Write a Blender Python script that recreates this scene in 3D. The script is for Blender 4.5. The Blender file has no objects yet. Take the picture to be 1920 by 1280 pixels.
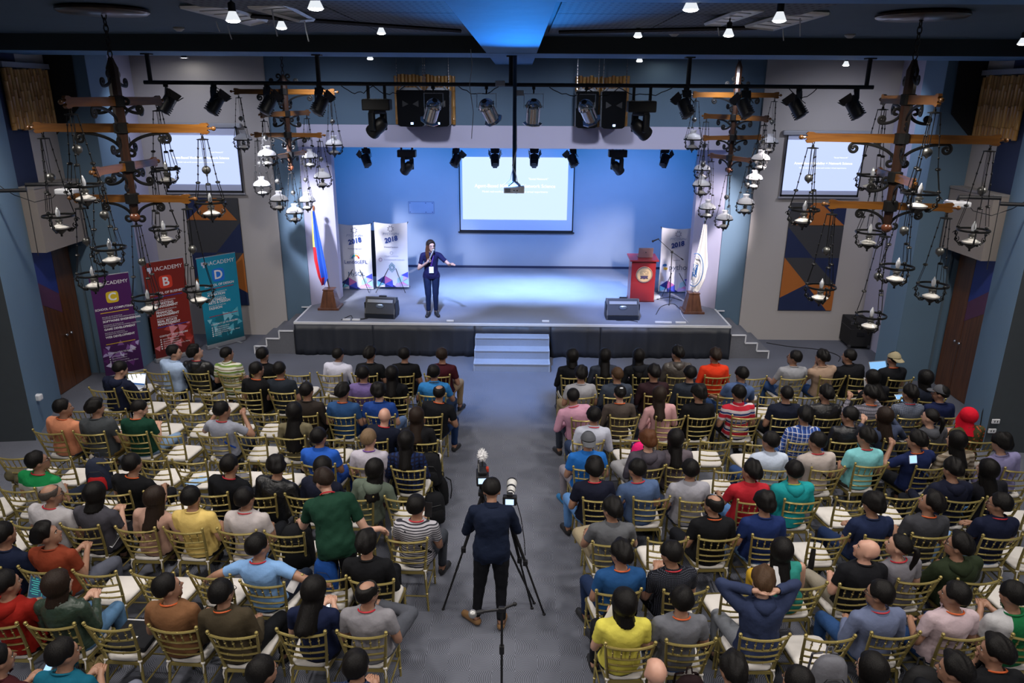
import bpy, bmesh, math, random
import numpy as np
from mathutils import Vector, Matrix, Euler
random.seed(7)
R_ = math.radians
SC = bpy.context.scene
COL = SC.collection

# ---------------------------------------------------------------- camera
FPX = 1378.0
CAM = Vector((0, 0, 5.15))
PITCH, ROLL, YAW = R_(18.5), R_(0.4), R_(0.5)
fw = Vector((-math.sin(YAW)*math.cos(PITCH), math.cos(YAW)*math.cos(PITCH), -math.sin(PITCH)))
rt0 = Vector((math.cos(YAW), math.sin(YAW), 0))
up0 = rt0.cross(fw)
RT = rt0*math.cos(ROLL) + up0*math.sin(ROLL)
UP = up0*math.cos(ROLL) - rt0*math.sin(ROLL)
cam_data = bpy.data.cameras.new('camera')
cam_data.sensor_width = 36
cam_data.lens = 36*FPX/1920
cam_data.clip_end = 200
cam = bpy.data.objects.new('camera', cam_data)
COL.objects.link(cam)
m3 = Matrix((RT, UP, -fw)).transposed()
cam.matrix_world = Matrix.Translation(CAM) @ m3.to_4x4()
SC.camera = cam

# ---------------------------------------------------------------- colour management, world, lights
SC.view_settings.view_transform = 'Standard'
SC.view_settings.look = 'None'
SC.view_settings.gamma = 1
SC.view_settings.use_curve_mapping = False
SC.view_settings.exposure = 0.15
SC.cycles.max_bounces = 6
SC.cycles.diffuse_bounces = 2
SC.cycles.glossy_bounces = 3
SC.cycles.transmission_bounces = 4
SC.cycles.use_light_tree = True
SC.cycles.caustics_reflective = False
SC.cycles.caustics_refractive = False
SC.cycles.sample_clamp_indirect = 6
W = bpy.data.worlds.new('world'); SC.world = W; W.use_nodes = True
W.node_tree.nodes['Background'].inputs[0].default_value = (0.05, 0.06, 0.09, 1)
W.node_tree.nodes['Background'].inputs[1].default_value = 0.05

def aim(loc, tgt):
    return (Vector(tgt)-Vector(loc)).to_track_quat('-Z', 'Y').to_euler()
def lamp(kind, loc, tgt, power, color, size=0.2, spot=60, blend=0.5):
    d = bpy.data.lights.new(kind.lower()+'_lamp', kind)
    d.energy = power; d.color = color
    if kind == 'SPOT':
        d.spot_size = R_(spot); d.spot_blend = blend; d.shadow_soft_size = size
    elif kind == 'AREA':
        d.shape = 'DISK'; d.size = size
    else:
        d.shadow_soft_size = size
    o = bpy.data.objects.new('lamp_light', d); COL.objects.link(o)
    o.location = loc; o.rotation_euler = aim(loc, tgt)
    return o
# house lights of the hall: ceiling downlights above the audience and the balcony
NEUT = (1.0, 0.93, 0.86)
for x in (-6.2, -3.1, 3.1, 6.2):
    for y in (-0.5, 3.4, 7.2):
        lamp('SPOT', (x, y, 5.60), (x*0.86, y+0.8, 0), 265, NEUT, 0.17, 142, 1.0)
    lamp('SPOT', (x, 9.8, 5.60), (x*1.02, 11.6, 0.4), 330, NEUT, 0.14, 128, 1.0)
for y in (0.5, 4.5):
    lamp('SPOT', (0, y, 5.6), (0, y+0.8, 0), 210, NEUT, 0.17, 142, 1.0)
# downlights of the far coffer, grazing the front wall
for x in (-6.6, -3.6, -1.2, 1.2, 3.6, 6.4):
    lamp('SPOT', (x, 13.5, 5.62), (x*1.0, 15.7, 2.6), 125, (0.82, 0.85, 1.0), 0.10, 125, 1.0)
# stage wash: cans under the header light the back wall, heads on the bar light the floor
BLUE = (0.06, 0.37, 0.95)
LAV = (0.45, 0.60, 1.0)
for x in (-3.7, -1.6, 1.6, 3.7):
    lamp('SPOT', (x, 16.9, 4.05), (x*1.0, 19.7, 2.7), 200, BLUE, 0.08, 120, 1.0)
for x in (-2.6, 0.0, 2.6):
    lamp('SPOT', (x, 16.9, 4.05), (x*1.1, 19.7, 1.5), 170, (0.50, 0.52, 1.0), 0.08, 95, 1.0)
for x, xt in ((-1.9, -1.1), (0.35, 0.3), (2.2, 1.6)):
    lamp('SPOT', (x, 16.8, 4.05), (xt, 17.35, 0.68), 1600, (0.34, 0.55, 1.0), 0.06, 58, 1.0)
lamp('SPOT', (-1.6, 12.1, 4.65), (-2.0, 15.9, 1.2), 2000, (0.36, 0.50, 1.0), 0.06, 36, 0.9)
lamp('SPOT', (1.6, 12.1, 4.75), (2.4, 15.9, 0.7), 1400, (0.30, 0.44, 1.0), 0.06, 36, 0.9)
lamp('SPOT', (-0.45, 12.1, 4.65), (-0.1, 13.0, 0.2), 1200, (0.22, 0.44, 1.0), 0.06, 60, 1.0)
lamp('SPOT', (-5.0, 12.2, 4.9), (-3.5, 17.1, 1.6), 3000, (0.85, 0.86, 1.0), 0.1, 34, 0.7)
lamp('SPOT', (4.9, 12.2, 4.9), (3.4, 17.0, 1.6), 1900, (1.0, 0.90, 0.92), 0.1, 34, 0.7)
# blue head tilted up at the ceiling beam
lamp('SPOT', (0.0, 12.0, 4.3), (0.0, 7.2, 5.75), 900, (0.02, 0.28, 1.0), 0.1, 44, 1.0)

# ---------------------------------------------------------------- helpers
def ray(px, py):
    return RT*((px-960)/FPX) + UP*((640-py)/FPX) + fw
def at(px, py, x=None, y=None, z=None):
    d = ray(px, py)
    if z is not None: t = (z-CAM.z)/d.z
    elif y is not None: t = (y-CAM.y)/d.y
    else: t = (x-CAM.x)/d.x
    return CAM + d*t

def tag(o, label=None, cat=None, group=None, kind=None):
    if label: o['label'] = label
    if cat: o['category'] = cat
    if group: o['group'] = group
    if kind: o['kind'] = kind
    return o
def empty(name, loc=(0, 0, 0), rz=0, parent=None):
    o = bpy.data.objects.new(name, None); COL.objects.link(o)
    o.empty_display_size = 0.1
    o.location = loc; o.rotation_euler = (0, 0, rz)
    if parent: o.parent = parent
    return o
def inst(name, mesh, parent=None, loc=(0, 0, 0), rot=(0, 0, 0), scale=None, mats=None):
    o = bpy.data.objects.new(name, mesh); COL.objects.link(o)
    if parent: o.parent = parent
    o.location = loc; o.rotation_euler = rot
    if scale is not None: o.scale = scale if hasattr(scale, '__len__') else (scale,)*3
    if mats:
        for i, m in enumerate(mats):
            if m is None: continue
            o.material_slots[i].link = 'OBJECT'; o.material_slots[i].material = m
    return o
def copy_tree(o, parent=None, link=True):
    c = o.copy(); COL.objects.link(c)
    if parent: c.parent = parent
    for ch in list(o.children): copy_tree(ch, c)
    return c

class MB:
    """collects simple shapes, builds ONE mesh"""
    def __init__(s): s.v = []; s.f = []; s.m = []; s.M = Matrix.Identity(4); s.mi = 0
    def add(s, vs, fs):
        b = len(s.v)
        s.v += [tuple(s.M @ Vector(p)) for p in vs]
        s.f += [tuple(b+i for i in f) for f in fs]
        s.m += [s.mi]*len(fs)
        return s
    def box(s, a, b):
        (x0, y0, z0), (x1, y1, z1) = a, b
        return s.add([(x0,y0,z0),(x1,y0,z0),(x1,y1,z0),(x0,y1,z0),(x0,y0,z1),(x1,y0,z1),(x1,y1,z1),(x0,y1,z1)],
                     [(0,3,2,1),(4,5,6,7),(0,1,5,4),(1,2,6,5),(2,3,7,6),(3,0,4,7)])
    def cbox(s, c, d):
        return s.box([c[i]-d[i]/2 for i in range(3)], [c[i]+d[i]/2 for i in range(3)])
    def rbox(s, c, d, bev=0.01, rot=None):
        """box with chamfered edges"""
        bm = bmesh.new(); bmesh.ops.create_cube(bm, size=1)
        for v in bm.verts: v.co = Vector((v.co.x*d[0], v.co.y*d[1], v.co.z*d[2]))
        bmesh.ops.bevel(bm, geom=bm.edges[:], offset=bev, segments=2, affect='EDGES', profile=0.6)
        T = Matrix.Translation(c)
        if rot is not None: T = T @ Euler(rot).to_matrix().to_4x4()
        vs = [tuple(T @ v.co) for v in bm.verts]
        bm.verts.index_update()
        fs = [tuple(v.index for v in f.verts) for f in bm.faces]
        bm.free()
        return s.add(vs, fs)
    def prism(s, poly, n, d0=0.0, d1=None, axis='y'):
        """polygon in (a,b) extruded between d0 and d1 along axis"""
        d1 = n if d1 is None else d1
        def P(a, b, d):
            return (a, d, b) if axis == 'y' else ((d, a, b) if axis == 'x' else (a, b, d))
        k = len(poly)
        vs = [P(a, b, d0) for a, b in poly] + [P(a, b, d1) for a, b in poly]
        fs = [tuple(range(k)), tuple(range(2*k-1, k-1, -1))]
        fs += [(i, i+k, (i+1) % k+k, (i+1) % k) for i in range(k)]
        return s.add(vs, fs)
    def tube(s, pts, r, n=8, closed=False, cap=True, flat=1.0):
        pts = [Vector(p) for p in pts]; k = len(pts)
        rs = r if hasattr(r, '__len__') else [r]*k
        vs = []; prev = None
        for i, p in enumerate(pts):
            if closed: t = pts[(i+1) % k]-pts[i-1]
            else: t = pts[min(i+1, k-1)]-pts[max(i-1, 0)]
            if t.length < 1e-9: t = Vector((0, 0, 1))
            t.normalize()
            if prev is None:
                a = Vector((0, 0, 1)) if abs(t.z) < 0.9 else Vector((1, 0, 0))
                u = t.cross(a).normalized()
            else:
                u = (prev - t*prev.dot(t)); 
                u = u.normalized() if u.length > 1e-6 else t.orthogonal().normalized()
            prev = u; w = t.cross(u)
            for j in range(n):
                a = 2*math.pi*j/n
                vs.append(p + u*(rs[i]*math.cos(a)) + w*(rs[i]*flat*math.sin(a)))
        fs = []
        for i in range(k if closed else k-1):
            i2 = (i+1) % k
            for j in range(n):
                j2 = (j+1) % n
                fs.append((i*n+j, i*n+j2, i2*n+j2, i2*n+j))
        if cap and not closed:
            fs.append(tuple(range(n-1, -1, -1))); fs.append(tuple((k-1)*n+j for j in range(n)))
        return s.add(vs, fs)
    def lathe(s, prof, n=16, c=(0, 0, 0), axis='z'):
        """prof: (radius, height) list"""
        vs = []; fs = []; k = len(prof)
        for r, h in prof:
            for j in range(n):
                a = 2*math.pi*j/n
                p = (r*math.cos(a), r*math.sin(a), h)
                if axis == 'y': p = (p[0], h, -p[1])
                elif axis == 'x': p = (h, p[0], p[1])
                vs.append((p[0]+c[0], p[1]+c[1], p[2]+c[2]))
        for i in range(k-1):
            for j in range(n):
                j2 = (j+1) % n
                fs.append((i*n+j, i*n+j2, (i+1)*n+j2, (i+1)*n+j))
        if prof[0][0] > 1e-5: fs.append(tuple(range(n-1, -1, -1)))
        if prof[-1][0] > 1e-5: fs.append(tuple((k-1)*n+j for j in range(n)))
        return s.add(vs, fs)
    def ball(s, c, r, n=12, k=8):
        rr = r if hasattr(r, '__len__') else (r, r, r)
        vs = []; fs = []
        for i in range(k+1):
            t = math.pi*i/k
            for j in range(n):
                a = 2*math.pi*j/n
                vs.append((c[0]+rr[0]*math.sin(t)*math.cos(a), c[1]+rr[1]*math.sin(t)*math.sin(a), c[2]-rr[2]*math.cos(t)))
        for i in range(k):
            for j in range(n):
                j2 = (j+1) % n
                fs.append((i*n+j, i*n+j2, (i+1)*n+j2, (i+1)*n+j))
        return s.add(vs, fs)
    def mesh(s, name, mats, smooth=None):
        me = bpy.data.meshes.new(name)
        me.from_pydata(s.v, [], s.f)
        bm = bmesh.new(); bm.from_mesh(me)
        bmesh.ops.remove_doubles(bm, verts=bm.verts, dist=1e-6)
        bmesh.ops.recalc_face_normals(bm, faces=bm.faces)
        if smooth is not None:
            for f in bm.faces: f.smooth = True
            for e in bm.edges:
                if len(e.link_faces) == 2 and e.calc_face_angle(0) > R_(smooth): e.smooth = False
        bm.to_mesh(me); bm.free()
        if not hasattr(mats, '__len__'): mats = [mats]
        for m in mats: me.materials.append(m)
        if len(mats) > 1 and len(me.polygons) == len(s.m):
            me.polygons.foreach_set('material_index', s.m)
        return me
    def build(s, name, mats, parent=None, smooth=None, **k):
        return inst(name, s.mesh(name, mats, smooth), parent, **k)

# ---------------------------------------------------------------- materials
MATS = {}
def mat(name, c, rough=0.6, metal=0.0, noise=0.08, scale=8.0, bump=0.0, bscale=None, spec=0.5, coat=0, emit=None, estr=0, trans=0, coord='Object', alpha=1):
    if name in MATS: return MATS[name]
    m = bpy.data.materials.new(name); m.use_nodes = True
    nt = m.node_tree; N = nt.nodes; L = nt.links
    b = N['Principled BSDF']
    b.inputs['Base Color'].default_value = (*c, 1)
    b.inputs['Roughness'].default_value = rough
    b.inputs['Metallic'].default_value = metal
    b.inputs['Specular IOR Level'].default_value = spec
    if coat: b.inputs['Coat Weight'].default_value = coat
    if trans: b.inputs['Transmission Weight'].default_value = trans
    if emit: b.inputs['Emission Color'].default_value = (*emit, 1); b.inputs['Emission Strength'].default_value = estr
    if noise or bump:
        tc = N.new('ShaderNodeTexCoord'); nz = N.new('ShaderNodeTexNoise')
        nz.inputs['Scale'].default_value = scale; nz.inputs['Detail'].default_value = 4
        L.new(tc.outputs[coord], nz.inputs['Vector'])
        if noise:
            mx = N.new('ShaderNodeMix'); mx.data_type = 'RGBA'
            mx.inputs[6].default_value = (*[max(0, v*(1-noise)) for v in c], 1)
            mx.inputs[7].default_value = (*[min(1, v*(1+noise)) for v in c], 1)
            L.new(nz.outputs['Fac'], mx.inputs[0]); L.new(mx.outputs[2], b.inputs['Base Color'])
        if bump:
            n2 = nz
            if bscale:
                n2 = N.new('ShaderNodeTexNoise'); n2.inputs['Scale'].default_value = bscale; n2.inputs['Detail'].default_value = 3
                L.new(tc.outputs[coord], n2.inputs['Vector'])
            bp = N.new('ShaderNodeBump'); bp.inputs['Strength'].default_value = bump; bp.inputs['Distance'].default_value = 0.02
            L.new(n2.outputs['Fac'], bp.inputs['Height']); L.new(bp.outputs[0], b.inputs['Normal'])
    MATS[name] = m
    return m
def emitmat(name, c, s):
    if name in MATS: return MATS[name]
    m = bpy.data.materials.new(name); m.use_nodes = True
    b = m.node_tree.nodes['Principled BSDF']
    b.inputs['Base Color'].default_value = (0.02, 0.02, 0.02, 1)
    b.inputs['Emission Color'].default_value = (*c, 1); b.inputs['Emission Strength'].default_value = s
    MATS[name] = m; return m
def hexc(h):
    """sRGB hex to linear"""
    r = [int(h[i:i+2], 16)/255 for i in (0, 2, 4)]
    return tuple(v/12.92 if v <= .04045 else ((v+.055)/1.055)**2.4 for v in r)

def nodes_of(m): return m.node_tree.nodes, m.node_tree.links
def mth(N, L, op, a, b=None, c=None):
    n = N.new('ShaderNodeMath'); n.operation = op
    for i, v in enumerate((a, b, c)):
        if v is None: continue
        if isinstance(v, (int, float)): n.inputs[i].default_value = v
        else: L.new(v, n.inputs[i])
    return n.outputs[0]

def carpet_mat(name='carpet_fan_pattern', pattern=True, base=(0.105, 0.112, 0.140)):
    m = bpy.data.materials.new(name); m.use_nodes = True
    N, L = nodes_of(m); b = N['Principled BSDF']
    b.inputs['Roughness'].default_value = 0.95; b.inputs['Specular IOR Level'].default_value = 0.15
    tc = N.new('ShaderNodeTexCoord'); sp = N.new('ShaderNodeSeparateXYZ'); L.new(tc.outputs['Object'], sp.inputs[0])
    T = 0.215
    u = mth(N, L, 'DIVIDE', sp.outputs[0], T); v = mth(N, L, 'DIVIDE', sp.outputs[1], T)
    uf = mth(N, L, 'FLOOR', u); vf = mth(N, L, 'FLOOR', v)
    par = mth(N, L, 'FLOORED_MODULO', mth(N, L, 'ADD', uf, vf), 2.0)
    fx = mth(N, L, 'SUBTRACT', u, uf); fy = mth(N, L, 'SUBTRACT', v, vf)
    ip = mth(N, L, 'SUBTRACT', 1.0, par)
    a = mth(N, L, 'ADD', mth(N, L, 'MULTIPLY', fx, par), mth(N, L, 'MULTIPLY', fy, ip))
    b2 = mth(N, L, 'ADD', mth(N, L, 'MULTIPLY', fy, par), mth(N, L, 'MULTIPLY', fx, ip))
    hsh = mth(N, L, 'FLOORED_MODULO', mth(N, L, 'FLOOR', mth(N, L, 'MULTIPLY', mth(N, L, 'ADD', mth(N, L, 'MULTIPLY', uf, 3.0), mth(N, L, 'MULTIPLY', vf, 5.0)), 0.37)), 2.0)
    cx = mth(N, L, 'SUBTRACT', mth(N, L, 'MULTIPLY', hsh, 1.5), 0.25)
    dx = mth(N, L, 'SUBTRACT', a, cx); dy = mth(N, L, 'SUBTRACT', b2, 0.5)
    d = mth(N, L, 'SQRT', mth(N, L, 'ADD', mth(N, L, 'MULTIPLY', dx, dx), mth(N, L, 'MULTIPLY', dy, dy)))
    st = mth(N, L, 'SINE', mth(N, L, 'MULTIPLY', d, 2*math.pi*13.0))
    k = mth(N, L, 'MULTIPLY_ADD', st, 0.5, 0.5)
    k = mth(N, L, 'POWER', k, 1.4)
    nz = N.new('ShaderNodeTexNoise'); nz.inputs['Scale'].default_value = 260; nz.inputs['Detail'].default_value = 2
    L.new(tc.outputs['Object'], nz.inputs['Vector'])
    n2 = N.new('ShaderNodeTexNoise'); n2.inputs['Scale'].default_value = 0.9; n2.inputs['Detail'].default_value = 5
    L.new(tc.outputs['Object'], n2.inputs['Vector'])
    k = mth(N, L, 'MULTIPLY', k, mth(N, L, 'MULTIPLY_ADD', nz.outputs['Fac'], 1.6, 0.1))
    if not pattern: k = mth(N, L, 'MULTIPLY_ADD', nz.outputs['Fac'], 0.8, -0.15)
    else: k = mth(N, L, 'MULTIPLY_ADD', mth(N, L, 'SUBTRACT', k, 0.4), mth(N, L, 'MULTIPLY_ADD', par, 0.6, 0.4), 0.4)
    mx = N.new('ShaderNodeMix'); mx.data_type = 'RGBA'
    mx.inputs[6].default_value = (*[v*0.50 for v in base], 1)
    mx.inputs[7].default_value = (*[v*2.25 for v in base], 1)
    L.new(k, mx.inputs[0])
    m2 = N.new('ShaderNodeMix'); m2.data_type = 'RGBA'; m2.blend_type = 'MULTIPLY'
    m2.inputs[0].default_value = 0.35
    cr = N.new('ShaderNodeCombineColor')
    for i in range(3): L.new(mth(N, L, 'MULTIPLY_ADD', n2.outputs['Fac'], 1.4, 0.3), cr.inputs[i])
    L.new(mx.outputs[2], m2.inputs[6]); L.new(cr.outputs[0], m2.inputs[7])
    L.new(m2.outputs[2], b.inputs['Base Color'])
    bp = N.new('ShaderNodeBump'); bp.inputs['Strength'].default_value = 0.1; bp.inputs['Distance'].default_value = 0.003
    L.new(k, bp.inputs['Height']); L.new(bp.outputs[0], b.inputs['Normal'])
    return m

def wood_mat(name, c1, c2, rough=0.4, scale=3.0, axis='X', coat=0.3):
    if name in MATS: return MATS[name]
    m = bpy.data.materials.new(name); m.use_nodes = True
    N, L = nodes_of(m); b = N['Principled BSDF']
    b.inputs['Roughness'].default_value = rough; b.inputs['Coat Weight'].default_value = coat
    tc = N.new('ShaderNodeTexCoord'); mp = N.new('ShaderNodeMapping')
    sc = {'X': (0.3, 4, 4), 'Z': (4, 4, 0.3), 'Y': (4, 0.3, 4)}[axis]
    mp.inputs['Scale'].default_value = sc
    nz = N.new('ShaderNodeTexNoise'); nz.inputs['Scale'].default_value = scale; nz.inputs['Detail'].default_value = 6; nz.inputs['Distortion'].default_value = 0.6
    L.new(tc.outputs['Object'], mp.inputs[0]); L.new(mp.outputs[0], nz.inputs['Vector'])
    cr = N.new('ShaderNodeValToRGB'); cr.color_ramp.elements[0].position = 0.3; cr.color_ramp.elements[1].position = 0.7
    cr.color_ramp.elements[0].color = (*c1, 1); cr.color_ramp.elements[1].color = (*c2, 1)
    L.new(nz.outputs['Fac'], cr.inputs[0]); L.new(cr.outputs[0], b.inputs['Base Color'])
    MATS[name] = m; return m

def text_mesh(txt, size, align='CENTER', extrude=0.0008, shear=0, bold=0, space=1.0):
    cu = bpy.data.curves.new('lettering', 'FONT'); cu.body = txt; cu.size = size
    cu.align_x = align; cu.align_y = 'CENTER'; cu.extrude = extrude; cu.shear = shear; cu.offset = bold; cu.resolution_u = 3
    cu.space_character = space
    o = bpy.data.objects.new('lettering', cu); TMP.collection.objects.link(o)
    TMP.view_layers[0].update(); dg = TMP.view_layers[0].depsgraph; dg.update()
    me = bpy.data.meshes.new_from_object(o.evaluated_get(dg), depsgraph=dg)
    bpy.data.objects.remove(o)
    return me
def put_text(txt, size, m, parent, loc, rot=(math.pi/2, 0, 0), name='lettering', **k):
    me = text_mesh(txt, size, **k); me.materials.clear(); me.materials.append(m)
    return inst(name, me, parent, loc, rot)
TMP = bpy.data.scenes.new('workbench')
# ================================================================= ROOM
ZB, ZC = 5.73, 5.96          # beam underside, coffer ceiling
YW = 15.74                   # front wall plane
ZS = 0.68                    # stage height
LX, RX = -8.09, 7.83         # door planes
slate = mat('slate_blue_paint', (0.105, 0.175, 0.255), 0.7, noise=0.10, scale=1.2, bump=0.03, bscale=40)
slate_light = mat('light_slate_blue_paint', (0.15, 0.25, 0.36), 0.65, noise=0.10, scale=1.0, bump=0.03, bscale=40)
beige = mat('warm_beige_paint', (0.46, 0.43, 0.42), 0.75, noise=0.06, scale=0.8, bump=0.03, bscale=40)
lilac = mat('pale_white_paint', (0.56, 0.55, 0.72), 0.7, noise=0.05, scale=1, bump=0.02, bscale=40)
navy = mat('navy_paint', (0.012, 0.022, 0.07), 0.7, noise=0.1, scale=3)
black = mat('flat_black', (0.008, 0.008, 0.010), 0.8, noise=0)
ceilm = mat('ceiling_slate_paint', (0.05, 0.085, 0.12), 0.8, noise=0.12, scale=2, bump=0.05, bscale=20)
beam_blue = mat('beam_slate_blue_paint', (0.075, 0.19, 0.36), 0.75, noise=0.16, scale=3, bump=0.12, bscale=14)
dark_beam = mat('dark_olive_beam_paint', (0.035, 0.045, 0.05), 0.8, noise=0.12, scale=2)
stagewall = mat('stage_back_wall_paint', (0.29, 0.35, 0.46), 0.65, noise=0.07, scale=1.4, bump=0.03, bscale=60)
brown = mat('taupe_bulkhead_paint', (0.27, 0.235, 0.215), 0.8, noise=0.08, scale=1.5)
carpet = carpet_mat()
carpet_stage = carpet_mat('stage_carpet', False, (0.24, 0.26, 0.32))
white_trim = mat('white_edge_trim', (0.75, 0.76, 0.8), 0.5, noise=0.05)

def struct(name, mb, m, smooth=None):
    o = mb.build(name, m, smooth=smooth); o['kind'] = 'structure'; return o
struct('floor', MB().box((-11, -7, -0.1), (11, 21.5, 0)), carpet)

# ceiling: slab plus beams with recessed coffers
struct('ceiling', MB().box((-11, -7, ZC), (11, 21.5, ZC+0.1)), ceilm)
BEAMS = [(-7, -2.2), (3.4, 5.25), (11.45, 12.8)]
cb0, cb1 = at(835, 6, y=5.3).x, at(1043, 6, y=5.3).x
for i, (y0, y1) in enumerate(BEAMS):
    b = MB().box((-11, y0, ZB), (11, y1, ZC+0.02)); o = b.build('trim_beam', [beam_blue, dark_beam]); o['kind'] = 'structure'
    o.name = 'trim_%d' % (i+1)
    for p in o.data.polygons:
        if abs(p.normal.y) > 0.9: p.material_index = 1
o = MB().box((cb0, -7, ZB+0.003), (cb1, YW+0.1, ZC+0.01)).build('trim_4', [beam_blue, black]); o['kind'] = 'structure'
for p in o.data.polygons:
    if abs(p.normal.x) > 0.9: p.material_index = 1  # beam sides coloured black for the unlit shade they lie in
# perforated ceiling boards in the coffers either side of the centre beam
perf = bpy.data.materials.new('perforated_board'); perf.use_nodes = True
N, L = nodes_of(perf); b_ = N['Principled BSDF']; b_.inputs['Roughness'].default_value = 0.8
tc = N.new('ShaderNodeTexCoord'); sp = N.new('ShaderNodeSeparateXYZ'); L.new(tc.outputs['Object'], sp.inputs[0])
fx = mth(N, L, 'FRACT', mth(N, L, 'DIVIDE', sp.outputs[0], 0.07)); fy = mth(N, L, 'FRACT', mth(N, L, 'DIVIDE', sp.outputs[1], 0.16))
h = mth(N, L, 'MULTIPLY', mth(N, L, 'LESS_THAN', mth(N, L, 'ABSOLUTE', mth(N, L, 'SUBTRACT', fx, 0.5)), 0.22), mth(N, L, 'LESS_THAN', mth(N, L, 'ABSOLUTE', mth(N, L, 'SUBTRACT', fy, 0.5)), 0.20))
mx = N.new('ShaderNodeMix'); mx.data_type = 'RGBA'; mx.inputs[6].default_value = (0.09, 0.10, 0.115, 1); mx.inputs[7].default_value = (0.015, 0.02, 0.025, 1)
L.new(h, mx.inputs[0]); L.new(mx.outputs[2], b_.inputs['Base Color'])
boards = empty('ceiling_board_field', (0, 0, 0)); boards['kind'] = 'structure'; boards.name = 'trim_5'
for sx, x0 in ((-1, cb0-0.12), (1, cb1+0.12)):
    for kx in range(2):
        for ky in range(4):
            xa = x0+sx*(kx*1.22+0.01); xb = x0+sx*((kx+1)*1.22-0.01)
            ya = 5.6+ky*1.22
            MB().box((min(xa, xb), ya, ZC-0.03), (max(xa, xb), ya+1.2, ZC+0.005)).build('ceiling_panel', perf, boards)
# ceiling track rails carrying the spot lamps
rail_m = mat('black_metal', (0.012, 0.012, 0.014), 0.45, 0.3, noise=0)
rod_m = mat('dark_metal', (0.03, 0.03, 0.035), 0.4, 0.6, noise=0)
steel = mat('bright_steel', (0.62, 0.62, 0.65), 0.2, 1.0, noise=0.05)

# front wall (proscenium): columns, header band, upper wall, side bays
def wall_piece(name, m, x0, x1, z0, z1, y0=YW, y1=YW+0.35): 
    return struct(name, MB().box((x0, y0, z0), (x1, y1, z1)), m)
JL, JR = -4.62, 4.36
cl, cr_ = -5.17, 4.92
wall_piece('wall_front_left_column', slate, cl, JL, 0, ZC)
wall_piece('wall_front_right_column', slate, JR, cr_, 0, ZC)
wall_piece('wall_front_header', slate, JL, JR, 4.56, ZC)
wall_piece('wall_front_header_band', lilac, JL, JR, 4.11, 4.56, YW-0.02)
wall_piece('wall_front_left_bay', beige, -8.6, cl, 0, ZC, YW-0.04)
wall_piece('wall_front_right_bay', beige, cr_, 8.4, 0, ZC, YW-0.04)
# splayed white reveals of the stage opening
struct('wall_left_reveal', MB().prism([(JL, YW+0.02), (-4.10, 16.35), (-4.10, 16.6), (JL-0.3, 16.6), (JL-0.3, YW+0.36), (JL, YW+0.36)], 0, ZS, 4.30, 'z'), lilac)
struct('wall_right_reveal', MB().prism([(JR, YW+0.02), (3.88, 16.35), (3.88, 16.6), (JR+0.3, 16.6), (JR+0.3, YW+0.36), (JR, YW+0.36)], 0, ZS, 4.30, 'z'), lilac)
YB = 19.7
struct('wall_back', MB().box((-6.6, YB, 0), (6.6, YB+0.2, ZC)), stagewall)
struct('wall_stage_left', MB().box((-6.2, 16.3, 0), (-6.0, YB, ZC)), slate)
struct('wall_stage_right', MB().box((5.8, 16.3, 0), (6.0, YB, ZC)), slate)
struct('wall_stage_left_wing', MB().box((-6.2, YB-1.5, ZS), (-5.08, YB, ZC)), stagewall)
struct('wall_stage_right_wing', MB().box((4.62, YB-1.5, ZS), (6.0, YB, ZC)), stagewall)
struct('trim_6', MB().box((-4.6, YB-0.02, ZS), (4.6, YB, ZS+0.06)), navy)
# patched service panel drawn on the back wall: four seams and six screws
sv = empty('access_panel', tuple(at(790, 389, y=YB))); tag(sv, 'flush rectangular access panel with screws on the blue stage back wall', 'access panel')
seam = mat('panel_seam', (0.08, 0.11, 0.22), 0.8, noise=0)
MB().cbox((0, -0.004, 0), (0.66, 0.008, 0.30)).build('cover_plate', mat('panel_paint', (0.27, 0.34, 0.51), 0.6, noise=0.05), sv)
for z in (-0.155, 0.155): MB().cbox((0, -0.003, z), (0.68, 0.006, 0.008)).build('seam', seam, sv)
for x in (-0.34, 0.34): MB().cbox((x, -0.003, 0), (0.008, 0.006, 0.31)).build('seam', seam, sv)
for x in (-0.3, 0.12, 0.3):
    for z in (-0.12, 0.12): MB().lathe([(0, -0.012), (0.014, -0.010), (0.014, 0)], 8, (x, 0, z), 'y').build('screw', seam, sv)

# stage
st = MB().prism([(JL, 14.5), (JR, 14.5), (JR, YW), (6.0, YW+0.01), (6.0, YB), (-6.2, YB), (-6.2, YW+0.01), (JL, YW)], 0, 0.02, ZS, 'z')
o = struct('floor_stage', st, carpet_stage)
# white nosing strips on the stage edges
MB().box((JL-0.02, 14.46, ZS-0.035), (JR+0.02, 14.50, ZS+0.012)).build('trim_7', white_trim)['kind'] = 'structure'
MB().box((JL-0.02, 14.50, ZS-0.02), (JL+0.02, YW, ZS+0.010)).build('trim_8', white_trim)['kind'] = 'structure'
MB().box((JR-0.02, 14.50, ZS-0.02), (JR+0.02, YW, ZS+0.010)).build('trim_9', white_trim)['kind'] = 'structure'
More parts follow.
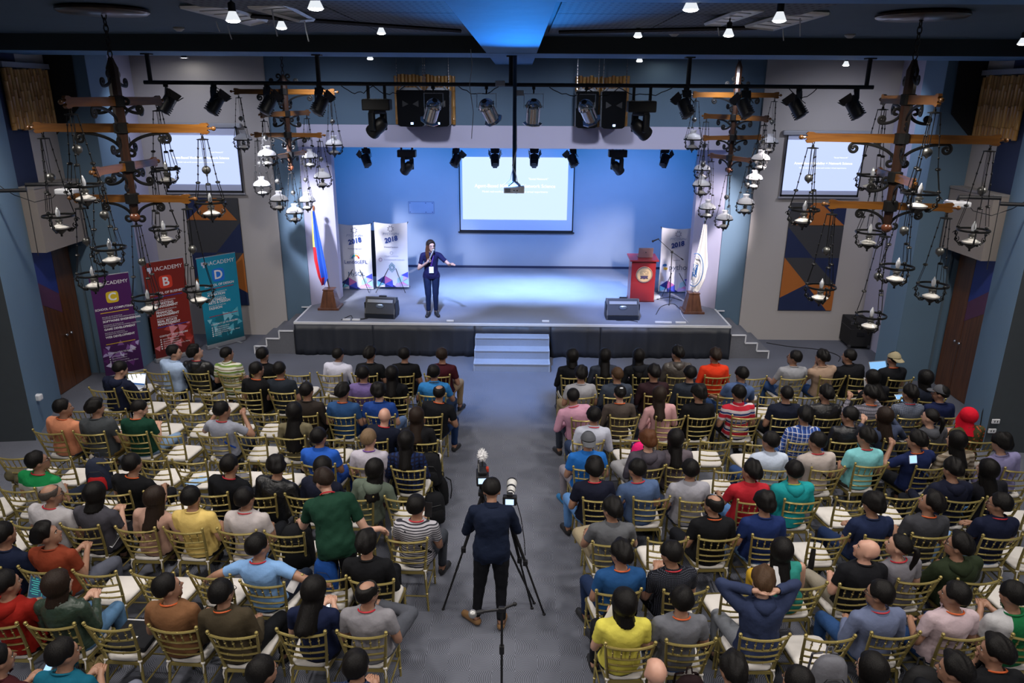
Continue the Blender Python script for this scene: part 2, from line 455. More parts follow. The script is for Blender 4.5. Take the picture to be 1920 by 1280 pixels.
# pleated black skirt
def skirt(x0, x1, seed):
    rnd = random.Random(seed); n = int((x1-x0)/0.045); vs = []; fs = []; rows = 5
    ph = [rnd.random()*6.28 for _ in range(4)]
    for i in range(n+1):
        x = x0+(x1-x0)*i/n
        for r in range(rows+1):
            t = r/rows
            w = (0.010+0.03*t)*(math.sin(x*7+ph[0]+t*1.3)+0.6*math.sin(x*15+ph[1]-t)+0.4*math.sin(x*33+ph[2]))
            vs.append((x, 14.43-0.02*t-abs(w)*0.9, ZS-0.03-(ZS-0.035)*t))
    for i in range(n):
        for r in range(rows):
            a = i*(rows+1)+r; fs.append((a, a+1, a+rows+2, a+rows+1))
    b = MB(); b.add(vs, fs); return b
skm = mat('black_skirt_cloth', (0.018, 0.021, 0.030), 0.5, noise=0.2, scale=5)
sk = empty('stage_skirt', (0, 0, 0)); tag(sk, 'black pleated cloth skirt hanging along the front of the stage', 'stage skirt')
for i, (a, b) in enumerate(((JL, -3.0), (-3.0, -0.9), (-0.9, 0.66), (0.66, 1.7), (1.7, JR))):
    s_ = skirt(a, b, i).build('cloth_panel', skm, sk, smooth=80)
    mo = s_.modifiers.new('thick', 'SOLIDIFY'); mo.thickness = 0.004
# side stairs, three treads each, white nosings
def stairs(name, xs, label, sgn):
    e = empty(name, (0, 0, 0)); tag(e, label, 'stairs')
    zz = [0.51, 0.34, 0.17]
    for k in range(3):
        a, b = sorted((xs[k], xs[k+1]))
        t = MB().box((a, 14.44, 0), (b, YW-0.06, zz[k])).build('step', carpet_stage2, e)
        MB().box((a, 14.42, zz[k]-0.02), (b, 14.445, zz[k]+0.008)).build('nosing', white_trim, t)
        xe = xs[k+1]
        lo = zz[k+1] if k < 2 else 0.0
        MB().box((xe-0.012, 14.42, lo), (xe+0.012, 14.445, zz[k])).build('nosing', white_trim, t)
    MB().box((min(xs[0], xs[0]+sgn*0.16), YW-0.10, ZS-0.02-0.0), (max(xs[0], xs[0]+sgn*0.16), YW-0.06, ZS)).build('nosing', white_trim, e)
carpet_stage2 = carpet_mat('stair_carpet', False, (0.16, 0.165, 0.19))
xl = [JL-0.03, at(524, 630, y=14.44).x, at(500, 640, y=14.44).x, at(478, 655, y=14.44).x]
stairs('side_stairs', xl, 'grey carpeted side steps with white edges left of the stage', -1)
xr = [JR+0.03, at(1397, 640, y=14.44).x, at(1419, 650, y=14.44).x, at(1441, 660, y=14.44).x]
stairs('side_stairs', xr, 'grey carpeted side steps with white edges right of the stage', 1)
# centre steps: three wide blocks
cs = empty('centre_steps', (0, 0, 0)); tag(cs, 'three wide carpeted steps with pale edges at the middle of the stage front', 'stairs')
cstep = carpet_mat('centre_step_carpet', False, (0.26, 0.30, 0.38))
pale = mat('pale_step_edge', (0.30, 0.34, 0.42), 0.8, noise=0.15, scale=60)
x0, x1 = at(890, 640, y=13.8).x, at(1030, 640, y=13.8).x
for k, (ya, zt) in enumerate(((13.52, 0.16), (13.82, 0.33), (14.12, 0.50))):
    w = 0.02 - 0.01*k
    t = MB().box((x0, ya, 0), (x1, 14.40, zt)).build('step', cstep, cs)
    MB().box((x0-0.003, ya-0.012, zt-0.015), (x1+0.003, ya+0.012, zt+0.006)).build('nosing', pale, t)
    for xx in (x0, x1): MB().box((xx-0.012, ya-0.008, zt-0.17), (xx+0.012, 14.38, zt+0.004)).build('edge_strip', pale, t)

# side walls with angled pilasters, recessed doors, bulkheads
def side(s, nm):
    # s=-1 left, +1 right
    X = abs(LX) if s < 0 else RX
    nx, nz_ = (7.50, 7.17)[s > 0], 10.30
    p2 = 7.42 if s < 0 else 7.20
    wh = 7.86 if s < 0 else 7.62
    def P(pts): return [(s*a, b) for a, b in pts]
    struct('wall_%s_near' % nm, MB().box((min(s*8.9, s*9.1), -7, 0), (max(s*8.9, s*9.1), 10.2, ZC)), slate)
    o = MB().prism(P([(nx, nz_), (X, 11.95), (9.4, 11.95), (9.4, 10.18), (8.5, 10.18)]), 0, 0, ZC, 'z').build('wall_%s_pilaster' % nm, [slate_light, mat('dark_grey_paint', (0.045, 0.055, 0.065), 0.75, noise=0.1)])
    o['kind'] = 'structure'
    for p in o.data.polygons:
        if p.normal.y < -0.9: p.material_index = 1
    struct('wall_%s_second_pilaster' % nm, MB().prism(P([(p2, 13.30), (p2-0.02, 13.98), (9.4, 13.98), (9.4, 13.24), (X, 13.24)]), 0, 0, ZC, 'z'), slate)
    struct('wall_%s_inner_face' % nm, MB().prism(P([(p2-0.002, 13.31), (p2-0.024, 13.98), (p2+0.05, 13.98), (p2+0.05, 13.31)]), 0, 0, ZC-0.002, 'z'), slate_light)
    struct('wall_%s_far' % nm, MB().box((min(s*wh, s*9.4), 13.98, 0), (max(s*wh, s*9.4), 15.75, ZC)), lilac)
    struct('wall_%s_door_recess' % nm, MB().box((min(s*(X+0.30), s*9.4), 11.9, 0), (max(s*(X+0.30), s*9.4), 13.3, 2.62)), black)
    struct('wall_%s_lintel' % nm, MB().box((min(s*(X-0.24), s*9.4), 11.96, 2.62), (max(s*(X-0.24), s*9.4), 13.22, 3.66)), brown)
    struct('wall_%s_ledge' % nm, MB().box((min(s*(X-0.25), s*9.4), 11.955, 3.66), (max(s*(X-0.25), s*9.4), 13.225, 3.70)), mat('ledge_paint', (0.24, 0.225, 0.22), 0.75, noise=0.06))
    # striped upper wall above the ledge
    xb = X
    q1, q2 = ((72, 340), (124, 328)) if s < 0 else ((1852, 358), (1801, 345))
    y1_, y2_ = at(*q1, x=s*xb).y, at(*q2, x=s*xb).y
    for k, (a, b, mm) in enumerate(((11.9, y1_, navy), (y1_, y2_, beige), (y2_, 13.3, slate))):
        struct('wall_%s_upper_stripe_%d' % (nm, k+1), MB().box((min(s*xb, s*9.4), a, 3.70), (max(s*xb, s*9.4), b, ZC)), mm)
    MB().prism([(s*X, ZC), (s*(X-0.50), ZC), (s*(X-0.46), 4.9), (s*X, 4.45)], 0, 13.225, 13.245, 'y').build('trim_2%d' % (s > 0), black)['kind'] = 'structure'  # flat black sheet painted in for the shaded gap beside the bamboo
    MB().box((min(s*(X-0.10), s*X), 12.0, 5.52), (max(s*(X-0.10), s*X), 13.2, 5.60)).build('trim_3%d' % (s > 0), mat('pale_rail', (.22, .24, .28), .6))['kind'] = 'structure'
    # door: two wooden leaves, painted blue and violet triangles at the top
    wd = wood_mat('dark_door_wood', (0.06, 0.022, 0.009), (0.14, 0.052, 0.02), 0.35, 5, 'Z')
    d = empty('door_1' if s < 0 else 'door_2', (0, 0, 0)); d['kind'] = 'structure'
    xd = X+0.10
    blue_p = mat('door_blue_paint', (0.018, 0.035, 0.20), 0.5, noise=0.1); vio = mat('door_violet_paint', (0.09, 0.03, 0.075), 0.5, noise=0.2)
    for k, (a, b) in enumerate(((11.97, 12.60), (12.615, 13.10))):
        leaf = MB().box((min(s*xd, s*(xd+0.05)), a, 0.01), (max(s*xd, s*(xd+0.05)), b, 2.60)).build('door_leaf', wd, d)
        if k == 0:
            MB().prism([(a, 2.6), (b, 2.6), (b, 1.75), (a, 2.15)], 0, s*(xd-0.004), s*(xd+0.01), 'x').build('painted_field', blue_p, leaf)
            MB().prism([(a, 2.15), (b, 1.75), (b, 1.40), (a, 1.75)], 0, s*(xd-0.004), s*(xd+0.01), 'x').build('painted_field', vio, leaf)
        MB().ball((s*(xd-0.04), b-0.06 if k == 0 else a+0.06, 1.0), 0.028).tube([(s*(xd-0.03), b-0.06 if k == 0 else a+0.06, 1.0), (s*xd, b-0.06 if k == 0 else a+0.06, 1.0)], 0.012).build('door_knob', steel, leaf, smooth=50)
    # light metal edge of the frame
    MB().box((min(s*X, s*(X+0.03)), 13.20, 0), (max(s*X, s*(X+0.03)), 13.235, 2.62)).build('trim_1%d' % (0 if s < 0 else 1), mat('frame_grey', (0.10, 0.14, 0.18), 0.5), None)['kind'] = 'structure'
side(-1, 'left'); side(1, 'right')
struct('wall_rear', MB().box((-9.1, -7, 0), (9.1, -6.8, ZC)), beige)

# bamboo panels ---------------------------------------------------------
bam = [wood_mat('bamboo_%d' % i, c1, c2, 0.45, 6, 'Z', 0.2) for i, (c1, c2) in enumerate((((.28, .13, .03), (.48, .26, .065)), ((.22, .095, .022), (.40, .20, .05)), ((.34, .17, .045), (.55, .32, .09))))]
def culm_mesh(h, r, m):
    b = MB(); pr = []; z = 0.0; rnd = random.Random(int(h*1000)+len(m.name)+ord(m.name[-1]))
    pr.append((r*0.98, 0)); nxt = rnd.uniform(0.08, 0.3)
    while nxt < h-0.03:
        pr += [(r*0.97, nxt-0.012), (r*1.10, nxt-0.004), (r*0.90, nxt), (r*1.08, nxt+0.005), (r*0.97, nxt+0.014)]
        nxt += rnd.uniform(0.24, 0.36)
    pr.append((r*0.98, h))
    return b.lathe(pr, 8).mesh('bamboo_pole', m, 50)
def bamboo_panel(label, org, dirx, n, r, h, frame=True, fm=None):
    e = empty('bamboo_panel', org); tag(e, label, 'wall panel')
    ms = [culm_mesh(h, r, m) for m in bam]
    d = Vector(dirx).normalized()
    for i in range(n):
        p = d*(i*r*2.02+r)
        inst('bamboo_pole', ms[(i*7+i//3) % 3], e, (p.x, p.y, random.uniform(-0.02, 0.02)), (0, 0, random.random()*6))
    w = d*(n*r*2.02)
    nrm = Vector((-d.y, d.x, 0))*(-r*0.2)
    for z in (0.05, h-0.05):
        MB().tube([Vector((0, 0, z))+nrm, w+Vector((0, 0, z))+nrm], 0.012, 6).build('cross_batten', bam[1], e)
    return e
# left and right high panels on the side walls
xbp = 8.09+0.36
pA = at(98, 236, x=-xbp+0.0); 
bamboo_panel('tall bamboo pole panel high on the left side wall', (-8.035, 12.02, 4.58), (0, 1, 0), 14, 0.041, 0.93)
bamboo_panel('tall bamboo pole panel high on the right side wall', (7.775, 12.02, 4.54), (0, 1, 0), 14, 0.041, 0.96)
# panels behind the hanging speakers
yl = YW-0.06
for (px0, px1, pt, pb, lab) in ((742, 858, 140, 234, 'reddish bamboo panel on the blue header behind the left speaker pair'), (1076, 1187, 143, 240, 'bamboo panel on the blue header behind the right speaker pair')):
    a = at(px0, pb, y=yl); b = at(px1, pt, y=yl); r = 0.036; n = int((b.x-a.x)/(r*2.02))
    bamboo_panel(lab, (a.x, yl, a.z+0.03), (1, 0, 0), n, r, at(px0, pt, y=yl).z-a.z-0.03)

# geometric painted panels under the side screens ------------------------
org_ = mat('orange_paint', (0.42, 0.13, 0.022), 0.6, noise=0.06); nv2 = mat('deep_navy_paint', (0.010, 0.020, 0.075), 0.6, noise=0.06); chr_ = mat('charcoal_paint', (0.045, 0.045, 0.05), 0.6, noise=0.06)
def geo_panel(label, x0, x1, z0, z1, flip):
    e = empty('geometric_wall_panel', (x0, YW-0.05, z0)); tag(e, label, 'wall art')
    w, h = x1-x0, z1-z0
    MB().box((0, -0.02, 0), (w, 0.0, h)).build('backing_board', chr_, e)
    # unit square layout, four bands from the bottom
    T = [ (org_, [(0, .50), (.46, .25), (0, .02+.10)]), (nv2, [(0, .12), (.46, .25), (.90, 0), (0, 0)]), (org_, [(.46, .25), (1, .25), (1, 0), (.90, 0)]),
          (chr_, [(0, .50), (.50, .50), (1, .25), (.46, .25)]), (nv2, [(.50, .50), (1, .50), (1, .25)]),
          (nv2, [(0, .50), (0, .78), (.52, .50)]), (chr_, [(0, .78), (1, .78), (1, .50), (.52, .50)]),
          (org_, [(.05, .80), (1, .80), (.52, 1.0), (.4, 1.0)]), (nv2, [(1, .80), (1, 1), (.52, 1)]), (chr_, [(0, .80), (.4, 1), (0, 1)])]
    for m, poly in T:
        q = [((1-a if flip else a)*w, b*h) for a, b in poly]
        MB().prism(q, 0, -0.028, -0.0195, 'y').build('painted_facet', m, e)
geo_panel('orange, navy and charcoal geometric panel under the right screen', 5.73, 6.90, 0.70, 3.05, False)
geo_panel('orange, navy and charcoal geometric panel behind the left roll-up banners', -7.10, -5.98, 0.70, 3.05, True)

# projection screens -----------------------------------------------------
scr_blue = emitmat('projected_slide_side', (0.52, 0.62, 1.0), 1.05)
scr_main = emitmat('projected_slide_main', (0.63, 0.80, 1.0), 1.0)
scr_txt = emitmat('projected_white_text', (1.0, 1.0, 1.0), 1.15)
cloth_w = mat('screen_cloth', (0.55, 0.60, 0.80), 0.7, noise=0)
def proj_screen(label, c, w, h, img, m, housing=True):
    """c: bottom centre; img: (x0,x1,z0,z1) of the lit picture in screen coordinates"""
    e = empty('projection_screen', c); tag(e, label, 'projection screen')
    MB().box((-w/2, 0, 0), (w/2, 0.012, h)).build('screen_cloth', cloth_w, e)
    bm_ = MB(); t = 0.05
    bm_.box((-w/2, -0.004, 0), (-w/2+t*.6, 0.0, h)).box((w/2-t*.6, -0.004, 0), (w/2, 0.0, h)).box((-w/2, -0.004, 0), (w/2, 0.0, t))
    bm_.build('black_border', black, e)
    MB().rbox((0, 0, -0.012), (w+0.08, 0.035, 0.035), 0.008).build('bottom_bar', black if not housing else mat('grey_bar', (.3, .3, .34), .4), e)
    if housing: MB().rbox((0, 0.0, h+0.03), (w+0.18, 0.10, 0.09), 0.02).build('roller_case', mat('case_grey', (0.33, 0.34, 0.38), 0.5), e)
    pic = MB().box((img[0], -0.010, img[2]), (img[1], -0.005, img[3])).build('projected_picture', m, e)
    W_ = img[1]-img[0]; cx = (img[0]+img[1])/2; zc = img[2]+(img[3]-img[2])*0.50
    H_ = img[3]-img[2]
    put_text('Agent-Based Modeling + Network Science', W_*0.0445, scr_txt, pic, (cx, -0.013, img[2]+H_*0.545), bold=0.0012)
    put_text('Model real-world scenarios and conduct virtual experiments', W_*0.0255, scr_txt, pic, (cx, -0.013, img[2]+H_*0.455))
    put_text('"Social Network"', W_*0.027, scr_txt, pic, (cx+W_*0.22, -0.013, img[2]+H_*0.66))
    return e
ys_ = YB-0.04
a = at(862, 434, y=ys_); b = at(1074, 436, y=ys_); tp = at(960, 284, y=ys_).z
sw = b.x-a.x; cx = (a.x+b.x)/2; z0 = (a.z+b.z)/2
i0 = at(868, 411, y=ys_); i1 = at(1066, 297, y=ys_)
proj_screen('large bright projection screen on the blue stage back wall', (cx, ys_, z0), sw, 4.02-z0, (i0.x-cx, i1.x-cx, i0.z-z0, i1.z-z0+0.02), scr_main, False)
ysd = YW-0.10
for (tl, tr, bl, brr, il, ir, lab) in (((297, 235), (449, 240), (313, 361), (457, 361), (300, 253), (455, 346), 'projection screen on the beige wall left of the stage'), ((1470, 246), (1618, 258), (1462, 369), (1608, 372), (1466, 262), (1611, 358), 'projection screen on the beige wall right of the stage')):
    A = at(*bl, y=ysd); B = at(*brr, y=ysd); T_ = at(*tl, y=ysd)
    w = B.x-A.x; c = (A.x+B.x)/2
    hz = (at(*tl, y=ysd).z+at(*tr, y=ysd).z)/2-A.z
    i0 = at(*il, y=ysd); i1 = at(*ir, y=ysd)
    proj_screen(lab, (c, ysd, A.z), w, hz, (-w/2+0.03, w/2-0.04, i1.z-A.z, i0.z-A.z), scr_blue)
# ================================================================= CEILING FIXTURES
glow = emitmat('lamp_glow', (1.0, 0.97, 0.90), 30)
glass_w = mat('frosted_reflector', (0.75, 0.78, 0.82), 0.25, 0.2, noise=0, emit=(0.9, 0.95, 1), estr=0.8)
# MR16-style spot with stem, ribbed reflector and glowing lens
def make_spot():
    e = empty('ceiling_spotlight')
    MB().lathe([(0.035, 0.0), (0.035, 0.07), (0.022, 0.08), (0.010, 0.085), (0.010, 0.22)], 14).build('socket', rail_m, e, 50)
    b = MB(); n = 20; pr = [(0.030, 0.005), (0.045, -0.03), (0.066, -0.075), (0.070, -0.080)]
    b.lathe(pr, n); b.build('reflector', glass_w, e, 20)
    MB().ball((0, 0, -0.080), (0.062, 0.062, 0.018), 14, 6).build('lens', glow, e, 60)
    return e
sp0 = make_spot()
spots = [(437, 38, 5.9, 'above the left large chandelier, beside the tilted white hatch'), (528, 52, 8.0, 'hanging just below the left end of the black ceiling track'), (592, 15, 5.4, 'nearest the top edge left of the centre beam'),
         (715, 62, 9.6, 'on the left track close to the centre beam'), (694, 110, 12.9, 'small and far, left of the hanging speakers'),
         (1295, 17, 5.4, 'nearest the top edge right of the centre beam'), (1196, 68, 9.6, 'on the right track close to the centre beam'), (1366, 66, 8.0, 'hanging below the right end of the black track'),
         (1461, 38, 6.2, 'beside the tilted white hatch on the right'), (1199, 114, 12.9, 'small and far, above the right speaker pair'), (1586, 122, 12.9, 'small and far, above the right projection screen'), (1917, 82, 9.0, 'at the far right edge of the ceiling')]
for i, (px, py, Y, lab) in enumerate(spots):
    p = at(px, py, y=Y)
    zc = min(p.z, 5.86)
    if p.z > 5.86: p = at(px, py, z=5.86)
    o = sp0 if i == 0 else copy_tree(sp0)
    o.location = (p.x, p.y, p.z+0.06)
    tag(o, 'glowing ceiling spotlight '+lab, 'spotlight', 'ceiling spotlights'); o.scale = (.8,)*3
    h = ZC-(p.z+0.06)-0.20
    if h > 0.02: MB().tube([(0, 0, 0.20), (0, 0, 0.20+h)], 0.008, 6).build('stem', rail_m, o)
    l = lamp('SPOT', (p.x, p.y, p.z-0.06), (p.x, p.y+0.01, 0), 60, (1, .95, .88), 0.06, 100, 1.0)
    l.parent = None
# flush glints far on the ceiling: recessed downlights
dl = empty('recessed_downlight'); MB().lathe([(0.085, 0.0), (0.085, -0.012), (0.06, -0.012), (0.055, 0.0)], 18).build('trim_ring', white_trim, dl, 50); MB().lathe([(0.0, -0.006), (0.055, -0.006)], 18).build('lens', glow, dl)
for i, (px, py, lab) in enumerate(((345, 107.5, 'left, over the left screen'), (1246, 108, 'right of the centre beam'), (1717, 120.5, 'far right near the large chandelier stem'))):
    p = at(px, py, z=5.94)
    p = at(px, py, y=min(p.y, 15.3))
    o = dl if i == 0 else copy_tree(dl); o.location = (p.x, p.y, min(p.z, 5.95))
    MB().tube([(0, 0, 0), (0, 0, ZC-o.location.z)], .05, 10).build('stem', rail_m, o)
    o['label'] = 'small recessed downlight near the front wall, '+lab; o['category'] = 'downlight'; o['group'] = 'recessed downlights'
# ceiling tracks
for (pa, pb, lab) in (((470, 30), (864, 58), 'left of the centre beam'), ((1048, 60), (1420, 52), 'right of the centre beam')):
    A = at(*pa, y=8.6); B = at(*pb, y=10.6)
    z = 5.90
    A = at(*pa, z=z); B = at(*pb, z=z)
    o = MB().tube([A, B], 0.022, 4).build('ceiling_track', rail_m); tag(o, 'black ceiling light track '+lab, 'light track')
# tilted white slotted hatches (air diffusers) with hanging ties
hm = mat('white_enamel', (0.62, 0.63, 0.62), 0.3, 0.1, noise=0.04)
def hatch(label, quad, ties):
    P = [at(px, py, z=z) for px, py, z in quad]
    e = empty('air_diffuser', tuple(P[0])); tag(e, label, 'air diffuser')
    q = [p-P[0] for p in P]
    def lerp(u, v): return (q[0]*(1-u)+q[1]*u)*(1-v)+(q[3]*(1-u)+q[2]*u)*v
    up = Vector((0, 0, 0.02))
    for k in range(5):
        v0, v1 = k/5+0.02, (k+1)/5-0.03
        c = [lerp(0.03, v0), lerp(0.97, v0), lerp(0.97, v1), lerp(0.03, v1)]
        MB().add(c+[x+up for x in c], [(0,1,2,3), (7,6,5,4), (0,4,5,1), (1,5,6,2), (2,6,7,3), (3,7,4,0)]).build('slat', hm, e)
    f = MB()
    for a, b in ((0, 1), (1, 2), (2, 3), (3, 0)): f.tube([q[a]+up*0.5, q[b]+up*0.5], 0.022, 4)
    f.build('frame', hm, e)
    for (px, py, dz) in ties:
        t = at(px, py, z=5.86)-P[0]
        MB().tube([t, t+Vector((0.01, 0, -dz*0.5)), t+Vector((0.025, 0.01, -dz))], 0.007, 5).build('hanging_tie', white_trim, e)
hatch('white slotted air diffuser hanging open, far left of the two left diffusers', ((338, 14, 5.92), (420, 12, 5.94), (500, 40, 5.88), (470, 47, 5.84)), ((427, 48, 0.14), (405, 40, 0.10)))
hatch('white slotted air diffuser beside the centre-left ceiling track', ((466, 14, 5.92), (530, 8, 5.94), (588, 38, 5.88), (560, 40, 5.84)), ((510, 18, 0.22), (571, 38, 0.20)))
hatch('white slotted air diffuser beside the centre-right ceiling track', ((1322, 46, 5.86), (1352, 47, 5.86), (1432, 20, 5.93), (1395, 17, 5.94)), ((1346, 52, 0.08),))
hatch('white slotted air diffuser hanging open, far right of the two right diffusers', ((1398, 50, 5.86), (1450, 56, 5.84), (1554, 26, 5.93), (1490, 22, 5.95)), ((1500, 34, 0.16), (1468, 54, 0.12)))
for (px, py, lab) in ((335, 51, 'left of the left air diffusers'), (1594, 64, 'right of the right air diffusers'), (1264, 61, 'right of the centre beam')):
    p = at(px, py, z=ZC)
    o = MB().lathe([(0.07, 0), (0.07, -0.02), (0.05, -0.035), (0.03, -0.05), (0.0, -0.052)], 14).build('smoke_detector', mat('detector_plastic', (0.45, 0.42, 0.36), 0.5), None, 50)
    o.location = p; tag(o, 'round cream smoke detector on the ceiling '+lab, 'smoke detector')

# ================================================================= LIGHTING BAR
YP = 12.12
A = at(270, 152, y=YP); B = at(1637, 166, y=YP); ZP = (A.z+B.z)/2
bar = MB().tube([(A.x, YP, ZP), (B.x, YP, ZP)], 0.032, 10).build('lighting_bar', rail_m, None, 60); tag(bar, 'long black steel lighting bar hung across the hall below the beam', 'lighting bar')
def barx(px): return at(px, 158, y=YP).x
for px in (283, 598, 958, 1290, 1625):
    x = barx(px); MB().tube([(x, YP, ZP), (x, YP, ZB+0.01)], 0.035, 8).box((x-0.07, YP-0.07, ZB-0.02), (x+0.07, YP+0.07, ZB)).build('drop_rod', rail_m, bar)
# cables looping along the bar
rnd = random.Random(3)
for (x0, x1) in ((640, 700), (1030, 1110), (1100, 1160), (1160, 1260), (1480, 1530), (700, 760), (860, 935)):
    a_, b_ = barx(x0), barx(x1); pts = []
    for i in range(11):
        t = i/10; pts.append((a_+(b_-a_)*t, YP-0.02+0.03*math.sin(t*5), ZP-0.03-0.13*math.sin(math.pi*t)*rnd.uniform(.7, 1.1)))
    MB().tube(pts, 0.007, 5).build('cable', black, bar)
jb = mat('junction_box_grey', (0.35, 0.36, 0.36), 0.5)
for px, dz in ((938, 0.02), (973, -0.12)):
    MB().rbox((barx(px), YP-0.05, ZP+dz), (0.15, 0.07, 0.08), 0.008).build('junction_box', jb, bar)
# -- black fresnel cans
blk = mat('satin_black_can', (0.010, 0.011, 0.013), 0.45, 0.2, noise=0)
def make_can():
    e = empty('stage_can_light')
    y = MB()
    y.tube([(0, 0, 0), (0, 0, -0.07)], 0.012, 6)
    y.tube([(-0.11, 0, -0.24), (-0.11, 0, -0.075), (0.11, 0, -0.075), (0.11, 0, -0.24)], 0.011, 5)
    y.box((-0.025, -0.035, -0.02), (0.025, 0.035, 0.045))
    y.build('yoke', blk, e)
    b = MB(); b.M = Matrix.Translation((0, 0, -0.26)) @ Euler((R_(55), 0, 0)).to_matrix().to_4x4()
    b.lathe([(0.06, -0.17), (0.09, -0.15), (0.10, -0.02), (0.10, 0.10), (0.085, 0.10)], 14, axis='y')
    for k in range(4): b.box((-0.05, -0.16+k*0.035, -0.108), (0.05, -0.145+k*0.035, 0.108))
    b.build('housing', blk, e, 40)
    d = MB(); d.M = b.M.copy()
    for a in range(4):
        q = Matrix.Rotation(a*math.pi/2, 4, 'Y'); M0 = d.M.copy(); d.M = M0 @ q
        d.add([(-0.09, 0.10, 0.098), (0.09, 0.10, 0.098), (0.105, 0.20, 0.145), (-0.105, 0.20, 0.145)], [(0, 1, 2, 3)]); d.M = M0
    o = d.build('barn_door', blk, e); mo = o.modifiers.new('t', 'SOLIDIFY'); mo.thickness = 0.004
    MB().tube([(0.03, 0.0, 0.0), (0.12, 0.02, -0.05), (0.16, 0.04, -0.14), (0.10, -0.08, -0.2)], 0.006, 5).build('cable', black, e)
    return e
can0 = make_can(); first = [True]
def place(proto, flag, loc, rz, label, cat, group):
    o = proto if flag[0] else copy_tree(proto); flag[0] = False
    o.location = loc; o.rotation_euler = (0, 0, rz); tag(o, label, cat, group); return o
cans = [(310, 60, 'leftmost on the lighting bar, behind the large chandelier arm'), (400, 40, 'second from the left end of the bar'), (500, 40, 'left of the small left chandelier trunk'), (598, 35, 'right of the small left chandelier trunk'),
        (1288, -35, 'left of the small right chandelier trunk'), (1400, -30, 'right of the small right chandelier trunk'), (1500, -45, 'second from the right end of the bar'), (1608, -45, 'rightmost on the lighting bar')]
for px, rz, lab in cans:
    place(can0, first, (barx(px), YP, ZP-0.045), R_(-rz), 'black can stage light, '+lab, 'stage light', 'black can lights on the bar')
# small cans under the header, inside the stage
yh = 16.4
for px, py, rz, lab in ((685, 283, 40, 'leftmost under the stage header'), (855, 283, -40, 'at the left edge of the big screen'), (928, 283, 5, 'in front of the big screen, left of the projector pole'), (1002, 283, -5, 'in front of the big screen, right of the projector pole'), (1074, 283, 40, 'at the right edge of the big screen'), (1248, 283, -30, 'rightmost under the stage header')):
    p = at(px, py-6, y=yh)
    o = place(can0, first, (p.x, yh, p.z), R_(rz)+math.pi*0, 'small black can light '+lab, 'stage light', 'can lights under the stage header')
    o.scale = (0.95,)*3
# -- chrome par cans
chrome = mat('chrome_can', (0.80, 0.80, 0.82), 0.16, 1.0, noise=0.1, scale=20, bump=0.02)
def make_par(name='chrome_par_light'):
    e = empty(name)
    y = MB(); y.tube([(0, 0, 0.02), (0, 0, -0.09)], 0.014, 6); y.box((-0.025, -0.035, -0.03), (0.025, 0.035, 0.04)); y.build('clamp', blk, e)
    y = MB(); y.box((-0.185, -0.012, -0.095), (0.185, 0.012, -0.088)); y.box((-0.185, -0.012, -0.30), (-0.178, 0.012, -0.088)); y.box((0.178, -0.012, -0.30), (0.185, 0.012, -0.088)); y.build('yoke', mat('pale_yoke', (0.6, 0.62, 0.66), 0.3, 0.8), e)
    body = empty('tilt', parent=e)
    return e, body
def par(loc, rz, tilt, label):
    e = empty('chrome_par_light', loc, rz); tag(e, label, 'stage light', 'chrome par lights on the bar')
    y = MB(); y.tube([(0, 0, 0.02), (0, 0, -0.09)], 0.014, 6); y.box((-0.025, -0.035, -0.03), (0.025, 0.035, 0.04)); y.build('clamp', blk, e)
    y = MB(); y.box((-0.155, -0.012, -0.095), (0.155, 0.012, -0.086)); y.box((-0.155, -0.012, -0.30), (-0.147, 0.012, -0.088)); y.box((0.147, -0.012, -0.30), (0.155, 0.012, -0.088)); y.build('yoke', mat('pale_yoke', (0.6, 0.62, 0.66), 0.3, 0.8), e)
    b = MB(); b.M = Matrix.Translation((0, 0, -0.28)) @ Euler((R_(tilt[0]), R_(tilt[1]), 0)).to_matrix().to_4x4()
    pr = [(0.0, 0.12)]+[(0.125*math.sin(t*math.pi/16), 0.125*math.cos(t*math.pi/16)-0.005) for t in range(1, 9)]+[(0.130, -0.01), (0.112, -0.02), (0.108, -0.25), (0.125, -0.26)]
    b.lathe(pr, 20); bd = b.build('can_body', chrome, e, 35)
    f = MB(); f.M = b.M.copy(); f.lathe([(0.112, -0.25), (0.155, -0.262), (0.155, -0.275), (0.10, -0.275)], 8); f.build('filter_frame', chrome, bd)
    c = MB(); c.M = b.M.copy(); c.lathe([(0.045, 0.105), (0.040, 0.125), (0.0, 0.127)], 14, (0.0, -0.03, 0)); c.build('end_cap', black, bd)
    v = MB(); v.M = b.M.copy()
    for k in range(12):
        a = k*math.pi/6; v.cbox((0.1315*math.cos(a), 0.1315*math.sin(a), 0.012), (0.01, 0.01, 0.02))
    v.build('vent_slots', black, bd)
    return e
for px, rz, tl, lab in ((812, 25, (22, 0), 'over the left speaker pair'), (912, -32, (24, 0), 'left of the centre pole'), (1001, 3, (14, 0), 'right of the centre pole'), (1100, -35, (26, 0), 'over the right speaker pair')):
    par((barx(px), YP, ZP-0.04), R_(-rz*0.2), (tl[0], rz*0.9), 'polished chrome par light '+lab)
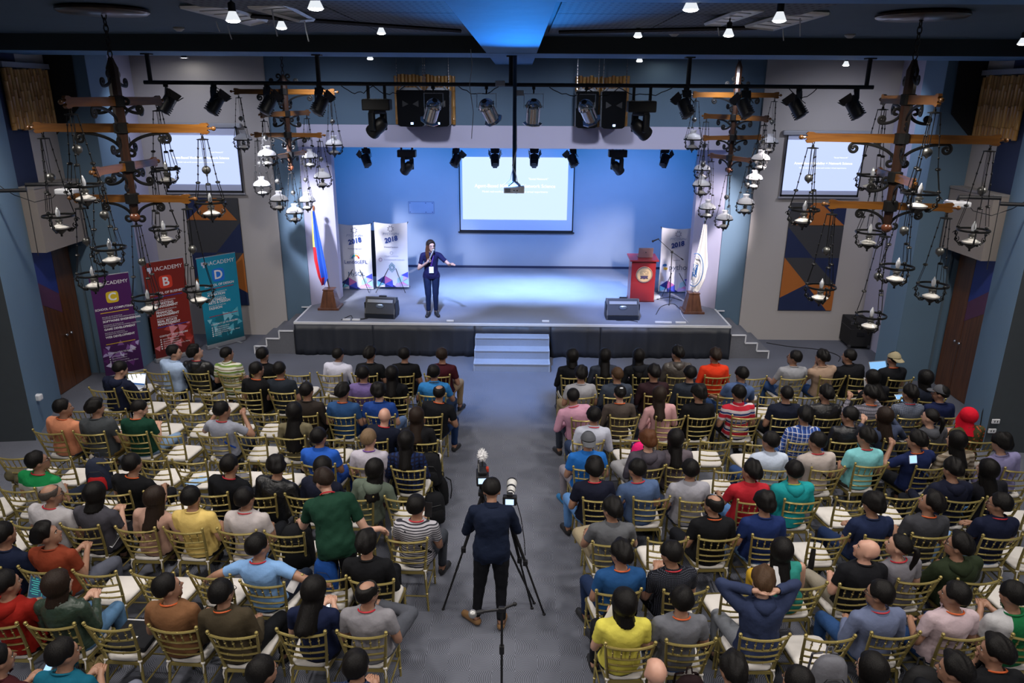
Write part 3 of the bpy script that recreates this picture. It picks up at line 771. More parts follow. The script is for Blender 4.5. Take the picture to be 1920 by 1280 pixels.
# -- moving heads
def moving(loc, rz, tilt, label, sc=1.0, group='moving heads on the bar'):
    e = empty('moving_head_light', loc, 0); e.scale = (sc,)*3; tag(e, label, 'stage light', group)
    b = MB(); b.box((-0.15, -0.03, 0.02), (-0.11, 0.03, 0.24)).box((0.11, -0.03, 0.02), (0.15, 0.03, 0.24)); b.build('hanging_bracket', blk, e)
    bs = MB().rbox((0, 0, -0.05), (0.44, 0.26, 0.17), 0.02).build('base', blk, e)
    b = MB()
    for i in range(5): b.rbox((-0.16+i*0.08, -0.09, 0.038), (0.05, 0.03, 0.012), 0.003)
    b.build('sockets', jb, bs)

    M = Matrix.Translation((0, 0, -0.14)) @ Matrix.Rotation(rz, 4, 'Z')
    b = MB(); b.M = M; b.rbox((0, 0, -0.02), (0.30, 0.12, 0.06), 0.02); b.rbox((-0.14, 0, -0.16), (0.06, 0.11, 0.28), 0.02); b.rbox((0.14, 0, -0.16), (0.06, 0.11, 0.28), 0.02); b.build('yoke', blk, e, 40)
    b = MB(); b.M = M @ Matrix.Translation((0, 0, -0.24)) @ Euler((R_(tilt), 0, 0)).to_matrix().to_4x4()
    b.lathe([(0.05, 0.17), (0.095, 0.13), (0.115, 0.03), (0.11, -0.06), (0.12, -0.13), (0.115, -0.17), (0.095, -0.17)], 16); h = b.build('head', blk, e, 40)
    g = MB(); g.M = b.M.copy(); g.lathe([(0.0, -0.150), (0.06, -0.155), (0.098, -0.165)], 16); g.build('lens', mat('dark_lens', (0.03, 0.05, 0.10), 0.05, 0.0, noise=0, coat=1), h, 60)
moving((barx(705), YP, ZP-0.26), R_(60), 55, 'black moving-head light left of the left speaker pair')
moving((barx(1205), YP, ZP-0.26), R_(-60), 55, 'black moving-head light right of the right speaker pair')
for px, rz, lab in ((763, 50, 'left'), (1158, -50, 'right')):
    p = at(px, 288, y=yh); moving((p.x, yh, p.z+0.05), R_(rz), 50, 'smaller black moving-head light under the header, %s of the big screen' % lab, 0.9, 'moving heads under the stage header')
# header inner ceiling over the stage carrying these lights
o = struct('trim_12', MB().box((-4.6, 16.30, 4.14), (4.4, 16.50, 4.20)), rail_m)
for px in (763, 1158, 685, 855, 928, 1002, 1074, 1248):
    pass

# -- hanging loudspeakers
spkg = mat('speaker_grille', (0.0025, 0.003, 0.004), 0.9, 0.0, noise=0.3, scale=200, spec=0.1)
spkb = mat('speaker_grey_shell', (0.22, 0.24, 0.27), 0.5, noise=0.05)
led = emitmat('blue_led', (0.35, 0.55, 1.0), 5)
def hang_speaker(px0, px1, pt, pb, label):
    y = YW-0.55
    a = at(px0, pb, y=y); b = at(px1, pt, y=y); w = b.x-a.x; h = b.z-a.z
    e = empty('hanging_loudspeaker', ((a.x+b.x)/2, y, a.z)); tag(e, label, 'loudspeaker', 'loudspeakers hung on the header')
    # tapered cabinet with bowed lower edge
    poly = [(-w/2, h-0.02), (-w/2+0.02, h), (w/2-0.02, h), (w/2, h-0.02), (w/2-0.012, 0.03), (w/2-0.06, 0.0), (0, -0.012), (-w/2+0.06, 0.0), (-w/2+0.012, 0.03)]
    c = MB().prism(poly, 0, 0.03, 0.36, 'y').build('cabinet', spkb, e)
    g = MB().prism([(x*0.985, z if z > .1 else z+0.004) for x, z in poly], 0, 0.0, 0.03, 'y').build('grille', spkg, e)
    MB().cbox((0.02, -0.004, 0.06), (0.05, 0.008, 0.04)).build('badge', led, g)
    for s in (-1, 1):
        MB().add([(s*0.04, -0.003, h*.62), (s*0.16, -0.003, h*.72), (s*0.16, -0.003, h*.54)], [(0, 1, 2) if s < 0 else (0, 2, 1)]).build('horn_flare', mat('grille_shade', (0.005, 0.0055, 0.007), .5, noise=0), g)
    hd = MB(); hd.tube([(-w*.40, .06, h), (-w*.22, .06, h+0.09), (w*.22, .06, h+0.09), (w*.40, .06, h)], 0.020, 6); hd.prism([(-w*.42, h), (-w*.25, h+.05), (w*.25, h+.05), (w*.42, h)], 0, .10, .30, 'y'); hd.build('top_handle', spkb, e)
    for s in (-1, 1):
        ch = MB(); x = s*(w/2-0.02)
        for k in range(9): ch.ball((x, .04, h+0.03+k*0.055), (0.011, 0.008, 0.032), 6, 4)
        ch.tube([(x, .04, h+0.03+8*0.055), (x, .04, ZC-a.z)], .005, 5)
        ch.build('hanging_chain', steel, e)
    return e
hang_speaker(745, 795, 169, 237, 'leftmost of the four hanging black loudspeakers')
hang_speaker(797, 843, 169, 237, 'second from left of the hanging black loudspeakers, behind a chrome light')
hang_speaker(1078, 1124, 171, 240, 'third from left of the hanging black loudspeakers, behind a chrome light')
hang_speaker(1126, 1176, 171, 241, 'rightmost of the four hanging black loudspeakers')

# -- projector on its long pole
pz = at(964, 350, y=YP)
pj = empty('ceiling_projector', (pz.x, YP-0.075, pz.z)); tag(pj, 'white projector hanging from the centre on a very long dark pole', 'projector')
MB().tube([(0, 0, 0.10), (0, 0, ZB-pz.z)], 0.030, 8).build('pole', mat('blue_black_pole', (0.02, 0.05, 0.10), 0.4, 0.4, noise=0), pj)
wp = mat('white_plastic', (0.72, 0.73, 0.78), 0.4, noise=0.03)
bd = MB().rbox((0, 0, -0.03), (0.33, 0.28, 0.10), 0.015).build('case', wp, pj)
MB().cbox((-0.10, -0.143, -0.03), (0.085, 0.006, 0.06)).build('vent', mat('vent_grey', (0.25, 0.27, 0.35), .5), bd)
for k, x in enumerate((0.0, 0.05)): MB().cbox((x, -0.143, -0.035), (0.02, 0.006, 0.015)).build('socket', black, bd)
b = MB()
for a in range(4): b.tube([(0, 0, 0.10), (0.13*math.cos(a*1.57+.78), 0.10*math.sin(a*1.57+.78), 0.03)], 0.014, 5)
b.build('mount_arms', mat('blue_black_pole', (0.02, 0.05, 0.10)), pj)
MB().tube([(0.02, -.03, 0.55), (-0.03, -.04, 0.35), (0.03, -.05, 0.2), (0.05, -.1, 0.1), (0.12, -.16, 0.03), (0.04, -.17, -.08), (-.02, -.16, -.04)], 0.006, 5).build('cable', wp, pj)
MB().tube([(0.03, 0, 1.0), (0.035, -.03, 0.6), (-0.02, -.035, 0.3), (-0.06, -.08, 0.14), (-.19, -.1, 0.03)], 0.006, 5).build('cable', wp, pj)
# thin dangling wire left of the pole
a = at(882, 60, y=10.5); 
o = MB().tube([(a.x, 10.5, ZB), (a.x+0.02, 10.5, ZB-0.2), (a.x-0.02, 10.5, ZB-0.45), (a.x+0.03, 10.5, ZB-0.8), (a.x, 10.5, ZB-1.15)], 0.005, 5).build('dangling_wire', jb); tag(o, 'thin dangling wire left of the projector pole', 'wire')

# -- side projectors on horizontal arms
for (pp, pe, s, lab) in (((128, 358), (0, 363), -1, 'left'), ((1795, 382), (1920, 387), 1, 'right')):
    P = at(*pp, y=10.9)
    e = empty('wall_projector', tuple(P)); tag(e, 'white projector on a black horizontal arm from the %s side pillar' % lab, 'projector')
    bd = MB().rbox((0, 0, 0), (0.28, 0.24, 0.08), 0.02).build('case', mat('ivory_plastic', (.42, .43, .46), .5), e)
    MB().lathe([(0.0, 0.16), (0.035, 0.155), (0.04, 0.14)], 12, (s*-0.08, 0, 0), 'y').build('lens', emitmat('projector_lens', (0.55, 0.50, 1.0), 6), bd)
    MB().tube([(0, 0, 0.05), (0, 0, 0.10), (s*0.55, -0.1, 0.10), (s*0.55, -0.1, 0.02), (s*1.9, -0.5, 0.02)], 0.028, 8).build('arm', rail_m, e)
    MB().tube([(s*0.1, 0, 0.05), (s*0.25, 0, -0.10), (s*0.5, -0.05, -0.16), (s*0.75, -0.1, -0.05), (s*0.9, -0.1, 0.05), (s*1.1, -.1, 0.25)], 0.006, 5).build('cable', black, e)
    MB().tube([(s*0.55, -.1, 0.02), (s*0.56, -.1, -0.5), (s*0.57, -.1, -0.95)], 0.006, 5).build('cable', black, e)

# ================================================================= CHANDELIERS
iron = mat('wrought_iron', (0.030, 0.030, 0.030), 0.42, 0.75, noise=0.2, scale=30)
iron2 = mat('aged_silver_iron', (0.16, 0.16, 0.15), 0.4, 0.8, noise=0.3, scale=30)
armw = wood_mat('varnished_arm_wood', (0.085, 0.030, 0.006), (0.22, 0.088, 0.014), 0.35, 4, 'X', 0.4)
trunkw = wood_mat('dark_trunk_wood', (0.016, 0.008, 0.005), (0.050, 0.020, 0.010), 0.4, 4, 'Z', 0.3)
porc = mat('white_porcelain', (0.72, 0.70, 0.66), 0.18, noise=0.08, scale=9, coat=0.6)
milk = mat('milk_glass_shade', (0.90, 0.90, 0.92), 0.15, noise=0, coat=0.5)
N, L = nodes_of(milk); _t = N.new('ShaderNodeBsdfTranslucent'); _t.inputs[0].default_value = (.95, .95, .97, 1); _m = N.new('ShaderNodeMixShader'); _m.inputs[0].default_value = .45
L.new(N['Principled BSDF'].outputs[0], _m.inputs[1]); L.new(_t.outputs[0], _m.inputs[2]); L.new(_m.outputs[0], N['Material Output'].inputs[0])
bulbm = mat('candle_bulb_glass', (0.75, 0.77, 0.80), 0.08, noise=0, coat=1.0, metal=0.3)
def spiral(c, r0, r1, a0, turns, n=26, squash=1):
    return [(c[0]+(r0+(r1-r0)*i/n)*math.cos(a0+turns*2*math.pi*i/n), c[1]+(r0+(r1-r0)*i/n)*math.sin(a0+turns*2*math.pi*i/n)) for i in range(n+1)]
def scroll_mesh(L, H, r=0.011, curl=0.06, name='iron_scroll'):
    """in the XZ plane: rises from the trunk (0,-H) outwards to (L,0) and curls down"""
    pts = []
    for i in range(13):
        t = i/12*math.pi/2
        pts.append((L*math.sin(t)*0.92+0.0, -H+H*(1-math.cos(t))))
    pts = [(L*(1-math.cos(i/12*math.pi/2)), -H+H*math.sin(i/12*math.pi/2)) for i in range(13)]
    c = (L, -curl)
    sp = spiral(c, curl, curl*0.22, math.pi/2, -1.25)
    pts += sp[1:]
    c2 = (0.03, -H-0.035)
    lead = spiral((0.045, -H), 0.045, 0.012, math.pi, 0.9, 14)[::-1]
    b = MB(); b.tube([(x, 0, z) for x, z in lead[:-1]]+[(x, 0, z) for x, z in pts], r, 6, flat=1.8)
    b.ball((sp[-1][0], 0, sp[-1][1]), 0.016, 8, 6)
    return b.mesh(name, iron, 60)
def arm_mesh(half, h=0.085, th=0.035):
    k = half
    prof = [(0.0, h*.46), (k-0.16, h*.42), (k-0.11, h*.44), (k-0.08, h*.56), (k-0.03, h*.58), (k-0.01, h*0.36), (k-0.03, h*0.18), (k+0.0, 0.0)]
    up = prof; full = [(-x, z) for x, z in reversed(up)] + up[1:]
    lo = [(x, -z) for x, z in reversed(full)][1:-1]
    poly = full+lo
    b = MB(); b.prism(poly, 0, -th/2, th/2, 'y')
    for s in (-1, 1):
        b.ball((s*(k+0.035), 0, 0), (0.026, 0.024, 0.024), 10, 6); b.tube([(s*(k-0.01), 0, 0), (s*(k+0.02), 0, 0)], 0.014, 8)
    return b.mesh('arm', armw, 30)
def chain_pts(b, p, q, n, r=0.0048):
    """rod links with little knots"""
    p, q = Vector(p), Vector(q)
    b.tube([p, q], r, 5)
    for i in range(1, n):
        c = p.lerp(q, i/n); b.ball(c, (0.010, 0.010, 0.014), 6, 4)
def lamp_parts(shade, drop=0.62):
    """meshes of one oil lamp, origin at the hanging hook, ring at -drop"""
    D = -drop; R0 = 0.155
    out = {}
    b = MB(); b.lathe([(0.0, -0.03), (0.012, -0.03), (0.014, -0.055), (0.060, -0.062), (0.060, -0.070), (0.010, -0.075), (0.0, -0.075)], 12)
    b.tube([(0.012*math.cos(t), 0, -0.005+0.022*math.sin(t)) for t in [i*math.pi/4 for i in range(9)]], 0.005, 5)
    for k in range(3):
        a = k*2.0944+0.5; c, s = math.cos(a), math.sin(a)
        top = (0.052*c, 0.052*s, -0.068); mid = (0.115*c, 0.115*s, D*0.72); e = (R0*c, R0*s, D+0.015)
        chain_pts(b, top, mid, 5); b.tube([Vector(mid)+Vector((-.022*s, .022*c, 0)), Vector(e)+Vector((-.022*s, .022*c, 0.02))], 0.004, 4); b.tube([Vector(mid)+Vector((.022*s, -.022*c, 0)), Vector(e)+Vector((.022*s, -.022*c, 0.02))], 0.004, 4)
        b.ball(mid, (0.028, 0.028, 0.016), 7, 4); b.ball(e, (0.022, 0.022, 0.018), 7, 4)
    for k in range(3):
        a = k*2.0944+1.5; b.tube([(0.02*math.cos(a), 0.02*math.sin(a), -0.07), (0.012*math.cos(a), 0.012*math.sin(a), D*0.50)], 0.003, 4)
    out['oil_lamp'] = b.mesh('oil_lamp', iron, 60)
    b = MB(); b.ball((0, 0, D*0.53), (0.046, 0.046, 0.044), 12, 8); b.lathe([(0.0, D*0.53-0.062), (0.010, D*0.53-0.05), (0.018, D*0.53-0.038)], 8); out['counterweight_ball'] = b.mesh('counterweight_ball', iron2, 60)
    b = MB(); b.tube([(R0*math.cos(t), R0*math.sin(t), D) for t in [i*math.pi/12 for i in range(24)]], 0.008, 6, closed=True, flat=1.6); out['ring'] = b.mesh('ring', iron, 60)
    for k in range(3):
        b = MB(); a = k*2.0944+0.5; c, s = math.cos(a), math.sin(a)
        path = [(R0, D), (R0+0.02, D-0.04), (R0, D-0.08), (R0+0.012, D-0.12), (R0-0.03, D-0.155), (R0-0.07, D-0.165), (0.06, D-0.16)]
        b.tube([(x*c, x*s, z) for x, z in path], 0.008, 5)
        for (cx, cz, rr, a0) in ((R0+0.012, D-0.055, 0.030, 0), (R0-0.005, D-0.115, 0.030, 2), (R0-0.05, D-0.155, 0.024, 4), (0.085, D-0.165, 0.020, 1)):
            b.tube([(x*c, x*s, z) for x, z in spiral((cx, cz), rr, 0.006, a0, 1.2, 12)], 0.005, 4)
            b.ball((cx*c, cx*s, cz), 0.011, 6, 4)
        out['scroll_bracket%d' % k] = b.mesh('scroll_bracket', iron, 60)
    b = MB(); b.lathe([(0.0, D-0.23), (0.012, D-0.225), (0.010, D-0.205), (0.020, D-0.195), (0.045, D-0.175), (0.072, D-0.150), (0.070, D-0.140), (0.0, D-0.14)], 14); out['oil_bowl'] = b.mesh('oil_bowl', iron, 50)
    b = MB(); b.lathe([(0.060, D-0.148), (0.088, D-0.135), (0.090, D-0.122), (0.060, D-0.105), (0.030, D-0.092), (0.030, D-0.085)], 18); out['porcelain_font'] = b.mesh('porcelain_font', porc, 60)
    b = MB(); b.lathe([(0.030, D-0.088), (0.036, D-0.080), (0.028, D-0.066), (0.040, D-0.055), (0.040, D-0.045), (0.024, D-0.038), (0.020, D-0.010)], 12); out['burner'] = b.mesh('burner', iron2, 50)
    if shade:
        b = MB(); n = 20
        pr = [(0.158, D-0.01), (0.160, D), (0.150, D+0.040), (0.118, D+0.078), (0.070, D+0.100), (0.046, D+0.115), (0.052, D+0.150), (0.062, D+0.165), (0.056, D+0.160), (0.040, D+0.115)]
        b.lathe(pr[:], n); me = b.mesh('glass_shade', milk, 60); out['glass_shade'] = me
    else:
        b = MB(); b.lathe([(0.016, D-0.01), (0.024, D+0.02), (0.022, D+0.05), (0.008, D+0.085), (0.0, D+0.10)], 12); out['candle_bulb'] = b.mesh('candle_bulb', bulbm, 70)
    return out
LP = {True: lamp_parts(True), False: lamp_parts(False, 0.66)}
# meshes with different drops keep true length by choosing the closest of a few
LPD = {}
def lamp_set(shade, drop):
    k = (shade, round(drop/0.08))
    if k not in LPD: LPD[k] = lamp_parts(shade, k[1]*0.08)
    return LPD[k], k[1]*0.08
def hang_lamp(parent, hook, drop, shade, rz, sc, shade_visible=True):
    parts, d = lamp_set(shade, drop)
    root = inst('oil_lamp', parts['oil_lamp'], parent, hook, (0, 0, rz), sc)
    for k, me in parts.items():
        if k != 'oil_lamp': inst(k.rstrip('012'), me, root)
    return root
SM1 = scroll_mesh(0.42, 0.20, 0.010, 0.055); SM2 = scroll_mesh(0.26, 0.16, 0.009, 0.045); SM3 = scroll_mesh(0.17, 0.11, 0.010, 0.040)
def chandelier(label, Y, axis_px, levels, ztop_px, zbot_px, lamps, shade, sc, rose=None):
    """levels: (py of arm at axis, half length, yaw degrees); lamps: ring centres in the photo, matched to arm ends"""
    ax = at(axis_px[0], axis_px[1], y=Y)
    e = empty('chandelier', (ax.x, Y, 0)); tag(e, label, 'chandelier', 'tiered wooden chandeliers')
    def zof(py):
        # height on the vertical axis that lands on this image row
        lo, hi = 0.5, 6.5
        for _ in range(30):
            mid = (lo+hi)/2; v = Vector((ax.x, Y, mid))-CAM
            y_ = 640-FPX*v.dot(UP)/v.dot(fw)
            if y_ > py: lo = mid
            else: hi = mid
        return (lo+hi)/2
    zt, zb = zof(ztop_px), zof(zbot_px)
    e.location.z = zb
    w = 0.062*sc
    t = MB(); H = zt-zb
    t.lathe([(0.0, 0.06), (w*0.6, 0.07), (w*0.75, 0.12), (w*0.8, 0.3*H), (w*0.95, 0.6*H), (w, H-0.10), (w*0.6, H-0.04), (w*0.4, H)], 8); t.build('trunk', trunkw, e, 30)
    MB().ball((0, 0, 0.03), (w*0.9, w*0.9, w*0.85), 14, 10).build('finial_ball', wood_mat('red_ball_wood', (.10, .03, .015), (.2, .07, .03), .3), e, 60)
    # chain up to the ceiling and rose
    c = MB(); k = 0; z = H
    top = ZC-zb
    while z < top-0.02:
        ring = [(0.022*math.cos(a), 0.0, z+0.035+0.040*math.sin(a)) for a in [i*math.pi/4 for i in range(8)]]
        if k % 2: ring = [(0, x, zz) for x, _, zz in ring]
        c.tube(ring, 0.007, 4, closed=True); z += 0.060; k += 1
    c.build('suspension_chain', iron, e)
    if rose:
        r = MB().lathe([(0.0, top-0.07), (0.12, top-0.07), (0.40, top-0.06), (0.43, top-0.04), (0.43, top-0.02), (0.38, top)], 28).build('ceiling_rose', trunkw, e, 40)
    # iron collars on the trunk
    hooks = []
    for i, (py, half, yaw) in enumerate(levels):
        z = zof(py)-zb
        a = inst('arm', arm_mesh(half, 0.10*sc if half > .8 else 0.088*sc), e, (0, 0, z), (0, 0, R_(yaw)))
        for s in (0, math.pi):
            sm = SM1 if half > 0.8 else SM2
            inst('iron_scroll', sm, e, (0.03*math.cos(R_(yaw)+s), 0.03*math.sin(R_(yaw)+s), z-0.05*sc), (0, 0, R_(yaw)+s))
            inst('iron_scroll', SM3, e, (0.045*math.cos(R_(yaw)+s), 0.045*math.sin(R_(yaw)+s), z+0.15*sc), (math.pi, 0, R_(yaw)+s))
            hooks.append((half*0.90*math.cos(R_(yaw)+s), half*0.90*math.sin(R_(yaw)+s), z-0.045*sc))
        MB().lathe([(w*0.8, z-0.06), (w*1.25, z-0.05), (w*1.25, z+0.05), (w*0.8, z+0.06)], 8).build('collar', iron, e, 30)
    hooks.append((0, 0, 0.0))
    # match lamps to hooks by image distance
    def proj(v): d = v-CAM; return Vector((960+FPX*d.dot(RT)/d.dot(fw), 640-FPX*d.dot(UP)/d.dot(fw)))
    free = list(lamps)
    for hk in hooks[::-1]:
        hw = Vector((ax.x+hk[0], Y+hk[1], zb+hk[2]))
        best = None
        for l in free:
            # lamp straight below hook: find z whose row matches
            lo, hi = 0.5, hw.z
            for _ in range(24):
                mid = (lo+hi)/2; p = proj(Vector((hw.x, hw.y, mid)))
                if p.y > l[1]: lo = mid
                else: hi = mid
            p = proj(Vector((hw.x, hw.y, (lo+hi)/2))); dd = abs(p.x-l[0])+ (0 if (hw.z-(lo+hi)/2) > 0.3 else 80)
            if best is None or dd < best[0]: best = (dd, l, hw.z-(lo+hi)/2)
        free.remove(best[1])
        hang_lamp(e, hk, min(max(best[2], 0.40), 1.25), shade, random.random()*2, 1.0 if not shade else 1.0)
    return e
chandelier('large chandelier of crossed wooden arms with bare candle bulbs, left foreground', 8.0, (228, 242),
           [(190, 0.93, 89), (240, 0.93, 1), (312, 0.64, 89), (372, 0.64, 1)], 108, 412,
           [(111, 406), (165, 351), (312, 314), (398, 376), (215, 462), (304, 425), (183, 512), (278, 556), (366, 541)], False, 1.0, True)
chandelier('large chandelier of crossed wooden arms with bare candle bulbs, right foreground', 8.0, (1690, 260),
           [(187, 0.93, 80), (260, 0.96, -10), (332, 0.64, 80), (386, 0.64, -10)], 112, 432,
           [(1505, 397), (1821, 428), (1629, 323), (1720, 367), (1629, 439), (1540, 532), (1675, 501), (1735, 535), (1624, 595)], False, 1.0, True)
chandelier('smaller chandelier with white milk-glass lamp shades, left of the stage opening', 14.0, (533, 172),
           [(172, 0.93, 0), (213, 0.93, 80), (253, 0.64, 0), (290, 0.62, 80)], 140, 318,
           [(451, 265), (617, 268), (503, 292), (583, 296), (597, 333), (492, 345), (523, 377), (574, 377), (551, 402)], True, 1.0)
chandelier('smaller chandelier with white milk-glass lamp shades, right of the stage opening', 14.0, (1381, 178),
           [(178, 0.93, 20), (220, 0.93, 112), (258, 0.64, 20), (296, 0.62, 112)], 115, 322,
           [(1300, 262), (1448, 268), (1308, 316), (1415, 298), (1412, 334), (1320, 345), (1327, 390), (1394, 378), (1357, 408)], True, 1.0)
# ================================================================= BANNERS
def banner_frame(BL, BR, z0, ytl):
    """returns origin, yaw, width"""
    d = Vector((BR.x-BL.x, BR.y-BL.y, 0)); return math.atan2(d.y, d.x), d.length
wtxt = mat('printed_white', (0.80, 0.80, 0.82), 0.6, noise=0)
def solid(name, h): return mat(name, hexc(h), 0.6, noise=0.03, scale=2)
def rollup(label, bl, br, ttop, base, dark, accent, badge_c, letter, school, courses, tri, seed):
    BL = at(*bl, z=0.09); BR = at(*br, z=0.09)
    yaw, w = banner_frame(BL, BR, 0, 0)
    M = (BL+BR)/2
    # height from the top right corner standing over BR
    h = at(*ttop, y=BR.y).z-0.09
    e = empty('rollup_banner', (M.x, M.y, 0), yaw); tag(e, label, 'banner', 'roll-up banners left of the stage')
    MB().rbox((0, 0.02, 0.05), (w+0.03, 0.10, 0.09), 0.02).build('base_cassette', mat('aluminium', (0.6, 0.61, 0.63), 0.3, 0.8), e)
    for x in (-w*0.3, w*0.3): MB().rbox((x, 0.0, 0.012), (0.05, 0.34, 0.02), 0.006).build('foot', mat('aluminium', (0.6, 0.61, 0.63)), e)
    MB().tube([(0, 0.05, 0.05), (0, 0.05, 0.09+h)], 0.010, 6).build('support_pole', rail_m, e)
    MB().rbox((0, 0.01, 0.09+h), (w+0.01, 0.02, 0.03), 0.006).build('top_rail', mat('aluminium', (0.6, 0.61, 0.63)), e)
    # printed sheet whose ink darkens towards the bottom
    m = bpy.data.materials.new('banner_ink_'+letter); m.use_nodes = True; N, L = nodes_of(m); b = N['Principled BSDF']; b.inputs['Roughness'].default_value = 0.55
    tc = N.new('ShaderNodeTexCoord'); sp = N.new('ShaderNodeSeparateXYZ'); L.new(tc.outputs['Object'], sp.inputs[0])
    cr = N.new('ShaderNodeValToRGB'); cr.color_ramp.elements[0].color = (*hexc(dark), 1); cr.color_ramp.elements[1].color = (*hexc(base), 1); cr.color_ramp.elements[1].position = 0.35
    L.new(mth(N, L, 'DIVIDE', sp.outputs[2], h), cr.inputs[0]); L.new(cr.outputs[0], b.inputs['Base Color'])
    s = MB().box((-w/2, -0.001, 0), (w/2, 0.002, h)).build('printed_sheet', m, e, loc=(0, 0, 0.09))
    def T(t, size, x, z, align='CENTER', m_=wtxt, **k): put_text(t, size, m_, s, (x, -0.004, z), align=align, extrude=0.0004, **k)
    # tree crest + name
    c = MB(); c.prism([(-.05, .05), (.05, .05), (.05, -.01), (0.012, -.035), (0.02, -.07), (-0.02, -.07), (-0.012, -.035), (-.05, -.01)], 0, -0.004, -0.002, 'y'); c.build('crest', mat('crest_pale', (.62, .62, .8), .6), s, loc=(-w*0.34, 0, h*0.925))
    T('iACADEMY', w*0.140, w*0.11, h*0.925, space=1.0)
    r = 0.16*w
    bm_ = []
    for k in range(20):
        a = 2*math.pi*k/20; cx, cz = math.cos(a), math.sin(a)
        p = (abs(cx)**0.45*math.copysign(1, cx)*r, abs(cz)**0.45*math.copysign(1, cz)*r); bm_.append(p)
    MB().prism(bm_, 0, -0.004, -0.002, 'y').build('rounded_badge', solid('badge_'+letter, badge_c), s, loc=(0, 0, h*0.785))
    put_text(letter, w*0.30, wtxt, s, (0, -0.006, h*0.785), extrude=0.0004, bold=0.006)
    T(school, w*0.082, 0, h*0.675, bold=0.001)
    am = solid('accent_'+letter, accent)
    MB().box((-w*.36, -0.005, h*.635), (w*.36, -0.002, h*.642)).build('accent_line', am, s)
    z = h*0.595
    for small, big in courses:
        for ln in small: T(ln, w*0.042, -w*.34, z, 'LEFT'); z -= h*0.017
        z -= h*0.010
        for ln in big: T(ln, w*0.082, -w*.34, z, 'LEFT', bold=0.002); z -= h*0.030
        z -= h*0.006
    MB().box((-w*.36, -0.006, h*.318), (w*.40, -0.003, h*.325)).build('accent_line', am, s)
    rnd = random.Random(seed)
    # faceted triangles across the lower part
    tm = [solid('facet_%s_%d' % (letter, i), c_) for i, c_ in enumerate(tri)]
    for k in range(22):
        x = rnd.uniform(-w*.44, w*.44); zz = h*(0.10+0.22*rnd.random()); a = rnd.random()*6.28; rr = w*rnd.uniform(0.06, 0.15)
        pts = []
        for q in range(3):
            px_ = x+rr*math.cos(a+q*2.09); pz_ = zz+rr*math.sin(a+q*2.09)
            pts.append((max(-w*.498, min(w*.498, px_)), max(0.02, pz_)))
        MB().prism(pts, 0, -0.0030-0.00003*k, -0.0020, 'y').build('printed_facet', tm[k % len(tm)], s)
    T('CONTACT US TO INQUIRE', w*0.058, -w*.34, h*0.225, 'LEFT', bold=0.001)
    for k in range(5):
        MB().lathe([(0, -0.0045), (w*.018, -0.0045), (w*.018, -.003)], 8, (-w*.32, 0, h*(0.190-0.024*k)), 'y').build('contact_dot', wtxt, s)
        T(('www.iacademy.edu.ph', '@iacademyeducation', 'facebook.com/iacademy', 'iACADEMY Nexus, Yakal St., Makati', '889-7777')[k], w*0.045, -w*.27, h*(0.190-0.024*k), 'LEFT')
    return e
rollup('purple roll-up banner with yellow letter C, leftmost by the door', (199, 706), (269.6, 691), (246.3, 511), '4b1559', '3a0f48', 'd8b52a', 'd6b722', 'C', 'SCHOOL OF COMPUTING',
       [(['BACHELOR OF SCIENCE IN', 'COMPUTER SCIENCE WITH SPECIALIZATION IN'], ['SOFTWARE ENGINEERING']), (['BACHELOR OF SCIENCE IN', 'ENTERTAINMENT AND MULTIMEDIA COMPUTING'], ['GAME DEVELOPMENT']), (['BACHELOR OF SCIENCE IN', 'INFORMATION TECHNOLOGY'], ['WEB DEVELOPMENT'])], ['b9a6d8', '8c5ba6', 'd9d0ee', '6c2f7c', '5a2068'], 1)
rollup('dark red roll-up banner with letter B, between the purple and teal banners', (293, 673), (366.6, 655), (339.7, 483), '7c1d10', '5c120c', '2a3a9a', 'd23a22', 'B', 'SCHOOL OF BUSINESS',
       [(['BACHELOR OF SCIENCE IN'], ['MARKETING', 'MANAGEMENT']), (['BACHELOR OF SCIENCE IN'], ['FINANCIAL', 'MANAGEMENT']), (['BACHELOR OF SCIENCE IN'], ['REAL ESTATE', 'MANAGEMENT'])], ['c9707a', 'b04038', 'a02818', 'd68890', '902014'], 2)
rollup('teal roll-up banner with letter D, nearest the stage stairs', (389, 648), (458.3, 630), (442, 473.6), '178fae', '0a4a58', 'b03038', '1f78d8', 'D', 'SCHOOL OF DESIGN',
       [(['BACHELOR OF SCIENCE IN'], ['ANIMATION']), (['BACHELOR OF ARTS IN'], ['MULTIMEDIA', 'ARTS & DESIGN']), (['BACHELOR OF ARTS IN'], ['FASHION'])], ['5fb8cc', '2a8ca0', '8ccfe0', '1a7484', '105c6c'], 3)

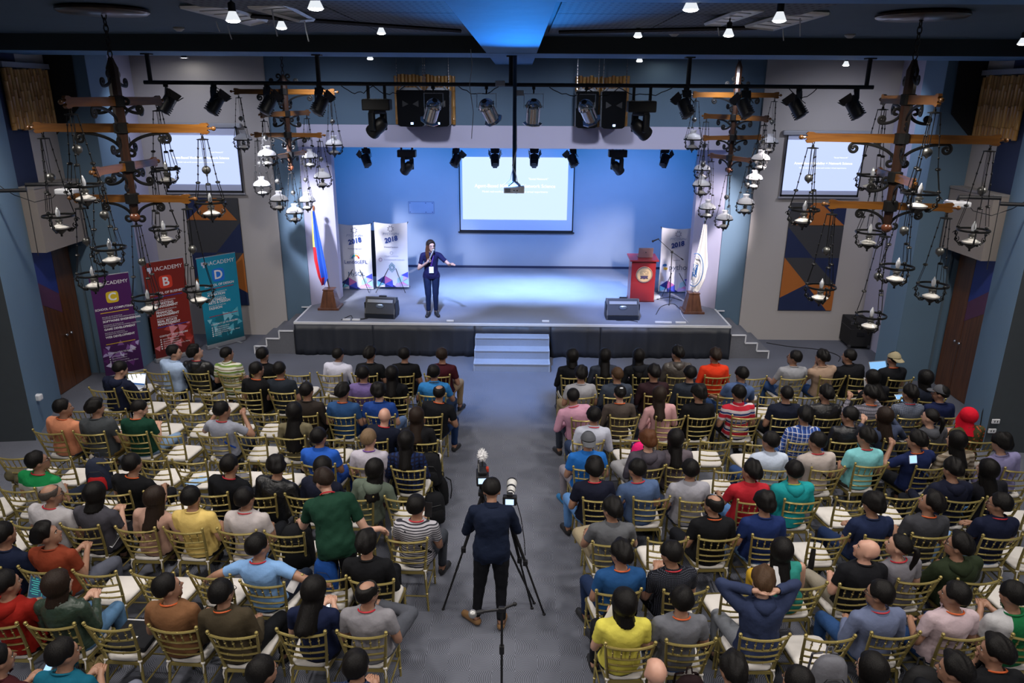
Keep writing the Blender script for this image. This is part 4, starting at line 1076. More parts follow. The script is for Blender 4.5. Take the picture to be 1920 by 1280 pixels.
def xbanner(label, q, kind, yd):
    TL, TR, BR, BL = q
    y = yd; z0 = at((BL[0]+BR[0])/2, (BL[1]+BR[1])/2, y=y).z
    A = at(*BL, y=y); B = at(*BR, y=y); C_ = at(*TL, y=y+0.06); D = at(*TR, y=y+0.06)
    w = ((B.x-A.x)+(D.x-C_.x))/2; h = (C_.z+D.z)/2-z0
    e = empty('x_banner', ((A.x+B.x)/2, y, ZS)); tag(e, label, 'banner', 'white conference banners on the stage')
    zb_ = z0-ZS
    sheet = MB(); n = 8; vs = []; fs = []
    for i in range(n+1):
        for j in range(n+1):
            u, v = i/n, j/n
            vs.append(((u-.5)*w*(1-0.03*math.sin(math.pi*v)), 0.06*v-0.02*math.sin(math.pi*u), zb_+v*h-(0.035*math.sin(math.pi*u) if j == n else 0)))
    for i in range(n):
        for j in range(n): a = i*(n+1)+j; fs.append((a, a+n+1, a+n+2, a+1))
    sheet.add(vs, fs); s = sheet.build('printed_sheet', mat('white_banner_vinyl', (0.74, 0.74, 0.80), 0.5, noise=0.03, scale=2), e, smooth=60)
    leg = MB()
    for sx in (-1, 1):
        leg.tube([(sx*w*0.52, 0.10, zb_+h+0.01), (0, 0.10, zb_+h*0.45), (-sx*w*0.52, 0.05, zb_-0.02)], 0.009, 5)
        leg.tube([(0, 0.12, zb_+h*0.4), (sx*0.35, -0.35, 0.02)], 0.008, 5)
    leg.tube([(0, 0.10, zb_+h*0.45), (0, 0.55, 0.02)], 0.008, 5)
    leg.build('cross_frame', rail_m, e)
    MB().rbox((0, 0.09, zb_+h*0.42), (0.07, 0.05, 0.08), 0.01).build('hub', rail_m, e)
    g = empty('print', (0, -0.026, zb_), 0, e); g.rotation_euler = (R_(-1.5), 0, 0)
    dk = solid('ink_navy', '1b2a5c'); bl = solid('ink_blue', '1d3f8c'); gr = solid('ink_grey', '9aa3c0')
    def T(t, size, x, z, m_=dk, **k): put_text(t, size, m_, g, (x, 0.002-0.004+0.01*(z/h), z*1.0), extrude=0.0004, **k)
    # ring of eight rays emblem
    r = MB(); pts = []
    for k in range(16):
        a = k*math.pi/8; rr = 0.075*w/0.8*(0.92 if k % 2 else 0.60)
        pts.append((rr*math.cos(a), 0, rr*math.sin(a)))
    r.tube(pts, 0.0050, 5, closed=True); 
    for k in range(8):
        a = k*math.pi/4+math.pi/8; r.ball((0.075*w/.8*math.cos(a), 0, 0.075*w/.8*math.sin(a)), 0.007, 6, 4)
    r.build('star_emblem', dk, g, loc=(0, 0, h*0.905))
    T('PYCONPH', w*0.105, 0, h*0.825, gr, shear=0.25)
    me = text_mesh('2018', w*0.20, bold=0.006, shear=0.15, extrude=0.0004); me.materials.clear(); me.materials.append(bl)
    inst('lettering', me, g, (0, 0.0, h*0.74), (math.pi/2, R_(-14), 0))
    if kind == 0:
        T('Premium Sponsors', w*.055, 0, h*.625); T('LenddoEFL', w*.155, 0, h*.42, bl); T('MySQL', w*.17, 0, h*.235, solid('ink_steel', '4a6a8c'))
        cols = ['2a6fb0', '2a9ac0', '35b0a8', 'e0a030', 'd86a28', 'c03028']
        for k, c in enumerate(cols):
            a0, a1 = math.pi-k*math.pi/6, math.pi-(k+1)*math.pi/6+0.05
            P = [(rr*math.cos(a), rr*math.sin(a)) for rr, a in ((.06, a0), (.10, a0), (.10, a1), (.06, a1))]
            MB().prism(P, 0, -0.002, 0, 'y').build('arc_segment', solid('ink_arc%d' % k, c), g, loc=(0, 0, h*.475))
        for k in range(9):
            a = math.pi-k*math.pi/10; MB().ball((.125*math.cos(a), 0, .125*math.sin(a)), 0.008, 6, 4).build('dot', bl, g, loc=(0, 0, h*.475))
    elif kind == 1:
        T('Diamond Sponsors', w*.055, 0, h*.625); T('Cloud Commons', w*.06, 0, h*.485, gr); T('Commonwealth Software', w*.06, 0.06, h*.43, gr)
        MB().tube([(0.035*math.cos(k*math.pi/5), 0, 0.035*math.sin(k*math.pi/5)) for k in range(10)], .004, 5, closed=True).build('round_logo', gr, g, loc=(0, 0, h*.535))
        MB().tube([(0.04*math.cos(k*math.pi/5), 0, 0.04*math.sin(k*math.pi/5)) for k in range(10)], .006, 5, closed=True).build('ring_logo', solid('ink_pinkgrey', 'b08cae'), g, loc=(-w*.34, 0, h*.43))
        tl = solid('ink_teal', '1a8c9c')
        for s_, dz in ((.07, 0), (.045, 0)): MB().tube([(s_, 0, 0), (0, 0, s_*1.1), (-s_, 0, 0), (0, 0, -s_*1.1)], .006, 4, closed=True).build('diamond_logo', tl, g, loc=(0, 0, h*.31))
        MB().tube([(.07, 0, -.035), (0, 0, -.115), (-.07, 0, -.035)], .006, 4).build('chevron_logo', tl, g, loc=(0, 0, h*.31))
        MB().tube([(.07, 0, .035), (0, 0, .115), (-.07, 0, .035)], .006, 4).build('chevron_logo', tl, g, loc=(0, 0, h*.31))
    else:
        T('Hosted by', w*.05, 0, h*.50); T('python', w*.24, w*.12, h*.385, solid('ink_darkgrey', '55607c')); MB().box((-w*.02, -.001, h*.335), (w*.42, 0.001, h*.338)).build('underline', gr, g)
        for c, dx, dz, in (('2f6ca8', -.012, .018), ('e8c040', .012, -.018)):
            s_ = 1 if dz > 0 else -1
            MB().prism([(-.05, 0), (-.05, s_*.035), (-.02, s_*.055), (.03, s_*.055), (.045, s_*.035), (.045, s_*.0), (.0, -s_*.005)], 0, -.002, 0, 'y').build('interlocked_logo', solid('ink_'+c, c), g, loc=(-w*.33+dx, 0, h*.395+dz))
    # faceted triangle border along the bottom
    cc = {'n': '24307c', 'p': 'c26aa8', 'b': '4a55c8', 't': '7cc4d8', 'l': 'c8b0e8', 'm': 'a8d4e0', 'k': 'd890c0'}
    tris = [('n', (0.02, .10), (.26, .18), (.26, .05)), ('p', (.26, .18), (.50, .11), (.26, .05)), ('b', (.26, .05), (.50, .11), (.52, .0)), ('t', (.02, .10), (.26, .05), (.02, 0.01)), ('n', (.26, .05), (.52, .0), (.26, .0)),
            ('m', (.66, .14), (.84, .19), (.82, .09)), ('m', (.66, .14), (.82, .09), (.64, .05)), ('l', (.84, .19), (1, .15), (.82, .09)), ('b', (.78, .19), (1., .245), (1., .15)), ('k', (.64, .05), (.82, .09), (.98, .03)), ('l', (.54, .0), (.64, .07), (.98, .03)), ('n', (.52, .035), (.62, .0), (.50, .0)), ('m', (.82, .09), (1, .13), (1, .03))]
    for k, t in enumerate(tris):
        P = [((u-.5)*w*.97, v*h) for u, v in t[1:]]
        MB().prism(P, 0, -0.001-k*0.0001, 0.002, 'y').build('printed_facet', solid('ink_tri_'+t[0], cc[t[0]]), g)
    return e
xbanner('white conference banner with a colour-wheel logo, leftmost on the stage beside the blue flag', ((633, 420.6), (695.6, 418), (700.6, 540), (639.4, 542)), 0, 17.2)
xbanner('white conference banner with a teal diamond logo, just left of the speaker', ((702.5, 417), (764.4, 416), (767.5, 537), (706, 538)), 1, 17.2)
xbanner('white conference banner with blue and yellow logo behind the microphone stand', ((1242.5, 424), (1303.4, 429), (1294, 548), (1233.4, 545)), 2, 17.1)
# dark panels standing in the wings behind the banners
for (px0, px1, pt, pb, lab) in ((622, 640, 432, 520, 'tall black panel standing behind the leftmost stage banner'), (695, 706, 432, 515, 'tall black panel visible between the two left stage banners')):
    A = at(px0, pb, y=18.6); B = at(px1, pt, y=18.6)
    o = MB().rbox(((A.x+B.x)/2, 18.6, (ZS+B.z)/2), (B.x-A.x+0.1, 0.06, B.z-ZS), 0.01).build('dark_panel', black); tag(o, lab, 'panel')

# ================================================================= FLAGS
basew = wood_mat('flag_base_wood', (0.075, 0.025, 0.012), (0.17, 0.065, 0.03), 0.35, 4, 'Z', 0.4)
def flag_base(e):
    MB().rbox((0, 0, 0.025), (0.46, 0.46, 0.05), 0.01).build('base_plinth', basew, e)
    b = MB(); a, c = 0.18, 0.11
    b.add([(-a, -a, .05), (a, -a, .05), (a, a, .05), (-a, a, .05), (-c, -c, .42), (c, -c, .42), (c, c, .42), (-c, c, .42)], [(0, 3, 2, 1), (4, 5, 6, 7), (0, 1, 5, 4), (1, 2, 6, 5), (2, 3, 7, 6), (3, 0, 4, 7)])
    b.build('tapered_base', basew, e)
    MB().rbox((0, 0, 0.43), (0.25, 0.25, 0.025), 0.006).build('base_cap', basew, e)
def drape(prof, fold, n=20, m=26, depth=0.05, ph=0):
    """prof: list of (z, x_left, x_right); returns verts/faces of a folded hanging cloth"""
    vs = []; fs = []
    for j in range(m+1):
        t = j/m; k = t*(len(prof)-1); i0 = min(int(k), len(prof)-2); f = k-i0
        z, a, b = [prof[i0][q]*(1-f)+prof[i0+1][q]*f for q in range(3)]
        for i in range(n+1):
            u = i/n; vs.append((a+(b-a)*u, -0.03+depth*math.sin(u*fold*math.pi*2+ph+t*1.5)*(0.4+0.6*t), z))
    for j in range(m):
        for i in range(n): q = j*(n+1)+i; fs.append((q, q+1, q+n+2, q+n+1))
    return vs, fs
def flag(base_px, label, top_px, kind):
    P = at(*base_px, z=ZS)+Vector((.10 if kind == 0 else -.12, -.16, 0)); e = empty('standing_flag', (P.x, P.y, ZS)); tag(e, label, 'flag')
    flag_base(e)
    T = at(*top_px, y=P.y); t = Vector((T.x-P.x, 0.02, T.z-ZS))
    MB().tube([(0, 0, 0.43), t], 0.014, 8).build('flag_pole', basew if kind == 0 else white_trim, e)
    MB().ball(t+Vector((0, 0, 0.05)), (0.03, 0.03, 0.06), 8, 6).build('pole_finial', steel if kind else basew, e)
    zt = t.z
    if kind == 0:
        vs, fs = drape([(zt, t.x-.04, t.x+.02), (zt*.72, t.x-.07, t.x+.11), (zt*.5, t.x-.07, t.x+.18), (zt*.33, t.x-.02, t.x+.22), (0.52, t.x+.04, t.x+.13)], 1.6, depth=.05)
        c = MB().add(vs, fs); me = c.mesh('flag_cloth', [mat('flag_blue_cloth', (0.012, 0.07, 0.42), .7), mat('flag_red_cloth', (0.50, 0.01, 0.02), .7), mat('flag_yellow_cloth', (.75, .62, .12), .7)], 60)
        for p in me.polygons:
            i = p.index % 20; j = p.index//20
            p.material_index = 0 if i >= 7 else 1
            if j < 9: p.material_index = 0 if i > 3 else 2
            if 9 <= j < 18 and i <= 6: p.material_index = 1
            if j >= 20 and i < 12: p.material_index = 1
        inst('flag_cloth', me, e)
    else:
        vs, fs = drape([(zt, t.x-.04, t.x+.03), (zt*.75, t.x-.10, t.x+.07), (zt*.55, t.x-.17, t.x+.13), (zt*.38, t.x-.20, t.x+.09), (zt*.25, t.x-.19, t.x+.0), (0.46, t.x-.17, t.x-.04)], 1.8, depth=.05)
        MB().add(vs, fs).build('flag_cloth', mat('white_flag_cloth', (.70, .69, .66), .75, noise=.05), e, smooth=60)
        bl = mat('emblem_blue_thread', (.03, .12, .32), .7)
        n = 18; pts = [(t.x-.16+.17*math.cos(a)*(1), -.13, zt*.50+.36*math.sin(a)) for a in [-math.pi*.65+k*math.pi*1.25/n for k in range(n+1)]]
        MB().tube(pts, .010, 5).build('ring_emblem', bl, e)
        pts = [(t.x-.16+.13*math.cos(a), -.13, zt*.50+.30*math.sin(a)) for a in [-math.pi*.65+k*math.pi*1.25/n for k in range(n+1)]]
        MB().tube(pts, .004, 5).build('ring_emblem', bl, e)
        b = MB(); rnd = random.Random(4)
        for k in range(8): b.tube([(t.x-.17+rnd.uniform(-.05, .07), -.135, zt*.50+rnd.uniform(-.18, .16)) for _ in range(3)], .008, 4)
        b.build('embroidered_figure', bl, e)
flag((615, 573), 'blue and red national flag in a brown wooden base, left of the stage', (588, 395), 0)
flag((1304, 580), 'white flag with a blue ring emblem on a brown wooden base, right of the stage', (1322, 420), 1)

# ================================================================= LECTERN, LAPTOP, MIC STAND
redw = mat('red_lacquered_wood', (0.27, 0.016, 0.016), 0.35, noise=0.12, scale=3, coat=0.4)
P = at(1203, 566, z=ZS); A = at(1181, 566, z=ZS); B = at(1226.5, 567, z=ZS); lw = B.x-A.x
ztop = at(1206, 484, y=P.y).z-ZS
le = empty('lectern', (P.x, P.y, ZS), R_(0)); tag(le, 'glossy red wooden lectern with a round cream seal', 'lectern')
MB().rbox((0, 0.22, ztop/2-0.02), (lw, 0.44, ztop-0.06), 0.01).build('body', redw, le)
b = MB(); b.M = Matrix.Translation((0, 0.22, ztop-0.03)) @ Euler((R_(4), 0, 0)).to_matrix().to_4x4(); b.rbox((0, 0, 0), (lw+0.10, 0.58, 0.035), 0.01); b.build('top', redw, le)
MB().rbox((0, 0.22, 0.02), (lw+0.02, 0.46, 0.04), 0.008).build('plinth', mat('dark_red_wood', (0.12, 0.01, 0.01), .4), le)
sealz = at(1209, 515, y=P.y).z-ZS
gold = mat('seal_cream', (0.58, 0.38, 0.17), 0.5, noise=.1, scale=30); dk = mat('seal_ink', (0.06, 0.035, 0.07), .6); mid_ = mat('seal_tan', (.42, .28, .13), .5)
MB().lathe([(0, -0.012), (0.185, -0.012), (0.19, 0.0)], 36, (0.02, 0, sealz), 'y').build('seal_disc', gold, le)
MB().tube([(0.02+0.178*math.cos(k*math.pi/16), -0.014, sealz+0.178*math.sin(k*math.pi/16)) for k in range(32)], 0.006, 5, closed=True).build('seal_ring', dk, le)
MB().tube([(0.02+0.160*math.cos(k*math.pi/16), -0.014, sealz+0.160*math.sin(k*math.pi/16)) for k in range(32)], 0.003, 5, closed=True).build('seal_ring', dk, le)
MB().prism([(-.09, .085), (.0, .10), (.09, .085), (.10, .04), (.07, -.02), (.0, -.05), (-.07, -.02), (-.10, .04)], 0, -.020, -.012, 'y').build('shield', mid_, le, loc=(0.02, 0, sealz))
for (x, z, r_) in ((-.03, .05, .018), (.035, .05, .018), (0, .02, .022)): MB().ball((x+.02, -.02, z+sealz), (r_, .006, r_), 8, 5).build('shield_charge', gold, le)
MB().prism([(-.09, -.02), (.09, -.02), (.07, -.05), (.09, -.09), (.03, -.075), (0, -.10), (-.03, -.075), (-.09, -.09), (-.07, -.05)], 0, -.026, -.018, 'y').build('ribbon', dk, le, loc=(0.02, 0, sealz))
lp = empty('laptop', (P.x+0.04, P.y+0.12, ZS+ztop-0.015)); tag(lp, 'open laptop with bronze lid standing on the red lectern', 'laptop')
lm = mat('bronze_aluminium', (0.28, 0.16, 0.14), 0.4, 0.4, noise=0)
MB().rbox((0, 0.12, 0.012), (0.33, 0.24, 0.015), 0.005).build('base', lm, lp)
b = MB(); b.M = Matrix.Translation((0, 0, 0.018)) @ Euler((R_(12), 0, 0)).to_matrix().to_4x4(); b.rbox((0, 0, 0.11), (0.33, 0.008, 0.22), 0.003); ld = b.build('lid', lm, lp)
MB().lathe([(0, -0.006), (0.012, -0.006), (0.012, 0)], 10, (0, -0.03, 0.13), 'y').build('lid_mark', black, ld)
def mic_stand(base, hub, mic, tail, label, y_off=0.0):
    P = at(*base, z=ZS); H = at(*hub, y=P.y); e = empty('microphone_stand', (P.x, P.y, ZS)); tag(e, label, 'microphone stand')
    h = Vector((H.x-P.x, 0, H.z-ZS))
    MB().tube([(0, 0, 0.10), h*0.5, h], [0.013, 0.012, 0.008], 8).build('pole', rail_m, e)
    for a in (0.3, 2.5, 4.5): MB().tube([(0, 0, 0.12), (0.32*math.cos(a), 0.32*math.sin(a), 0.012)], 0.009, 6).build('leg', rail_m, e)
    M_ = at(*mic, y=P.y-0.1); T_ = at(*tail, y=P.y+0.05); m = M_-Vector((P.x, P.y, ZS)); t = T_-Vector((P.x, P.y, ZS))
    MB().tube([t, h, m], 0.007, 6).tube([t, t+(h-t)*0.2], 0.013, 8).build('boom_arm', rail_m, e)
    MB().rbox(h, (0.05, 0.05, 0.06), 0.01).build('clutch', rail_m, e)
    d = Vector((m.x-h.x, -0.2, -0.10)).normalized()
    MB().tube([m-d*0.02, m+d*0.13], [0.012, 0.017], 8).ball(m+d*0.15, 0.026, 10, 8).build('microphone', rail_m, e, smooth=50)
    return e
mic_stand((1255, 566), (1260, 472), (1234, 448), (1281, 487), 'black boom microphone stand right of the red lectern')

# ================================================================= FLOOR MONITORS
mg = mat('monitor_grille', (0.012, 0.016, 0.026), 0.5, 0.3, noise=.3, scale=150); mtop = mat('monitor_grey_top', (0.05, 0.052, 0.055), .5)
def monitor(px0, px1, pyb, label, rz):
    A = at(px0, pyb, z=ZS); B = at(px1, pyb, z=ZS); w = B.x-A.x
    e = empty('floor_monitor', ((A.x+B.x)/2, A.y, ZS), rz); tag(e, label, 'loudspeaker')
    prof = [(0.0, 0.0), (0.36, 0.0), (0.42, 0.10), (0.30, 0.40), (0.16, 0.43), (0.0, 0.10)]
    MB().prism(prof, 0, -w/2, w/2, 'x').build('cabinet', mtop, e)
    c = MB(); c.prism([(-0.008, 0.01), (0.02, 0.0), (0.02, 0.095), (-0.008, 0.095)], 0, -w*0.46, w*.46, 'x'); c.build('connector_panel', mg, e)
    c = MB(); c.prism([(-0.010, 0.11), (0.145, 0.42), (0.160, 0.415), (0.01, 0.105)], 0, -w*.46, w*.46, 'x'); g = c.build('grille', mg, e)
    MB().ball((0.0, 0.05, 0.26), (0.09, 0.03, 0.05), 12, 6).build('port', mat('port_silver', (.35, .42, .5), .3, .8), g)
    c = MB(); c.prism([(0.09, 0.32), (0.12, 0.38), (0.13, 0.375), (0.10, 0.315)], 0, -w*.42, w*.42, 'x'); c.build('silver_strip', mat('monitor_strip', (.20, .22, .25), .4), e, loc=(0, -0.012, 0.006))
    MB().rbox((0.02, 0.24, 0.425), (0.16, 0.06, 0.03), 0.01).build('carry_handle', black, e)
    for s in (-1, 1): MB().rbox((s*w*.5, 0.2, .18), (0.02, 0.30, 0.30), 0.01).build('side_cheek', rail_m, e)
monitor(683, 741, 597, 'black wedge monitor speaker on the stage, left, near the speaker', R_(-6))
monitor(1137, 1198, 600, 'black wedge monitor speaker on the stage, right, below the lectern', R_(0))
# power strips and cables at the stage edge
def cable_px(pts, name, label, m=black, r=0.007, z=ZS, parent=None):
    P = [at(x, y, z=z)+Vector((0, 0, r)) for x, y in pts]
    # smooth
    Q = []
    for i in range(len(P)-1):
        p0 = P[max(i-1, 0)]; p1 = P[i]; p2 = P[i+1]; p3 = P[min(i+2, len(P)-1)]
        for k in range(5):
            t = k/5; Q.append(0.5*((2*p1)+(p2-p0)*t+(2*p0-5*p1+4*p2-p3)*t*t+(3*p1-p0-3*p2+p3)*t**3))
    Q.append(P[-1])
    o = MB().tube(Q, r, 6).build(name, m, parent); 
    if label: tag(o, label, 'cable')
    return o
for (px, py, w, lab) in ((650, 600.5, .16, 'white power strip left of the left floor monitor'), (668, 600.8, .16, 'white power strip touching the left floor monitor cables'), (844, 603, .15, 'small white card on the stage edge near the speaker'), (1023, 603.5, .15, 'small white card on the stage edge, centre'), (1236, 605.5, .18, 'white power strip right of the right floor monitor'), (1251, 606, .18, 'second white power strip right of the right floor monitor'), (1276, 606, .22, 'dark and white power adapter at the right stage edge')):
    p = at(px, py, z=ZS)
    o = MB().rbox((0, 0, 0.02), (w, 0.055, 0.035), 0.008).build('power_strip' if 'strip' in lab or 'adapter' in lab else 'white_card', white_trim); o.location = p; tag(o, lab, 'power strip' if 'strip' in lab or 'adapter' in lab else 'card')
cable_px([(640, 600), (658, 592), (663, 598), (690, 597), (668, 601)], 'cable', 'black cable tangle beside the left floor monitor')
cable_px([(1145, 599), (1150, 594), (1156, 601), (1180, 601), (1196, 604)], 'cable', 'black cable in front of the right floor monitor')
cable_px([(1290, 605), (1281, 595), (1276, 583), (1281, 575), (1290, 571), (1286, 566)], 'cable', 'white cable running up to the right flag base', white_trim)
cable_px([(1230, 590), (1240, 575), (1262, 570), (1275, 580)], 'cable', 'black cable under the microphone stand')
cable_px([(1437, 643), (1480, 650), (1530, 655), (1560, 662), (1575, 670), (1572, 678)], 'cable', 'thin black cable on the carpet right of the stage', black, 0.008, 0.0)
p = at(1228, 560, z=ZS); o = MB().rbox((0, 0, 0.04), (0.22, 0.16, 0.08), 0.01).build('adapter_box', mat('pale_box', (.5, .52, .5), .5)); o.location = p; tag(o, 'small pale box on the stage between lectern and microphone stand', 'box')

# flight cases
def case(px0, px1, pyb, zt, label, rz=0, y=None, d=0.6):
    A = at(px0, pyb, z=0); B = at(px1, pyb, z=0); w = B.x-A.x
    e = empty('flight_case', ((A.x+B.x)/2, A.y+d/2, 0), rz); tag(e, label, 'equipment case')
    MB().rbox((0, 0, zt/2+0.03), (w, d, zt-0.06), 0.02).build('body', black, e)
    for sx in (-1, 1):
        for z in (0.07, zt-0.04): MB().rbox((sx*(w/2-.02), -d/2+0.01, z), (0.06, 0.04, 0.06), 0.01).build('corner_guard', mat('dull_steel', (.12, .12, .13), .4, .8), e)
    MB().rbox((0, -d/2-0.004, zt*.55), (0.16, 0.02, 0.09), 0.006).build('recessed_handle', rail_m, e)
    MB().box((-w/2-.003, -d/2-.003, zt*.72), (w/2+.003, d/2, zt*.73)).build('lid_seam', mat('dull_steel', (.12, .12, .13)), e)
case(1592, 1630, 655, 0.62, 'black equipment case standing against the wall right of the stage', R_(-4))
case(283, 308, 664, 0.80, 'black equipment box behind the red roll-up banner', R_(0), d=0.4)
# wall sockets on the right pillar
for (px, py) in ((1872, 793), (1865, 811)):
    p = at(px, py, y=10.17); o = MB().rbox((0, 0, 0), (0.115, 0.02, 0.07), 0.005).build('wall_socket', white_trim); o.location = (p.x, 10.235, p.z)
    MB().cbox((-0.02, -0.011, 0), (0.012, 0.003, 0.03)).cbox((0.02, -0.011, 0), (0.012, 0.003, 0.03)).build('slots', black, o)
    tag(o, 'white wall socket on the grey right pillar, %s one' % ('upper' if py < 800 else 'lower'), 'wall socket')
p = at(1826, 777, x=7.35); o = MB().rbox((0, 0, 0), (0.03, 0.12, 0.09), 0.005).build('wall_socket', black); o.location = (7.42, 10.75, 0.62); tag(o, 'dark wall socket with plugs on the right pillar beside the red headscarf', 'wall socket')
MB().rbox((-0.03, 0, -0.05), (0.05, 0.06, 0.04), 0.005).build('plug', white_trim, o)
MB().tube([(-.05, 0, -.05), (-.10, -.05, -.15), (-.12, -.1, -.35), (-.06, -.1, -.58)], .008, 5).build('cable', black, o)
p = at(92, 782, x=-7.7); o = MB().rbox((0, 0, 0), (0.10, 0.10, 0.10), 0.02).build('wall_junction', white_trim); o.location = (-7.62, 10.72, 0.55); tag(o, 'small white box at the foot of the left blue pillar', 'wall socket')
# ================================================================= CHAIRS
goldm = mat('antique_gold_lacquer', (0.36, 0.29, 0.10), 0.28, 0.45, noise=0.15, scale=12)
cushm = mat('white_seat_cushion', (0.66, 0.63, 0.60), 0.8, noise=0.06, scale=6, bump=0.15, bscale=14)
def chair_proto():
    M = {}
    def post(z):  # half width, y at height z of the rear post
        if z <= 0.45: t = z/0.45; return 0.185+(0.150-0.185)*t, -0.255+(-0.195+0.255)*t
        t = (z-0.45)/0.47; return 0.150+(0.205-0.150)*t, -0.195-0.115*t**1.3
    for s, nm in ((-1, 'l'), (1, 'r')):
        b = MB(); zs = [0, .12, .24, .36, .45, .55, .65, .75, .85, .905]
        b.tube([(s*post(z)[0], post(z)[1], z) for z in zs], [.011, .012, .013, .014, .015, .0145, .014, .0135, .012, .011], 8)
        w, y = post(.92); b.ball((s*w, y, .925), (.017, .017, .016), 8, 6); b.ball((s*post(.905)[0], post(.905)[1], .905), (.016, .016, .006), 8, 4)
        for z in (.20, .60): b.ball((s*post(z)[0], post(z)[1], z), (.018, .018, .007), 8, 4)
        M['rear'+nm] = b.mesh('leg', goldm, 50)
        b = MB(); b.tube([(s*.195, .205, 0), (s*.192, .20, .2), (s*.190, .195, .43)], [.011, .013, .015], 8)
        for z in (.10, .30): b.ball((s*.193, .20, z), (.018, .018, .007), 8, 4)
        M['front'+nm] = b.mesh('leg', goldm, 50)
    def rail(z, sag, r, n=9):
        w, y = post(z); return [(x*w, y-sag*(1-x*x), z-0.006*(1-x*x)) for x in [-1+2*i/(n-1) for i in range(n)]]
    for k, (z, sag, r) in enumerate(((.885, .040, .012), (.745, .034, .010), (.655, .028, .009), (.575, .022, .009))):
        b = MB(); P = rail(z, sag, r); b.tube(P, r, 6)
        for q in (.33, .67): 
            c = Vector(P[int(q*8)]); b.ball(c, (.005, .014, .014), 6, 4)
        M['rail%d' % k] = b.mesh('back_rail', goldm, 50)
    for k in range(5):
        x = -0.72+k*0.36; w0, y0 = post(.885); w1, y1 = post(.745)
        p = (x*w0, y0-.040*(1-x*x), .885); q = (x*w1, y1-.034*(1-x*x), .745)
        b = MB(); b.tube([p, q], .0065, 5); c = Vector(p).lerp(Vector(q), .5); b.ball(c, (.012, .012, .007), 6, 4)
        M['sp%d' % k] = b.mesh('spindle', goldm, 50)
    b = MB()
    o = [(-.155, -.20), (.155, -.20), (.205, .21), (-.205, .21)]
    b.prism([(-.165, -.205), (.165, -.205), (.212, .20), (.19, .222), (-.19, .222), (-.212, .20)], 0, .415, .445, 'z'); M['frame'] = b.mesh('seat_frame', goldm)
    b = MB()
    for z0, z1, gr in ((.445, .455, -.004), (.455, .478, .004), (.478, .492, -.004), (.492, .497, -.03)): pass
    rows = [(.446, -.010), (.455, .002), (.475, .006), (.488, -.004), (.495, -.03), (.498, -.08)]
    base = []
    import math as _m
    for k in range(20):
        a = 2*_m.pi*k/20; cx, sy = _m.cos(a), _m.sin(a)
        ux = abs(cx)**.38*_m.copysign(1, cx); uy = abs(sy)**.38*_m.copysign(1, sy)
        yy = 0.005+uy*.210; base.append((ux*(.158+(yy+.2)/.41*.047), yy))
    vs = []; fs = []
    for z, g in rows:
        for x, y in base:
            L_ = _m.hypot(x, y); f = (L_+g)/L_; vs.append((x*f, y*f, z))
    for r in range(len(rows)-1):
        for k in range(20): k2 = (k+1) % 20; fs.append((r*20+k, r*20+k2, (r+1)*20+k2, (r+1)*20+k))
    fs.append(tuple(range(100, 120))); fs.append(tuple(range(19, -1, -1)))
    b.add(vs, fs)
    for s in (-1, 1): b.ball((s*.155, -.205, .462), (.022, .018, .014), 7, 5); b.tube([(s*.155, -.21, .46), (s*.165, -.225, .42), (s*.160, -.23, .37)], [.008, .006, .004], 5)
    M['cushion'] = b.mesh('cushion', cushm, 50)
    for nm, p, q in (('st0', (-.19, .205, .17), (.19, .205, .17)), ('st1', (-.193, .205, .23), (-.172, -.232, .23)), ('st2', (.193, .205, .23), (.172, -.232, .23)), ('st3', (-.175, -.236, .17), (.175, -.236, .17))):
        M[nm] = MB().tube([p, q], .008, 6).mesh('stretcher', goldm, 50)
    return M
CH = chair_proto()
CHN = {'cushion': 'cushion', 'frame': 'seat_frame'}
def make_chair(loc, rz):
    e = empty('banquet_chair', loc, rz)
    for k, me in CH.items(): inst(me.name.split('.')[0], me, e)
    return e
ORD = ['front', 'second', 'third', 'fourth', 'fifth', 'sixth', 'seventh', 'eighth', 'ninth', 'tenth', 'eleventh']
